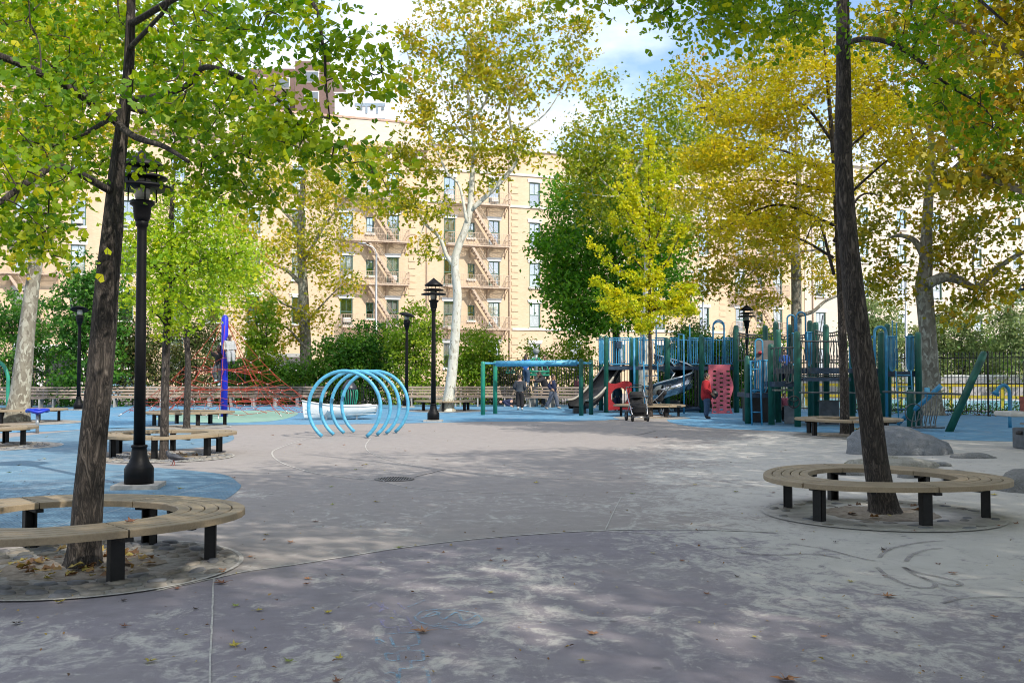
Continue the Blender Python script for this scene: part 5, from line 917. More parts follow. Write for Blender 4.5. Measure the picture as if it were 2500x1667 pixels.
for px in (1240, 1252): q = at(px, 893, A.y); m = MB(); m.tube([(q.x, q.y, q.z - .02), (q.x, q.y, q.z - .14)], .018, 6); m.tube(catmull([(q.x, q.y, q.z - .14), (q.x - .07, q.y, q.z - .26), (q.x + .07, q.y, q.z - .26), (q.x, q.y, q.z - .14)], 4), .017, 5); m.build('handle', green_l, t)
# --- standing spinner
SPN = gp(1309, 992); t = thing('standing_spinner', 'grey pole carrying a green tubular ring seat with arched hoops', 'spinner', tuple(SPN)); Ys = SPN.y; zr = at(0, 907, Ys).z
MB().lathe([(.09, 0), (.09, zr + .75), (.06, zr + .82)], 12).build('pole', galv, t); MB().ball((0, 0, zr + .98), .16, 12, 8).build('ball_cap', pm('ball_grey', (.22, .24, .25), .4), t)
for dz in (0, -.17): MB().tube([(.62 * math.cos(a), .62 * math.sin(a), zr + dz) for a in np.linspace(0, 6.283, 30)[:-1]], .045, 8, closed=True).build('ring_rail', green_l, t)
for i in range(6): a = i * 1.047; MB().tube(catmull([(.62 * math.cos(a), .62 * math.sin(a), zr), (.42 * math.cos(a), .42 * math.sin(a), zr + .42), (.1 * math.cos(a), .1 * math.sin(a), zr + .66)], 4), .032, 7).build('hoop', green_l, t)
for i in range(3): a = i * 2.094; MB().cyl((0, 0, zr - .1), (.62 * math.cos(a), .62 * math.sin(a), zr - .1), .03, n=7).build('spoke', green_l, t)
for z in (1.35, 1.42): MB().lathe([(.10, z), (.10, z + .03)], 12).build('band', darkbar, t)
# ---------------------------------------------------------------- helpers for the towers (all in world space, thing at origin)
def W_(px, py, Y): return at(px, py, Y)
def post(par, px, ytop, Y, r=.085, mat=None, z0=0.0):
    q = at(px, ytop, Y); z = q.z; return MB().lathe([(r, z0), (r, z - .10), (r * .85, z - .04), (r * .5, z - .005), (.001, z)], 12, (q.x, Y, 0)).build('post', mat or green_p, par)
def barrier(par, x0, x1, Y, zt, zb, mat, bars=8, gap=None, wob=0.0, r=.02, name='barrier', Y1=None):
    """hoop-bottomed panel of upright bars; gap=(f0,f1) leaves an opening"""
    m = MB(); w = x1 - x0; Y1 = Y if Y1 is None else Y1; yy = lambda x: Y + (Y1 - Y) * (x - x0) / w; segs = [(x0, x1)] if not gap else [(x0, x0 + w * gap[0]), (x0 + w * gap[1], x1)]
    m.cyl((x0, yy(x0), zt), (x1, yy(x1), zt), r * 1.25, n=7) if not gap else [m.cyl((a, yy(a), zt), (b_, yy(b_), zt), r * 1.25, n=7) for a, b_ in segs]
    for a, b_ in segs:
        i0, i1 = a + .06, b_ - .06; m.tube(catmull([(i0, yy(i0), zt), (i0, yy(i0), zb + .14), (i0 + .10, yy(i0), zb), (i1 - .10, yy(i1), zb), (i1, yy(i1), zb + .14), (i1, yy(i1), zt)], 4), r, 6)
        nb = max(2, int(bars * (b_ - a) / w))
        for k_ in range(1, nb): x = i0 + (i1 - i0) * k_ / nb; xo = wob * math.sin(k_ * 1.3 + 1); m.tube([(x + xo, yy(x), zb), (x - xo, yy(x), zt)], r * .72, 5, False)
    return m.build(name, mat, par)
def arch(par, x0, x1, Y, z0, zt, mat=blue_p, r=.03, name='arch_handle'):
    c, ra = (x0 + x1) / 2, (x1 - x0) / 2; m = MB(); m.tube([(x0, Y, z0)] + [(c - ra * math.cos(a), Y, zt - ra + ra * math.sin(a)) for a in np.linspace(0, math.pi, 14)] + [(x1, Y, z0)], r, 8); return m.build(name, mat, par)
def ladder(par, x0, x1, Y, z0, z1, n, mat=blue_p, lean=0.0, r=.028):
    o = MB().tube([(x0, Y - lean, z0), (x0, Y, z1)], r, 7).build('ladder_rail', mat, par); MB().tube([(x1, Y - lean, z0), (x1, Y, z1)], r, 7).build('ladder_rail', mat, par)
    for i in range(n): f_ = (i + .6) / n; MB().cyl((x0, Y - lean * (1 - f_), z0 + (z1 - z0) * f_), (x1, Y - lean * (1 - f_), z0 + (z1 - z0) * f_), r * .8, n=6).build('rung', mat, par)
def X(px, Y): return (px - 1250) / F * Y / (CP) if False else at(px, 900, Y).x
def Z(py, Y): return at(1250, py, Y).z
# --- tower with the slides
YA = 40.6; t = thing('slide_tower', 'green-posted play tower with blue railings, black and steel slides and coral climbing wall', 'play structure'); A_ = t
for px, ty, Y in ((1479.5, 819, YA), (1466.5, 820, YA + 2.4), (1541, 822, YA + 2.4), (1553, 823, YA + .1), (1629, 826, YA), (1627, 824, YA + 2.4), (1712, 816, YA), (1716, 822, YA + 2.4), (1797, 794, YA - .2), (1795, 800, YA + 2.3)): post(t, px, ty, Y, .11 if px in (1797, 1629) else .095)
zd = Z(894, YA); MB().box(((X(1479, YA) + X(1797, YA)) / 2, YA + 1.15, zd - .07), (X(1797, YA) - X(1479, YA), 2.3, .15)).build('deck', navy, t)
zt, zb = Z(825, YA), Z(888, YA)
barrier(t, X(1484, YA), X(1541, YA), YA, zt, zb, blue_p, 9); barrier(t, X(1556, YA), X(1625, YA), YA, zt, zb, blue_p, 12, (.30, .62)); barrier(t, X(1635, YA), X(1706, YA), YA, zt, zb, blue_p, 11, (.32, .62)); barrier(t, X(1718, YA), X(1792, YA), YA, zt, zb, blue_p, 13, (.30, .62))
for a, b_ in ((1470, 1541), (1545, 1626), (1630, 1712), (1718, 1795)): barrier(t, X(a, YA + 2.4), X(b_, YA + 2.4), YA + 2.4, zt, zb, blue_p, 10)
barrier(t, X(1468, YA), X(1479, YA) + .01, YA + 2.3, zt, zb, blue_p, 5, Y1=YA + .1)
arch(t, X(1572, YA), X(1602, YA), YA - .04, zb, Z(783, YA)); arch(t, X(1741, YA), X(1768, YA), YA - .05, zb, Z(782, YA)); arch(t, X(1741, YA + .3), X(1768, YA + .3), YA + .3, zb, Z(785, YA))
MB().tube([(X(1657, YA), YA - .03, zb), (X(1657, YA), YA - .03, Z(818, YA))], .028, 7).build('grab_bar', blue_p, t); MB().tube([(X(1684, YA), YA - .03, zb), (X(1684, YA), YA - .03, Z(792, YA))], .028, 7).build('grab_bar', blue_p, t)
q = at(1670, 1010, 39.3); MB().tube([(q.x, 39.3, 0), (q.x, 39.3, Z(817, 39.3)), (q.x, YA, Z(812, 39.3))], .035, 9).build('fire_pole', blue_p, t); MB().tube([(X(1548, YA), YA - .06, 0), (X(1548, YA), YA - .06, zt)], .05, 9).build('fire_pole', blue_p, t)
ladder(t, X(1571, YA), X(1605, YA), YA - .05, .0, zb + .1, 5, lean=.35)
MB().box((X(1511, YA), YA - .05, Z(842, YA)), (.2, .12, .3), bev=.02).build('talk_box', navy, t)
# black slide to the left
sp = catmull([(X(1512, YA), YA + 1.1, zd), (X(1478, YA), YA + .6, zd * .62), (X(1448, YA), YA + .1, .62), (X(1424, YA), YA - .35, .34), (X(1404, YA), YA - .7, .28)], 6); Ts = np.gradient(sp, axis=0)
def chute(path, w, hgt, par, mbed, medge):
    m = MB(); e = MB(); vs = []; L0, L1 = [], []
    for q, tg in zip(path, np.gradient(path, axis=0)):
        s_ = np.cross(tg / np.linalg.norm(tg), [0, 0, 1.0]); s_ /= np.linalg.norm(s_); q = np.asarray(q)
        vs += [q - s_ * w / 2 + [0, 0, hgt], q - s_ * w * .36, q + s_ * w * .36, q + s_ * w / 2 + [0, 0, hgt], q + s_ * w * .42 - [0, 0, .10], q - s_ * w * .42 - [0, 0, .10]]; L0.append(q - s_ * w / 2 + [0, 0, hgt]); L1.append(q + s_ * w / 2 + [0, 0, hgt])
    n_ = len(path); m.add(vs, [(i * 6 + j, i * 6 + (j + 1) % 6, (i + 1) * 6 + (j + 1) % 6, (i + 1) * 6 + j) for i in range(n_ - 1) for j in range(6) if j != 3 or True], True); m.build('slide', mbed, par)
    for L_ in (L0, L1): MB().tube(L_, .045, 7).build('slide_edge', medge, par)
chute(sp, .95, .24, t, blk_pl, pm('slide_edge_tan', (.33, .31, .27), .5)); MB().box((X(1412, YA), YA - .55, .12), (.5, .7, .24)).build('slide_foot', blk_pl, t)
# stainless spiral slide
inox = pm('stainless', (.55, .56, .58), .22, .12, 6, 1.0); c0 = Vector((X(1636, YA), YA + .75, 0)); hl = []
for i in range(26): f_ = i / 25; a = R(120 - 290 * f_); hl.append((c0.x + .04 + .62 * math.cos(a), c0.y - .35 + .8 * math.sin(a), zd - .02 - (zd - .45) * f_))
chute(np.array(hl), .72, .55, t, inox, inox)
MB().box((X(1628, YA) + .15, YA + .9, .3), (.9, .8, .35)).build('slide_foot', greyp, t)
# red panel with a round hole
def holed(name, mat, par, pts, holes_, M, th=.05):
    bm = bmesh.new(); 
    def loop(l): vs = [bm.verts.new((x, y, 0)) for x, y in l]; return [bm.edges.new((vs[i], vs[(i + 1) % len(vs)])) for i in range(len(vs))]
    ed = loop(pts)
    for h_ in holes_: ed += loop(h_)
    bmesh.ops.triangle_fill(bm, use_beauty=True, edges=ed); g_ = bmesh.ops.extrude_face_region(bm, geom=bm.faces[:]); bmesh.ops.translate(bm, verts=[v for v in g_['geom'] if isinstance(v, bmesh.types.BMVert)], vec=(0, 0, th)); bmesh.ops.recalc_face_normals(bm, faces=bm.faces[:]); bm.transform(M)
    me = bpy.data.meshes.new(name); bm.to_mesh(me); bm.free(); return link(name, me, mat, par)
UP = Matrix(((1, 0, 0, 0), (0, 0, -1, 0), (0, 1, 0, 0), (0, 0, 0, 1)))   # xy -> xz, extruded towards -y
x0, x1, z0, z1 = X(1484, YA), X(1542, YA), Z(1001, YA), Z(932, YA)
pts = [(x0, z0), (x0 + .45, z0 + .02), (x1 - .45, z0 + .02), (x1, z0), (x1, z1 - .05)] + [(x1 + (x0 - x1) * u, z1 + .06 * math.sin(u * 6.283) - .02) for u in np.linspace(.1, .9, 12)] + [(x0, z1)]
cx, cz_ = (x0 + x1) / 2, (z0 + z1) / 2 - .02; holed('crawl_panel', red_p, t, pts, [[(cx + .36 * math.cos(a), cz_ + .36 * math.sin(a)) for a in np.linspace(0, 6.283, 25)[:-1]]], Matrix.Translation((0, YA, 0)) @ UP)
MB().lathe([(.36, 0), (.37, .55), (.40, .55), (.40, 0), (.36, 0)], 24).build('crawl_tunnel', red_p, t).matrix_local = Matrix.Translation((cx, YA, cz_)) @ Matrix.Rotation(-math.pi / 2, 4, 'X')
# coral climbing wall
x0, x1, z0, z1 = X(1729, 39.6), X(1787, 39.6), Z(1014, 39.6), Z(890, 39.6); ns_ = 24
pts = [(x0 + .05 + .10 * (1 - u) * 0 + .10 * u * -1 * 0 + .06 * math.sin(u * 9), z0 + (z1 - z0) * u) for u in np.linspace(0, 1, ns_)]; pts = pts[::-1]
pts = [(x0 + .14 - .16 * (1 - u) ** 0 * u + .05 * math.sin(u * 8), z0 + (z1 - z0) * u) for u in np.linspace(1, 0, ns_)] + [(x1 + .03 * 0 + .07 * math.sin(u * 10 + 2.2), z0 + (z1 - z0) * u) for u in np.linspace(0, 1, ns_)]
hs = []
for c_ in range(3):
    for r_ in range(10 if c_ != 1 else 9):
        hx = x0 + .27 + c_ * .27; hz = z0 + .14 + (r_ + (.5 if c_ == 1 else 0)) * (z1 - z0 - .2) / 10 * .985; hs.append([(hx + .075 * sx + .02 * cx_, hz + .032 * sz) for sx, cx_, sz in ((-1, 0, -.5), (-1, 1, -1), (1, -1, -1), (1, 0, -.5), (1, 0, .5), (1, -1, 1), (-1, 1, 1), (-1, 0, .5))])
holed('climbing_wall', pink_p, t, pts, hs, Matrix.Translation((0, 39.75, 0)) @ UP, .07)
# low navy seat and balance beam behind
MB().tube(catmull([(X(1650, YA), YA + .3, .10), (X(1690, YA), YA - .1, .16), (X(1735, YA), YA + .3, .12)], 5), .09, 8).build('balance_beam', navy, t)
# --- second tower
YB = 30.4; t = thing('bridge_tower', 'shaded green-posted play tower with rope bridge, blue arches and grey bar panels', 'play structure'); B_ = t
for px, ty, Y in ((1824.8, 868, 31.6), (1882, 839, 30.9), (1945.5, 809, 29.8), (1894, 785, 34.5), (1899, 804, 32.6), (1868, 794, 36.5), (1928, 792, 34.8), (1977, 782, 35.5), (1991, 786, 33), (2016, 792, 32), (2056, 810, 30.5), (2151, 809, 30.3), (2166, 790, 32.8), (2241, 810, 30.4), (2222, 814, 32.8), (2079, 812, 33)): post(t, px, ty, Y, .10)
post(t, 2223, 950, 29.5, .12)
# entrance deck with ladder and arch
x0, x1 = X(1830, 31.4), X(1880, 31.0); MB().box(((x0 + x1) / 2, 31.9, Z(965, 31.2)), (x1 - x0 + .2, 1.6, .14)).build('deck', navy, t)
barrier(t, x0, x0 + .30, 31.4, Z(882, 31.4), Z(958, 31.4), blue_p, 4); barrier(t, x1 - .34, x1, 31.2, Z(880, 31.2), Z(958, 31.2), blue_p, 5); arch(t, X(1844, 31.2), X(1862, 31.2), 31.2, Z(958, 31.2), Z(828, 31.2), r=.026); ladder(t, X(1832, 31), X(1856, 31), 31.0, 0, Z(880, 31), 3, lean=.15)
MB().box((X(1867, 33.4), 33.4, Z(845, 33.4) - .75), (.62, .06, 1.9)).build('climbing_panel', pm('panel_taupe', (.13, .125, .125), .7, .2, 5), t)
for px, py in ((1857, 861), (1842, 883)): q = at(px, py, 33.3); MB().ball(q, (.09, .06, .06), 8, 6).build('climbing_hold', red_p, t)
# middle deck with grey bar panel and counter
x0, x1 = X(1887, 30.6), X(1941, 30.0); MB().box(((x0 + x1) / 2, 31, Z(938, 30.4)), (x1 - x0 + .1, 1.5, .16)).build('deck', navy, t); MB().box(((x0 + x1) / 2, 30.2, Z(952, 30.2)), (x1 - x0 + .2, .25, .05)).build('counter', darkbar, t)
barrier(t, x0, x1, 30.8, Z(850, 30.8), Z(934, 30.5), darkbar, 9, wob=.06, Y1=30.0)
wh_c = at(1938, 981, 29.5); o = MB().tube([(.17 * math.cos(a), 0, .17 * math.sin(a)) for a in np.linspace(0, 6.283, 26)[:-1]], .022, 7, closed=True).build('steering_wheel', blk_pl, t, tuple(wh_c))
for i in range(3): a = i * 2.094 + .5; MB().cyl((0, 0, 0), (.17 * math.cos(a), 0, .17 * math.sin(a)), .018, n=6).build('spoke', blk_pl, o)
MB().box((X(1926, 30.8), 30.8, Z(1012, 30.8)), (.30, .08, .55), bev=.01).build('play_panel', greyp, t)
# main deck and its grey front panel, blue rear panel
x0, x1 = X(1951, 29.9), X(2055, 30.3); MB().box(((x0 + x1) / 2, 31.2, Z(905, 30.2)), (x1 - x0 + .2, 2.4, .18)).build('deck', navy, t); MB().box(((x0 + x1) / 2 + .1, 30.05, Z(926, 30.2)), (x1 - x0, .5, .10)).build('step', navy, t); MB().box(((x0 + x1) / 2, 30.1, Z(915, 30.2)), (x1 - x0 - .1, .05, .03)).build('trim', darkbar, t)
barrier(t, x0, x1, 29.9, Z(833, 30), Z(920, 30), darkbar, 12, Y1=30.3); barrier(t, X(1967, 33), X(1986, 33), 33, Z(811, 33), Z(892, 33), blue_p, 5); barrier(t, X(1934, 32), X(1946, 32), 32, Z(814, 32), Z(890, 32), blue_p, 3)
for a, b_, Y, y0_, y1_ in ((1802, 1892, 37.0, 812, 880), (1900, 1930, 34.6, 815, 890), (1930, 1978, 35, 812, 885), (1992, 2056, 32.4, 806, 885)):   # dark bridge sides of wavy rods
    m = MB(); xa, xb = X(a, Y), X(b_, Y); nb = int((xb - xa) / .09)
    for k_ in range(nb + 1):
        x = xa + (xb - xa) * k_ / nb; ph = k_ * .9; m.tube([(x + .04 * math.sin(ph + f_ * 5), Y, Z(y1_, Y) + (Z(y0_, Y) - Z(y1_, Y)) * f_ - .10 * math.sin(math.pi * k_ / nb) * f_) for f_ in np.linspace(0, 1, 6)], .014, 4, False)
    for f_ in (0, .9, 1.0): m.tube([(xa + (xb - xa) * u, Y, Z(y1_, Y) + (Z(y0_, Y) - Z(y1_, Y)) * f_ - .10 * math.sin(math.pi * u) * f_) for u in np.linspace(0, 1, 9)], .025, 6)
    m.build('bridge_side', darkbar, t)
arch(t, X(1923, 34), X(1942, 34), 34, Z(880, 34), Z(769, 34)); arch(t, X(1946, 34.6), X(1968, 34.6), 34.6, Z(880, 34.6), Z(762, 34.6)); MB().tube([(X(1990, 33), 33, Z(890, 33)), (X(2010, 33), 33, Z(770, 33))], .02, 6).build('grab_bar', darkbar, t)
# right wing
x0, x1 = X(2068, 30.6), X(2238, 30.5); MB().box(((X(2150, 31) + x1) / 2, 31.6, Z(913, 31)), (x1 - X(2150, 31), 2.2, .16)).build('deck', navy, t); MB().box(((x0 + X(2150, 31)) / 2, 31.6, Z(905, 31)), (X(2150, 31) - x0, 1.6, .14)).build('deck', navy, t)
barrier(t, X(2070, 31), X(2140, 31), 31, Z(822, 31), Z(900, 31), blue_p, 9); arch(t, X(2136, 30), X(2164, 30), 30, 0.05, Z(798, 30), r=.045); barrier(t, X(2166, 30.4), X(2190, 30.4), 30.4, Z(822, 30.4), Z(905, 30.4), blue_p, 5); barrier(t, X(2210, 30.5), X(2236, 30.5), 30.5, Z(822, 30.5), Z(905, 30.5), blue_p, 5)
ladder(t, X(2187, 30), X(2224, 30), 30.0, 0.0, Z(905, 30), 5, lean=.2, r=.02); MB().tube([(X(2180, 32), 32, Z(900, 32)), (X(2180, 32), 32, Z(782, 32))], .022, 6).build('grab_bar', blue_p, t); MB().tube([(X(2190, 32), 32, Z(900, 32)), (X(2190, 32), 32, Z(788, 32))], .022, 6).build('grab_bar', blue_p, t)
MB().tube([(X(1950, 29.7), 29.7, Z(958, 29.7)), (X(2060, 29.9), 29.9, Z(958, 29.9)), (X(2150, 29.2), 29.2, Z(963, 29.2))], .025, 7).build('hand_rail', darkbar, t)
hr = at(2231, 1007, 28.6); MB().tube([(hr.x + .25 * math.cos(a), hr.y, hr.z + .25 * math.sin(a)) for a in np.linspace(0, 6.283, 30)[:-1]], .018, 7, closed=True).build('hoop', darkbar, t)
for px0, px1, py in ((1990, 2010, 1000), (1800, 1812, 905)): pass
MB().box((X(2023, 31), 31.0, Z(1008, 31)), (.62, .06, .75), bev=.01).build('play_panel', greyp, t); MB().box((X(2023, 31), 30.98, Z(978, 31)), (.68, .1, .04)).build('trim', darkbar, t)
MB().tube(catmull([(X(2190, 30), 30.0, .1), (X(2225, 30), 29.2, .75), (X(2262, 30), 29.0, 1.25)], 6), .07, 9).build('slide_rail', blue_p, t); MB().cyl((X(2263, 29), 29, Z(968, 29)), (X(2263, 29), 29, Z(946, 29)), .075, n=10).build('grip', blue_l, t)
MB().box((X(1845, 33), 33, .55), (.7, .9, 1.1), bev=.02).build('play_house', blk_pl, t)
# --- leaning post with ladder net
a, b_ = gp(2317, 1054), at(2404, 858, 27.4); t = thing('leaning_post', 'dark green post leaning over with a steel climbing ladder at its foot', 'play structure', tuple(a)); d = b_ - a
m = MB(); n_ = d.normalized(); m.tube([Vector((0, 0, 0)) - n_ * .05, n_ * (d.length - .1), n_ * (d.length - .03), n_ * d.length], [.105, .10, .085, .03], 14); m.build('post', green_p, t)
e = at(2345, 962, 27.2) - a; MB().tube([e, Vector((X(2155, 29) - a.x, 29 - a.y, e.z + .03))], .03, 8).build('rail', darkbar, t)
p0, p1 = Vector((-.15, -.05, .10)), Vector((X(2235, 27.6) - a.x, .35, .08))
for dy in (0, .55): MB().tube([p0 + Vector((.02, dy, .02)), p1 + Vector((0, dy, 0))], .022, 6).build('ladder_rail', darkbar, t)
for i in range(6): f_ = (i + .5) / 6; q = p0.lerp(p1, f_); MB().tube(catmull([q, q + Vector((.05, .55, .03)), q + Vector((.22, .75, .45))], 4), .018, 5).build('rung', darkbar, t)
for i in range(4): q = p0.lerp(p1, .1 + i * .16); MB().tube([q + Vector((0, .5, .1)), q + Vector((.3 - i * .02, .9, .95))], .014, 5).build('strut', darkbar, t)
# ================================================================ BOULDERS
def boulder(label, px, py, w, d, h, mat, seed, rz=0.0, flat=.5):
    rg_ = np.random.default_rng(seed); c = gp(px, py); m = MB(); m.ball((0, 0, 0), 1.0, 96, 56); V = np.array(m.v); ph = rg_.uniform(0, 6.28, (14, 3)); fr = rg_.normal(size=(14, 3)) * np.linspace(1.0, 7, 14)[:, None]; dsp = sum(np.sin(V @ fr[i] + ph[i, 0]) * (.10 / (1 + i * .55)) for i in range(14)) - .055 * sum(np.abs(np.sin(V @ (fr[i + 2] * 1.7) + ph[i, 1])) ** 6 / (1 + .3 * i) for i in range(7)) + .012 * np.sin(V @ np.array([3, 2, 26.0]) + 2 * np.sin(V @ fr[3]))
    for _ in range(3): nrm = rg_.normal(size=3); nrm[2] = abs(nrm[2]); nrm /= np.linalg.norm(nrm); o_ = rg_.uniform(.72, .95); q = V @ nrm; V = V - np.maximum(0, q - o_)[:, None] * nrm * .85
    V[:, 2] = np.sign(V[:, 2]) * np.abs(V[:, 2]) ** .72; V = V * (1 + dsp * .5)[:, None]; V = V * np.array([w / 2, d / 2, h]); V[:, 2] *= 1 - .20 * V[:, 0] / (w / 2); V[:, 2] = np.maximum(V[:, 2], -.06); m.v = [tuple(v) for v in V]; o = m.build('boulder', mat, None, tuple(c), rz); return tag(o, label, 'boulder', 'boulders in the sand')
def rock(name, c1, c2, moss=None):
    b = NB(name); p = b.pos(); q = b.noise(p, 3.5, 8, .72, .6); v = b.noise(b.pos((1, 1, 2.6)), 7, 6, .7, 1.2); c = b.ramp(q, [(.3, c1), (.7, c2)]); c = b.mix(b.math('MULTIPLY', b.step(v, .55, .68), .55), c, (.30, .28, .25)); c = b.mix(b.math('MULTIPLY', b.step(b.noise(p, 28, 4, .7), .58, .7), .35), c, (.10, .10, .11))
    if moss: c = b.mix(b.math('MULTIPLY', b.step(b.noise(p, 4, 5, .7), .5, .65), .7), c, moss)
    b.set(Base_Color=c, Roughness=.85); b.bump(b.math('ADD', b.math('MULTIPLY', q, 1.5), b.noise(p, 14, 8, .75)), 1.0, .08); return b.m
rk1, rk2, rk3 = rock('rock_blue_grey', (.16, .175, .195), (.31, .325, .345)), rock('rock_pale_mossy', (.38, .36, .31), (.50, .48, .43), (.24, .23, .14)), rock('rock_grey', (.20, .20, .20), (.33, .33, .32))
boulder('large blue-grey boulder with fissured sides behind the sandy bench', 2190, 1106, 2.3, 1.3, .53, rk1, 1); boulder('long pale mossy stone lying before the large boulder', 2176, 1141, 1.55, .45, .22, rk2, 5, R(-3)); boulder('low flat grey stone right of the large boulder', 2376, 1117, .88, .42, .11, rk3, 3); boulder('little grey stone beside the mossy stone', 2300, 1137, .34, .25, .08, rk3, 4); boulder('grey boulder at the picture edge behind the bench end', 2512, 1196, 1.0, .8, .31, rk3, 6)
boulder('small dusty stone seen through the bench ring', 2090, 1158, .7, .45, .14, rk3, 8); boulder('small pale stone seen through the bench ring near the trunk', 2230, 1165, .5, .4, .13, rk3, 9); boulder('dusty stone tip under the bench end', 2340, 1172, .5, .45, .16, rk3, 10)
# ================================================================ SMALL EQUIPMENT
t = thing('drinking_spout', 'blue hooked water spout standing by the tall iron fence', 'water spout', tuple(gp(2466, 1044))); 
m = MB(); m.tube(catmull([(0, 0, 0), (0, 0, .9), (-.02, 0, 1.12), (-.14, 0, 1.25), (-.30, -.02, 1.2), (-.38, -.03, 1.08)], 6), .05, 10); m.build('pipe', blue_p, t); m = MB(); m.tube([(-.37, -.03, 1.10), (-.44, -.04, .98)], [.05, .12], 12); m.build('spout', blue_p, t)
t = thing('sand_table', 'grey and blue sand table with a brick-red toy arch at the picture edge', 'play table', tuple(gp(2500, 1095)))
MB().box((.25, 0, .22), (.7, .6, .44), bev=.02).build('base', greyp, t); MB().box((.2, 0, .74), (1.3, .8, .10), bev=.02).build('top', pm('table_top', (.40, .40, .38), .7, .15, 6), t); MB().box((.05, -.28, .55), (.1, .05, .36)).build('bracket', navy, t); MB().lathe([(.04, 0), (.07, .01), (.07, .07), (.04, .08)], 14).build('knob', blk_pl, t, (-.15, -.1, .30))
m = MB(); m.box((.12, .1, .90), (.12, .3, .22)); m.box((.46, .1, .90), (.12, .3, .22)); m.box((.29, .1, 1.05), (.5, .3, .1)); m.build('toy_arch', pm('toy_brick', (.22, .06, .045), .8, .25, 20), t)
t = thing('spinner_stool', 'bright blue cupped spinner seat on a short steel stem', 'spinner seat', tuple(gp(91, 1057))); MB().lathe([(.045, 0), (.045, .52)], 10).build('stem', galv, t)
m = MB(); m.lathe([(.02, .50), (.16, .54), (.26, .62), (.27, .66), (.23, .64), (.12, .60), (.001, .59)], 18); m.build('seat', pm('seat_blue', (.01, .035, .45), .35), t); MB().tube([(.27 * math.cos(a), .27 * math.sin(a), .60 + .03 * math.cos(3 * a)) for a in np.linspace(0, 6.283, 24)[:-1]], .035, 7, closed=True).build('seat_rim', MATS['seat_blue'], t)
t = thing('green_arch', 'glossy green tubular arch cut off by the picture edge', 'play arch', tuple(gp(18, 1022))); q0 = gp(18, 1022); m = MB(); m.tube(catmull([(0, 0, 0), (0, 0, 1.1), (-.02, 0, 1.55), (-.25, 0, 1.95), (-.8, 0, 2.12), (-1.4, 0, 1.95), (-1.65, 0, 1.4), (-1.68, 0, 0)], 6), .062, 12); m.build('tube', green_l, t)
t = thing('parked_car', 'pale blue car roof glimpsed beyond the fence pickets', 'car', (at(290, 960, 58).x, 58, 0), R(18), 'cars parked beyond the fence')
def car(t, body):
    pr = [(-2.1, .3), (-2.12, .7), (-1.9, .92), (-1.2, .98), (-.7, 1.38), (.55, 1.42), (1.15, 1.0), (1.95, .88), (2.15, .62), (2.12, .3)]; M = Matrix(((1, 0, 0), (0, 0, 1), (0, 1, 0)))
    MB().prism(pr, -.82, .82, M).build('body', body, t); MB().prism([(-1.1, .98), (-.66, 1.33), (.52, 1.37), (1.02, 1.0)], -.835, .835, M).build('window', pm('car_glass', (.02, .025, .03), .1), t)
    for x in (-1.3, 1.3):
        for y in (-.78, .78): o = MB().lathe([(.0, -.1), (.3, -.1), (.33, -.06), (.33, .06), (.3, .1), (.0, .1)], 16).build('wheel', blk_pl, t); o.location = (x, y, .33); o.rotation_euler = (math.pi / 2, 0, 0); MB().lathe([(.001, -.11), (.18, -.11), (.18, .11), (.001, .11)], 12).build('rim', galv, o)
    for y in (-.6, .6): MB().box((2.12, y, .62), (.06, .3, .14)).build('headlight', lens, t)
car(t, pm('car_blue', (.20, .36, .50), .25, .05, 2)); t = thing('parked_car', 'white car behind the low hedge beneath the garage door', 'car', (at(700, 960, 62).x, 62, 0), R(18), 'cars parked beyond the fence'); car(t, pm('car_white', (.6, .6, .6), .25, .05, 2))
# ================================================================ PEOPLE
def skin_mesh(name, chains, sub=2):
    """chains: [[(x,y,z,r)...]] sharing joints by equal position; grown with the Skin modifier"""
    idx = {}; V = []; Rr = []; E = set()
    for ch in chains:
        last = None
        for (x, y, z, r) in ch:
            k = (round(x, 3), round(y, 3), round(z, 3))
            if k not in idx: idx[k] = len(V); V.append((x, y, z)); Rr.append(r)
            if last is not None and last != idx[k]: E.add((last, idx[k]))
            last = idx[k]
    me = bpy.data.meshes.new('tmp'); me.from_pydata(V, list(E), []); o = bpy.data.objects.new('tmp', me); COL.objects.link(o)
    md = o.modifiers.new('skin', 'SKIN'); md.use_smooth_shade = True
    for i, r in enumerate(Rr): me.skin_vertices[0].data[i].radius = (r * 1.22, r * 1.22)
    me.skin_vertices[0].data[0].use_root = True
    s = o.modifiers.new('sub', 'SUBSURF'); s.levels = s.render_levels = sub
    dg = bpy.context.evaluated_depsgraph_get(); out = bpy.data.meshes.new_from_object(o.evaluated_get(dg)); out.name = name; bpy.data.objects.remove(o); bpy.data.meshes.remove(me); return out
def fab(n, c, var=.18): return pm('cloth_' + n, c, .9, var, 18, bump=.15)
SKIN = {'light': pm('skin_light', (.55, .33, .24), .55, .08, 10), 'tan': pm('skin_tan', (.38, .22, .14), .55, .08, 10), 'dark': pm('skin_dark', (.12, .06, .04), .55, .1, 10)}
hair_m = {'brown': pm('hair_brown', (.035, .02, .014), .6, .3, 30), 'black': pm('hair_black', (.012, .01, .01), .55, .3, 30)}
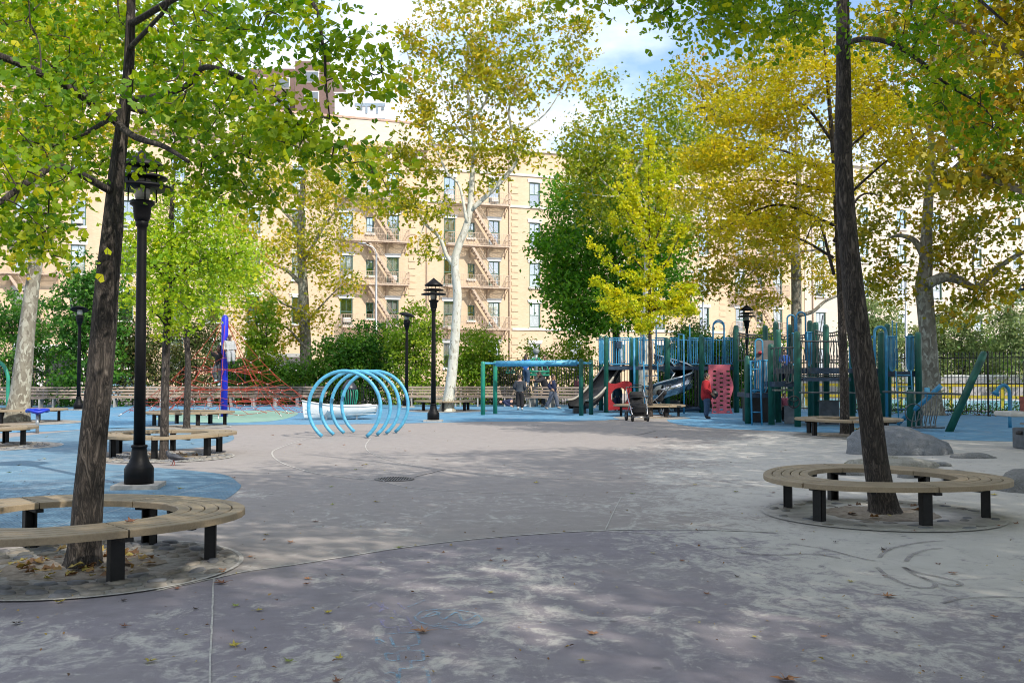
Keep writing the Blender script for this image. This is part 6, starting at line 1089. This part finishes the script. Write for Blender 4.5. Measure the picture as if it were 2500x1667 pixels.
def person(label, loc, rz, H, top, legs, skin='tan', hair='brown', pose=None, long_hair=False, shoes=(.02, .02, .022), boots=False, hood=False, coat=0.0, z=0.0, stripe=None, bulk=1.0):
    """figure facing -y, feet at z=0 unless the pose lifts them; pose overrides joints (fractions of H)"""
    J = dict(pelvis=(0, 0, .50), waist=(0, 0, .58), chest=(0, .005, .70), neck=(0, .005, .815), head=(0, -.012, .915), hipL=(.055, 0, .495), hipR=(-.055, 0, .495), kneeL=(.06, -.01, .275), kneeR=(-.06, -.01, .275), ankL=(.062, .012, .045), ankR=(-.062, .012, .045), toeL=(.068, -.085, .015), toeR=(-.068, -.085, .015),
             shL=(.105, .005, .785), shR=(-.105, .005, .785), elL=(.145, .02, .625), elR=(-.145, .02, .625), haL=(.15, -.03, .485), haR=(-.15, -.03, .485))
    J.update(pose or {}); j = {k: Vector(v) * H for k, v in J.items()}; P = lambda k, r: (*j[k], r * H)
    root = thing('person', label, 'person', loc, rz); S = SKIN[skin]
    L_ = lambda a, b_, f_: j[a].lerp(j[b_], f_)
    C = []
    for sd in 'LR':
        C.append([P('pelvis', .062), P('hip' + sd, .058), (*L_('hip' + sd, 'knee' + sd, .5), .046 * H), P('knee' + sd, .036), (*L_('knee' + sd, 'ank' + sd, .35), .036 * H), P('ank' + sd, .022), P('toe' + sd, .018)])
        hand = j['ha' + sd] + (j['ha' + sd] - j['el' + sd]).normalized() * .045 * H
        C.append([P('chest', .075), P('sh' + sd, .038), (*L_('sh' + sd, 'el' + sd, .5), .032 * H), P('el' + sd, .026), P('ha' + sd, .017), (*hand, .020 * H)])
        dirn = (j['ha' + sd] - j['el' + sd]).normalized(); side = dirn.cross(Vector((1, 0, 0))).normalized() if abs(dirn.x) < .9 else Vector((0, 1, 0))
        for q in range(4): f0 = hand + side * (q - 1.5) * .011 * H; C.append([(*hand, .020 * H), (*(f0 + dirn * .022 * H), .0065 * H), (*(f0 + dirn * (.045 - .004 * abs(q - 1.3)) * H + Vector((0, -.006, -.006)) * H), .005 * H)])
        C.append([P('ha' + sd, .017), (*(j['ha' + sd] + side * .024 * H + dirn * .02 * H), .007 * H), (*(j['ha' + sd] + side * .03 * H + dirn * .042 * H), .006 * H)])
    C.append([P('pelvis', .062), P('waist', (.060)), P('chest', .075), P('neck', .030), (*L_('neck', 'head', .5), .032 * H)])
    link('body', skin_mesh('body', C, 1), S, root)
    hd = j['head']; up = (j['head'] - j['neck']).normalized(); M = Vector((0, 0, 1)).rotation_difference(up).to_matrix()
    hm = MB(); hm.ball(hd, (.050 * H, .060 * H, .072 * H), 16, 12, M); hm.ball(hd + M @ Vector((0, -.060, -.012)) * H, (.010 * H, .014 * H, .016 * H), 8, 6, M)
    for sx in (-1, 1): hm.ball(hd + M @ Vector((.050 * sx, .004, -.006)) * H, (.008 * H, .014 * H, .020 * H), 8, 6, M)
    hm.ball(hd + M @ Vector((0, -.045, -.052)) * H, (.022 * H, .018 * H, .018 * H), 8, 6, M); hm.build('head', S, root)
    f_ = MB()
    for sx in (-1, 1): f_.ball(hd + M @ Vector((.019 * sx, -.056, .006)) * H, (.008 * H, .005 * H, .005 * H), 8, 5, M)
    f_.build('eyes', pm('eye_dark', (.02, .015, .012), .3), root); MB().ball(hd + M @ Vector((0, -.060, -.036)) * H, (.016 * H, .004 * H, .005 * H), 8, 5, M).build('mouth', pm('lip', (.30, .11, .09), .5), root)
    if hair:
        h_ = MB(); h_.ball(hd + M @ Vector((0, .012, .016)) * H, (.056 * H, .060 * H, .068 * H), 16, 10, M)
        if long_hair: h_.ball(hd + M @ Vector((0, .040, -.06)) * H, (.058 * H, .036 * H, .115 * H), 14, 10, M)
        V = np.array(h_.v); V += np.random.default_rng(4).normal(size=V.shape) * .0035 * H; h_.v = [tuple(v) for v in V]; h_.build('hair', hair_m[hair], root)
    # clothing: shells that follow the limbs
    Ct = []
    for sd in 'LR':
        wr = L_('el' + sd, 'ha' + sd, .92); Ct.append([P('chest', .108 * bulk), P('sh' + sd, .056 * bulk), (*L_('sh' + sd, 'el' + sd, .5), .050 * H * bulk), P('el' + sd, .045 * bulk), (*wr, .034 * H)])
        hh = L_('hip' + sd, 'knee' + sd, .12 + coat); Ct.append([P('waist', .095 * bulk), P('pelvis', .090 * bulk), (*hh, .084 * H * bulk)])
    Ct.append([P('waist', .095 * bulk), P('chest', .108 * bulk), (*L_('chest', 'neck', .75), .055 * H), (*L_('chest', 'neck', .98), .042 * H)])
    link('jacket', skin_mesh('jacket', Ct, 2), top, root)
    if stripe:
        for k_ in range(7): c_ = L_('waist', 'chest', -.35 + k_ * .24); r_ = (.094 + .008 * min(k_, 4) / 4) * H; MB().tube([(c_.x + r_ * 1.12 * math.cos(a), c_.y + r_ * 1.0 * math.sin(a), c_.z) for a in np.linspace(0, 6.283, 20)[:-1]], .009 * H, 6, closed=True).build('quilt_seam', stripe, root)
    if hood: MB().ball(hd + M @ Vector((0, .022, -.045)) * H, (.072 * H, .062 * H, .05 * H), 12, 8, M).build('hood', top, root)
    Cl = []
    for sd in 'LR': Cl.append([P('waist', .076), P('pelvis', .082), P('hip' + sd, .072), (*L_('hip' + sd, 'knee' + sd, .5), .062 * H), P('knee' + sd, .053), (*L_('knee' + sd, 'ank' + sd, .4), .050 * H), (*L_('knee' + sd, 'ank' + sd, .94), .042 * H)])
    link('trousers', skin_mesh('trousers', Cl, 2), legs, root)
    sm = pm('shoe_%d_%d' % (shoes[0] * 1000, shoes[2] * 1000), shoes, .5, .1, 12)
    for sd in 'LR':
        an, to = j['ank' + sd], j['toe' + sd]; dv = to - an; c_ = [[(*(an + Vector((0, .012, .03 if not boots else .14)) * H), (.030 if boots else .027) * H), (*(an - Vector((0, 0, .008)) * H), .032 * H), (*(an + dv * .6), .028 * H), (*(an + dv * 1.05), .022 * H)]]
        link('shoe', skin_mesh('shoe', c_, 1), sm, root)
    return root
denim, blackc, navyc, greyc = fab('denim', (.035, .07, .13)), fab('black', (.012, .012, .015)), fab('navy', (.014, .022, .065)), fab('grey', (.10, .105, .115))
g_ = lambda px, py: tuple(gp(px, py))
wm = person('woman in a red coat and black boots standing by the coral climbing wall', g_(1725, 1022), R(80), 1.62, fab('red_coat', (.33, .012, .018)), denim, 'tan', 'black', dict(haL=(.10, -.10, .55), elL=(.14, .03, .64), haR=(-.09, -.11, .54), elR=(-.14, .03, .64)), boots=True, coat=.34, bulk=1.12)
t = thing('shoulder_bag', 'black shoulder bag held in front of the woman in red', 'bag', (0, 0, 0)); q = gp(1725, 1022); t.location = (q.x + .27, q.y - .05, 0); MB().ball((0, 0, .86), (.14, .10, .14), 14, 9).build('bag_body', blk_pl, t); MB().tube(catmull([(-.05, 0, .98), (-.2, 0, 1.2), (-.24, .02, 1.36)], 5), .012, 5).build('strap', blk_pl, t)
person('boy in a grey quilted jacket walking away beside the overhead bar', g_(1269, 1001), R(172), 1.55, fab('quilt', (.035, .042, .055)), blackc, 'light', 'brown', dict(haL=(.10, -.08, .56), elL=(.15, .04, .64), haR=(-.10, -.08, .56), elR=(-.15, .04, .64), ankL=(.03, .10, .07), kneeL=(.05, -.02, .28)), shoes=(.5, .5, .5), stripe=fab('quilt_hi', (.09, .105, .125)))
person('boy in navy sweatshirt and grey tracksuit trousers striding to the spinner', g_(1350, 999), R(75), 1.56, navyc, fab('track_grey', (.09, .105, .14)), 'tan', 'brown', dict(kneeL=(.06, -.09, .29), ankL=(.06, -.13, .06), toeL=(.06, -.23, .03), kneeR=(-.06, .07, .28), ankR=(-.06, .20, .055), toeR=(-.06, .12, .012), elL=(.13, .10, .66), haL=(.12, .0, .58), elR=(-.13, .10, .66), haR=(-.11, .0, .57)), shoes=(.3, .27, .25))
person('grown-up in a charcoal jacket leaning to push the spinner', g_(1333, 993), R(-80), 1.75, fab('charcoal', (.03, .03, .035)), fab('slate', (.035, .045, .06)), 'tan', 'brown', dict(chest=(0, -.10, .69), neck=(0, -.15, .79), head=(0, -.19, .88), shL=(.10, -.11, .77), shR=(-.10, -.11, .77), elL=(.12, -.22, .70), haL=(.10, -.34, .72), elR=(-.12, -.22, .70), haR=(-.10, -.34, .72), kneeR=(-.06, .10, .29), ankR=(-.06, .24, .06), toeR=(-.06, .17, .012), kneeL=(.06, -.08, .28), ankL=(.06, -.07, .05), toeL=(.06, -.16, .015)), hood=True)
zr_ = at(0, 907, SPN.y).z
sit = dict(kneeL=(.06, -.20, .46), kneeR=(-.06, -.20, .44), ankL=(.06, -.22, .23), ankR=(-.06, -.20, .21), toeL=(.06, -.31, .20), toeR=(-.06, -.29, .18), haL=(.14, -.12, .56), haR=(-.14, -.12, .56), elL=(.15, .0, .63), elR=(-.15, .0, .63))
hang = dict(kneeL=(.06, -.10, .30), kneeR=(-.06, -.04, .28), ankL=(.06, -.04, .09), ankR=(-.06, .0, .06), toeL=(.06, -.11, .05), toeR=(-.06, -.08, .02), haL=(.14, -.12, .60), haR=(-.14, -.12, .60), elL=(.15, .0, .66), elR=(-.15, .0, .66))
person('girl with long dark hair in a blue jacket sitting up on the spinner ring', (SPN.x - .50, SPN.y - .66, zr_ - .46 * 1.5 + .02), R(160), 1.5, fab('bright_blue', (.02, .13, .42)), denim, 'light', 'brown', hang, long_hair=True, shoes=(.55, .55, .55))
person('child in black facing us across the spinner ring', (SPN.x + .42, SPN.y + .35, zr_ - .46 * 1.45 + .02), R(10), 1.45, blackc, greyc, 'light', 'brown', sit)
person('child in a plaid shirt half hidden by the green end post', g_(1413, 990), R(200), 1.5, fab('plaid', (.10, .025, .04), .5), navyc, 'light', 'brown', shoes=(.03, .05, .2))
person('child in a striped dark jacket inside the red crawl panel', (at(1507, 960, 42.6).x, 42.6, .0), R(190), 1.15, fab('teal', (.02, .07, .11)), navyc, 'light', 'brown')
person('boy in a blue and lime jacket on the deck behind the grey bars', (at(1912, 930, 32.2).x, 32.0, Z(938, 30.4) + .06), R(15), 1.05, fab('cobalt', (.015, .07, .28)), navyc, 'light', 'brown', dict(haL=(.12, -.12, .6), haR=(-.12, -.12, .6)))
person('toddler in a pink top behind the grey play panel', (at(1915, 990, 33.2).x, 33.2, 0), R(20), .95, fab('pink', (.45, .12, .17)), blackc, 'light', 'brown')
mast = gp(547, 1017)
person('child in a pale grey hooded sweatsuit seated high on the rope net', (mast.x + .22, mast.y - .18, 2.36 - .50 * 1.35), R(30), 1.35, fab('pale_grey', (.36, .37, .37)), fab('pale_grey2', (.33, .34, .35)), 'dark', None, dict(sit, kneeL=(.06, -.19, .50), kneeR=(-.06, -.19, .47)), hood=True)
person('child in black climbing behind the blue net mast', (mast.x - .22, mast.y + .1, 1.15), R(-40), 1.5, blackc, greyc, 'dark', 'black', dict(haL=(.10, -.14, .78), elL=(.15, -.06, .68), haR=(-.10, -.15, .84), elR=(-.15, -.08, .74), kneeR=(-.06, -.13, .33), ankR=(-.06, -.02, .14), toeR=(-.06, -.1, .10)), shoes=(.4, .5, .55))
person('child in dark blue lying on the rubber beneath the slatted bench', (at(1252, 985, 47).x, 46.4, .14), R(90), 1.35, navyc, blackc, 'light', 'brown', dict(pelvis=(0, .0, .10), waist=(0, .09, .12), chest=(0, .21, .10), neck=(0, .32, .09), head=(0, .42, .07), hipL=(.055, 0, .09), hipR=(-.055, 0, .09), kneeL=(.08, -.20, .10), kneeR=(-.06, -.20, .06), ankL=(.09, -.40, -.04), ankR=(-.06, -.40, -.05), toeL=(.10, -.47, .0), toeR=(-.07, -.47, .0), shL=(.10, .29, .09), shR=(-.10, .29, .09), elL=(.15, .16, .02), elR=(-.15, .2, .02), haL=(.12, .05, -.03), haR=(-.12, .08, -.03)), shoes=(.5, .5, .5))
# ================================================================ STROLLERS
chrome = pm('stroller_alloy', (.45, .45, .46), .3, .1, 8, .9)
def wheel(par, c, r, w=.05):
    o = MB().lathe([(r * .72, -w / 2), (r, -w / 2), (r, w / 2), (r * .72, w / 2), (r * .72, -w / 2)], 20).build('wheel', blk_pl, par); o.location = c; o.rotation_euler = (0, math.pi / 2, 0)
    m = MB(); m.lathe([(.001, -w * .3), (r * .18, -w * .3), (r * .18, w * .3), (.001, w * .3)], 10)
    for k_ in range(5): a = k_ * 1.2566; m.box((r * .42 * math.cos(a), r * .42 * math.sin(a), 0), (r * .75, .02, w * .4), rz=a)
    m.build('rim', chrome, o)
def stroller(label, loc, rz, canopy, green=False):
    t = thing('stroller', label, 'stroller', loc, rz, 'strollers by the ginkgo bench')
    for x, y, r_ in ((-.33, .22, .16), (.33, .22, .16), (-.26, -.40, .12), (.26, -.40, .12)): wheel(t, (x, y, r_), r_, .06)
    for s_ in (-1, 1):
        MB().tube([(.31 * s_, .22, .16), (.29 * s_, .0, .48), (.27 * s_, -.1, .62)], .02, 7).build('frame_tube', chrome, t); MB().tube(catmull([(.25 * s_, -.40, .16), (.28 * s_, -.25, .42), (.30 * s_, .15, .80), (.29 * s_, .38, 1.08)], 4), .02, 7).build('frame_tube', chrome, t)
    MB().tube(catmull([(-.29, .38, 1.08), (-.26, .43, 1.12), (.26, .43, 1.12), (.29, .38, 1.08)], 4), .022, 8).build('handle', blk_pl, t); MB().cyl((-.33, .22, .16), (.33, .22, .16), .016, n=6).build('axle', chrome, t); MB().cyl((-.27, -.40, .14), (.27, -.40, .14), .016, n=6).build('axle', chrome, t); MB().cyl((-.28, -.30, .44), (.28, -.30, .44), .018, n=6).build('crossbar', chrome, t)
    m = MB(); m.box((0, -.08, .54), (.50, .44, .14), rx=.15, bev=.05); m.box((0, .14, .76), (.48, .14, .46), rx=-.35, bev=.06); m.box((0, -.32, .40), (.44, .10, .26), rx=.3, bev=.04); m.ball((0, .12, .84), (.25, .20, .13), 14, 8); m.build('seat', fab('stroller_black', (.012, .012, .014)), t); MB().box((0, -.04, .29), (.46, .50, .20), bev=.05).build('basket', MATS['cloth_stroller_black'], t)
    MB().tube(catmull([(-.27, -.12, .76), (-.25, -.36, .80), (.25, -.36, .80), (.27, -.12, .76)], 4), .018, 7).build('bumper_bar', blk_pl, t)
    if canopy:
        m = MB(); vs = []; n1, n2 = 9, 9
        for i in range(n1):
            a = R(-10 + 105 * i / (n1 - 1)); 
            for k_ in range(n2): b_ = -1 + 2 * k_ / (n2 - 1); w_ = math.sqrt(max(0, 1 - (b_ * .92) ** 4)); vs.append((.22 * b_, .12 - .34 * math.cos(a) * w_ * (1 + .02 * (i % 2)), .82 + .32 * math.sin(a) * w_ * (1 + .03 * (i % 2))))
        m.add(vs, [(i * n2 + k_, i * n2 + k_ + 1, (i + 1) * n2 + k_ + 1, (i + 1) * n2 + k_) for i in range(n1 - 1) for k_ in range(n2 - 1)], True); m.build('canopy', fab('canopy_grey', (.12, .14, .145)), t)
    else: 
        MB().tube(catmull([(-.24, .30, .95), (-.22, .10, 1.16), (0, .0, 1.22), (.22, .10, 1.16), (.24, .30, .95)], 5), .014, 6).build('canopy_hoop', blk_pl, t)
    if green: MB().ball((-.13, .42, .93), (.03, .012, .055), 10, 7).build('tag', pm('tag_green', (.05, .5, .03), .4), t)
    return t
stroller('black stroller with bright alloy frame parked before the ginkgo bench', g_(1556, 1027), R(6), False, True); stroller('stroller with a grey folding canopy behind the slim ginkgo trunk', (gp(1607, 1012).x, gp(1607, 1012).y - .1, 0), R(250), True)
# ================================================================ PIGEON
pg = gp(424, 1136); t = thing('pigeon', 'dark grey pigeon walking on the paving near the black lamp', 'pigeon', tuple(pg), R(-90))
feather = NB('pigeon_feather'); p = feather.pos((1, 1, 1), True); feather.set(Base_Color=feather.ramp(feather.noise(p, 22, 4, .6), [(.3, (.018, .02, .026)), (.7, (.06, .065, .08))]), Roughness=.6); feather = feather.m
link('body', skin_mesh('body', [[(0, .20, .115, .012), (0, .13, .125, .026), (0, .06, .14, .050), (0, -.02, .150, .056), (0, -.08, .175, .042), (0, -.105, .215, .025), (0, -.112, .245, .024), (0, -.125, .262, .022)], [(0, .20, .115, .012), (0, .26, .105, .014)]], 2), feather, t)
for s_ in (-1, 1):
    link('wing', skin_mesh('wing', [[(.045 * s_, -.05, .165, .018), (.055 * s_, .03, .155, .03), (.045 * s_, .12, .135, .018), (.025 * s_, .19, .122, .008)]], 1), feather, t); link('leg', skin_mesh('leg', [[(.022 * s_, .0, .11, .012), (.022 * s_, .0 + .02 * s_, .06, .006), (.022 * s_, -.01 + .03 * s_, .006, .005), (.022 * s_, -.04 + .03 * s_, .004, .004)]], 1), pm('pigeon_leg', (.28, .07, .06), .6), t)
MB().tube([(0, -.143, .262), (0, -.172, .252)], [.009, .002], 6).build('beak', blk_pl, t); MB().ball((.019, -.132, .268), .004, 6, 4).build('eye', pm('pigeon_eye', (.4, .1, .02), .3), t); MB().ball((-.019, -.132, .268), .004, 6, 4).build('eye', MATS['pigeon_eye'], t)
# ================================================================ FALLEN LEAVES
lf = {'orange': pm('dry_leaf_orange', (.36, .17, .075), .7, .25, 40), 'brown': pm('dry_leaf_brown', (.20, .085, .045), .75, .3, 40), 'yellow': pm('dry_leaf_yellow', (.42, .34, .05), .7, .25, 40), 'green': pm('dry_leaf_green', (.20, .24, .04), .7, .25, 40), 'dark': pm('dry_leaf_dark', (.05, .035, .03), .8, .2, 40)}
lrg = random.Random(12); LMESH = {}
def leaf_mesh(var, col):
    if (var, col) in LMESH: return LMESH[(var, col)]
    rr_ = random.Random(var); V = [(0, .0, 0)]; n_ = 15; outl = [.30, .62, .34, .85, .40, .70, .42, 1.0, .42, .72, .40, .84, .33, .60, .30]
    for i in range(n_): a = -2.4 + 4.8 * i / (n_ - 1); r_ = outl[i] * .52 * rr_.uniform(.85, 1.1); V.append((math.sin(a) * r_, math.cos(a) * r_, .10 * r_ + rr_.uniform(0, .16) * r_ * 2 + .02))
    Fc = [(0, i + 1, i + 2) for i in range(n_ - 1)]; m = MB(); m.add(V, Fc); m.tube([(0, -.01, .02), (.02, -.28, .06), (.05, -.5, .04)], [.012, .01, .008], 4); me = m.mesh('fallen_leaf'); me.materials.append(lf[col]); LMESH[(var, col)] = me; return me
def fleaf(px, py, s, col, label=None, z=0.008, Y=None):
    q = gp(px, py, z); o = link('fallen_leaf', leaf_mesh(lrg.randrange(5), col), None, None, (q.x, q.y, z - .002), lrg.uniform(0, 6.28)); o.scale = (s, s, s * lrg.uniform(.6, 1.2))
    if not label:
        cn = {'orange': 'dry orange', 'brown': 'dry brown', 'yellow': 'yellow', 'green': 'greenish', 'dark': 'dark shrivelled'}[col]; nm, lm_ = min(LAND.items(), key=lambda kv: (kv[1] - q).length); d_ = q - lm_
        side = ('right of' if d_.x > 0 else 'left of') if abs(d_.x) > abs(d_.y) else ('behind' if d_.y > 0 else 'in front of'); st_ = int(round(d_.length / .25)); wd_ = {0: 'touching', 1: 'a hand', 2: 'half a metre', 3: 'a short pace', 4: 'one metre', 5: 'a long pace', 6: 'a metre and a half', 7: 'two short paces', 8: 'two metres', 10: 'two and a half metres', 12: 'three metres'}.get(st_, '%d paces' % max(3, round(st_ * .25 / .7)))
        label = '%s leaf lying %s %s the %s' % (cn, wd_, side, nm)
    return tag(o, label, 'leaf', 'leaves fallen on the paving')
LAND = {k: gp(*v) for k, v in {'drain cover': (963, 1170), 'near lamp footing': (339, 1190), 'near bench': (480, 1370), 'chalk drawing': (1010, 1540), 'straight paving joint': (515, 1560), 'blue ring tunnel': (840, 1062), 'tiered lamp foot': (1058, 1029), 'stroller': (1556, 1027), 'sandy bench': (2120, 1280), 'wheel marks': (2250, 1400), 'blue spinner stool': (91, 1057), 'slim ginkgo pit': (430, 1125), 'boulder bench': (2000, 1062), 'curved joint': (1250, 1308), 'far joint corner': (1500, 1245), 'sand edge': (1650, 1160), 'dark paving patch': (1650, 1500), 'bottom picture corner': (2350, 1560), 'left picture corner': (150, 1520), 'large boulder': (2330, 1130), 'far ginkgo shade': (1350, 1110)}.items()}
fleaf(1035, 1540, .17, 'orange', 'large curled orange leaf on the chalk drawing'); fleaf(1450, 1545, .13, 'orange', 'orange leaf lying between the chalk drawing and the sand'); fleaf(1916, 1657, .20, 'orange', 'big orange leaf at the bottom edge of the picture'); fleaf(2163, 1454, .16, 'orange', 'flat orange leaf near the wheel marks'); fleaf(2156, 1341, .10, 'dark', 'black shrivelled leaf on the sand before the bench')
fleaf(545, 1421, .17, 'brown', 'broad brown leaf at the rim of the near tree pit'); fleaf(572, 1575, .12, 'yellow', 'yellow leaf beside the straight paving joint'); fleaf(366, 1612, .12, 'yellow', 'tan leaf low in the left corner of the paving'); fleaf(1216, 1339, .10, 'brown', 'brown leaf just below the curved joint'); fleaf(973, 1336, .10, 'green', 'green leaf lying on the curved joint'); fleaf(318, 1273, .16, 'brown', 'dry brown leaf on the seat of the near bench', .445)
for px, py, s, c_ in [(752, 1412, .10, 'orange'), (748, 1424, .09, 'brown'), (710, 1323, .10, 'orange'), (650, 1304, .10, 'yellow'), (772, 1272, .11, 'brown'), (920, 1224, .13, 'yellow'), (811, 1231, .10, 'green'), (808, 1188, .11, 'green'), (1308, 1178, .12, 'yellow'), (1512, 1166, .11, 'brown'), (1545, 1204, .11, 'green'), (1696, 1183, .11, 'yellow'), (1797, 1200, .12, 'green'), (1594, 1349, .08, 'yellow'), (1666, 1368, .09, 'brown'), (1726, 1449, .08, 'brown'), (1800, 1406, .08, 'dark'), (2078, 1418, .09, 'yellow'), (2325, 1398, .11, 'orange'), (2428, 1504, .09, 'orange'), (1425, 1612, .07, 'yellow'), (1197, 1445, .07, 'yellow'), (1197, 1367, .07, 'brown'), (1232, 1369, .09, 'brown'), (707, 1613, .09, 'green'), (821, 1662, .09, 'brown'), (828, 1605, .09, 'yellow'), (800, 1494, .09, 'yellow'), (570, 1165, .10, 'orange'), (280, 1177, .10, 'brown'), (440, 1192, .12, 'yellow'), (97, 1122, .12, 'orange'), (110, 1120, .10, 'yellow'), (45, 1135, .12, 'yellow'), (112, 1066, .12, 'yellow'), (22, 1153, .12, 'green'), (150, 1195, .09, 'brown'), (120, 1205, .08, 'brown'), (470, 1083, .13, 'yellow'), (980, 1043, .14, 'orange'), (1000, 1052, .14, 'orange'), (1198, 1034, .14, 'orange'), (665, 1062, .14, 'orange'), (840, 1086, .12, 'orange'), (730, 1085, .14, 'orange'), (885, 1135, .12, 'orange'), (893, 1133, .12, 'yellow'), (870, 1146, .10, 'green'), (821, 1135, .10, 'brown'), (705, 1163, .10, 'brown'), (1067, 1121, .10, 'brown'), (990, 1100, .09, 'orange'), (1602, 1067, .14, 'orange'), (1625, 1066, .12, 'orange'), (1918, 1098, .11, 'yellow'), (1905, 1102, .10, 'orange'), (1886, 1202, .10, 'brown'), (2425, 1207, .16, 'yellow'), (2412, 1262, .12, 'brown'), (2480, 1277, .10, 'brown'), (2440, 1283, .10, 'brown'), (2230, 1296, .10, 'brown'), (2040, 1322, .09, 'dark'), (1960, 1317, .08, 'brown'), (610, 1358, .10, 'orange'), (540, 1396, .10, 'orange'), (145, 1468, .11, 'yellow'), (40, 1520, .10, 'dark'), (430, 1435, .10, 'brown'), (300, 1465, .08, 'dark'), (478, 1485, .07, 'dark'), (575, 1478, .09, 'green'), (630, 1488, .09, 'yellow'), (305, 1527, .08, 'brown'), (1845, 1553, .07, 'yellow'), (2010, 1553, .07, 'orange'), (2290, 1375, .08, 'brown'), (2160, 1405, .06, 'brown'), (1785, 1128, .09, 'dark'), (545, 1390, .11, 'orange')]: fleaf(px, py, s, c_)
# drifted litter in the pits
def litter(label, c, r0, r1, n_, seed):
    rg_ = np.random.default_rng(seed); a = rg_.uniform(0, 6.28, n_); r_ = rg_.uniform(r0, r1, n_); P = np.stack([c[0] + r_ * np.cos(a), c[1] + r_ * np.sin(a), rg_.uniform(.03, .055, n_)], 1); me = leaves('leaf_litter', P, rg_.normal(size=(n_, 3)) * .35 + np.array([0, 0, 1.0]), rg_.uniform(0, 1, n_), .10, 'lobe', rg_); o = link('leaf_litter', me, LITM); return tag(o, label, 'leaf litter', kind='stuff')
LITM = leafmat('litter_leaf', [(0, (.10, .055, .03)), (.4, (.25, .13, .05)), (.7, (.36, .24, .06)), (1, (.40, .34, .08))], .1)
litter('drift of brown and yellow leaves in the near tree pit', gp(202, 1383), .22, .62, 90, 1); litter('few brown leaves in the sandy tree pit', gp(2150, 1255), .3, .62, 14, 2); litter('yellow leaves in the pit behind the lamp', gp(402, 1116), .2, .62, 60, 3); litter('leaves gathered beneath the boulder bench', gp(2100, 1050), .0, .5, 40, 4)
rg_ = np.random.default_rng(5); n_ = 420; px_ = rg_.uniform(0, 2500, n_); py_ = 1035 + (1660 - 1035) * rg_.uniform(0, 1, n_) ** 1.2; P = np.array([gp(a, b_) for a, b_ in zip(px_, py_)]); P[:, 2] = .012
o = link('leaf_crumbs', leaves('leaf_crumbs', P, rg_.normal(size=(n_, 3)) * .3 + np.array([0, 0, 1.0]), rg_.uniform(0, 1, n_), .03, 'oval', rg_), LITM); tag(o, 'tiny leaf and twig crumbs strewn over the paving', 'leaf crumbs', kind='stuff')
fl = np.array([(14.5 + i * .06 + rg_.normal() * .3, 40.0 - i * .04 + rg_.normal() * .3, .03) for i in range(160)]); o = link('leaf_litter', leaves('leaf_litter', fl, rg_.normal(size=(160, 3)) * .35 + np.array([0, 0, 1.0]), rg_.uniform(0, 1, 160), .13, 'lobe', rg_), LITM); tag(o, 'drift of brown leaves along the foot of the tall iron fence', 'leaf litter', kind='stuff')

# two alike leaves near one landmark: say which is nearer
same = {}
for o in COL.objects:
    if o.get('category') == 'leaf': same.setdefault(o['label'], []).append(o)
for lb, os_ in same.items():
    if len(os_) == 2:
        os_.sort(key=lambda o: o.location.y)
        os_[0]['label'] = 'nearer ' + lb; os_[1]['label'] = 'farther ' + lb
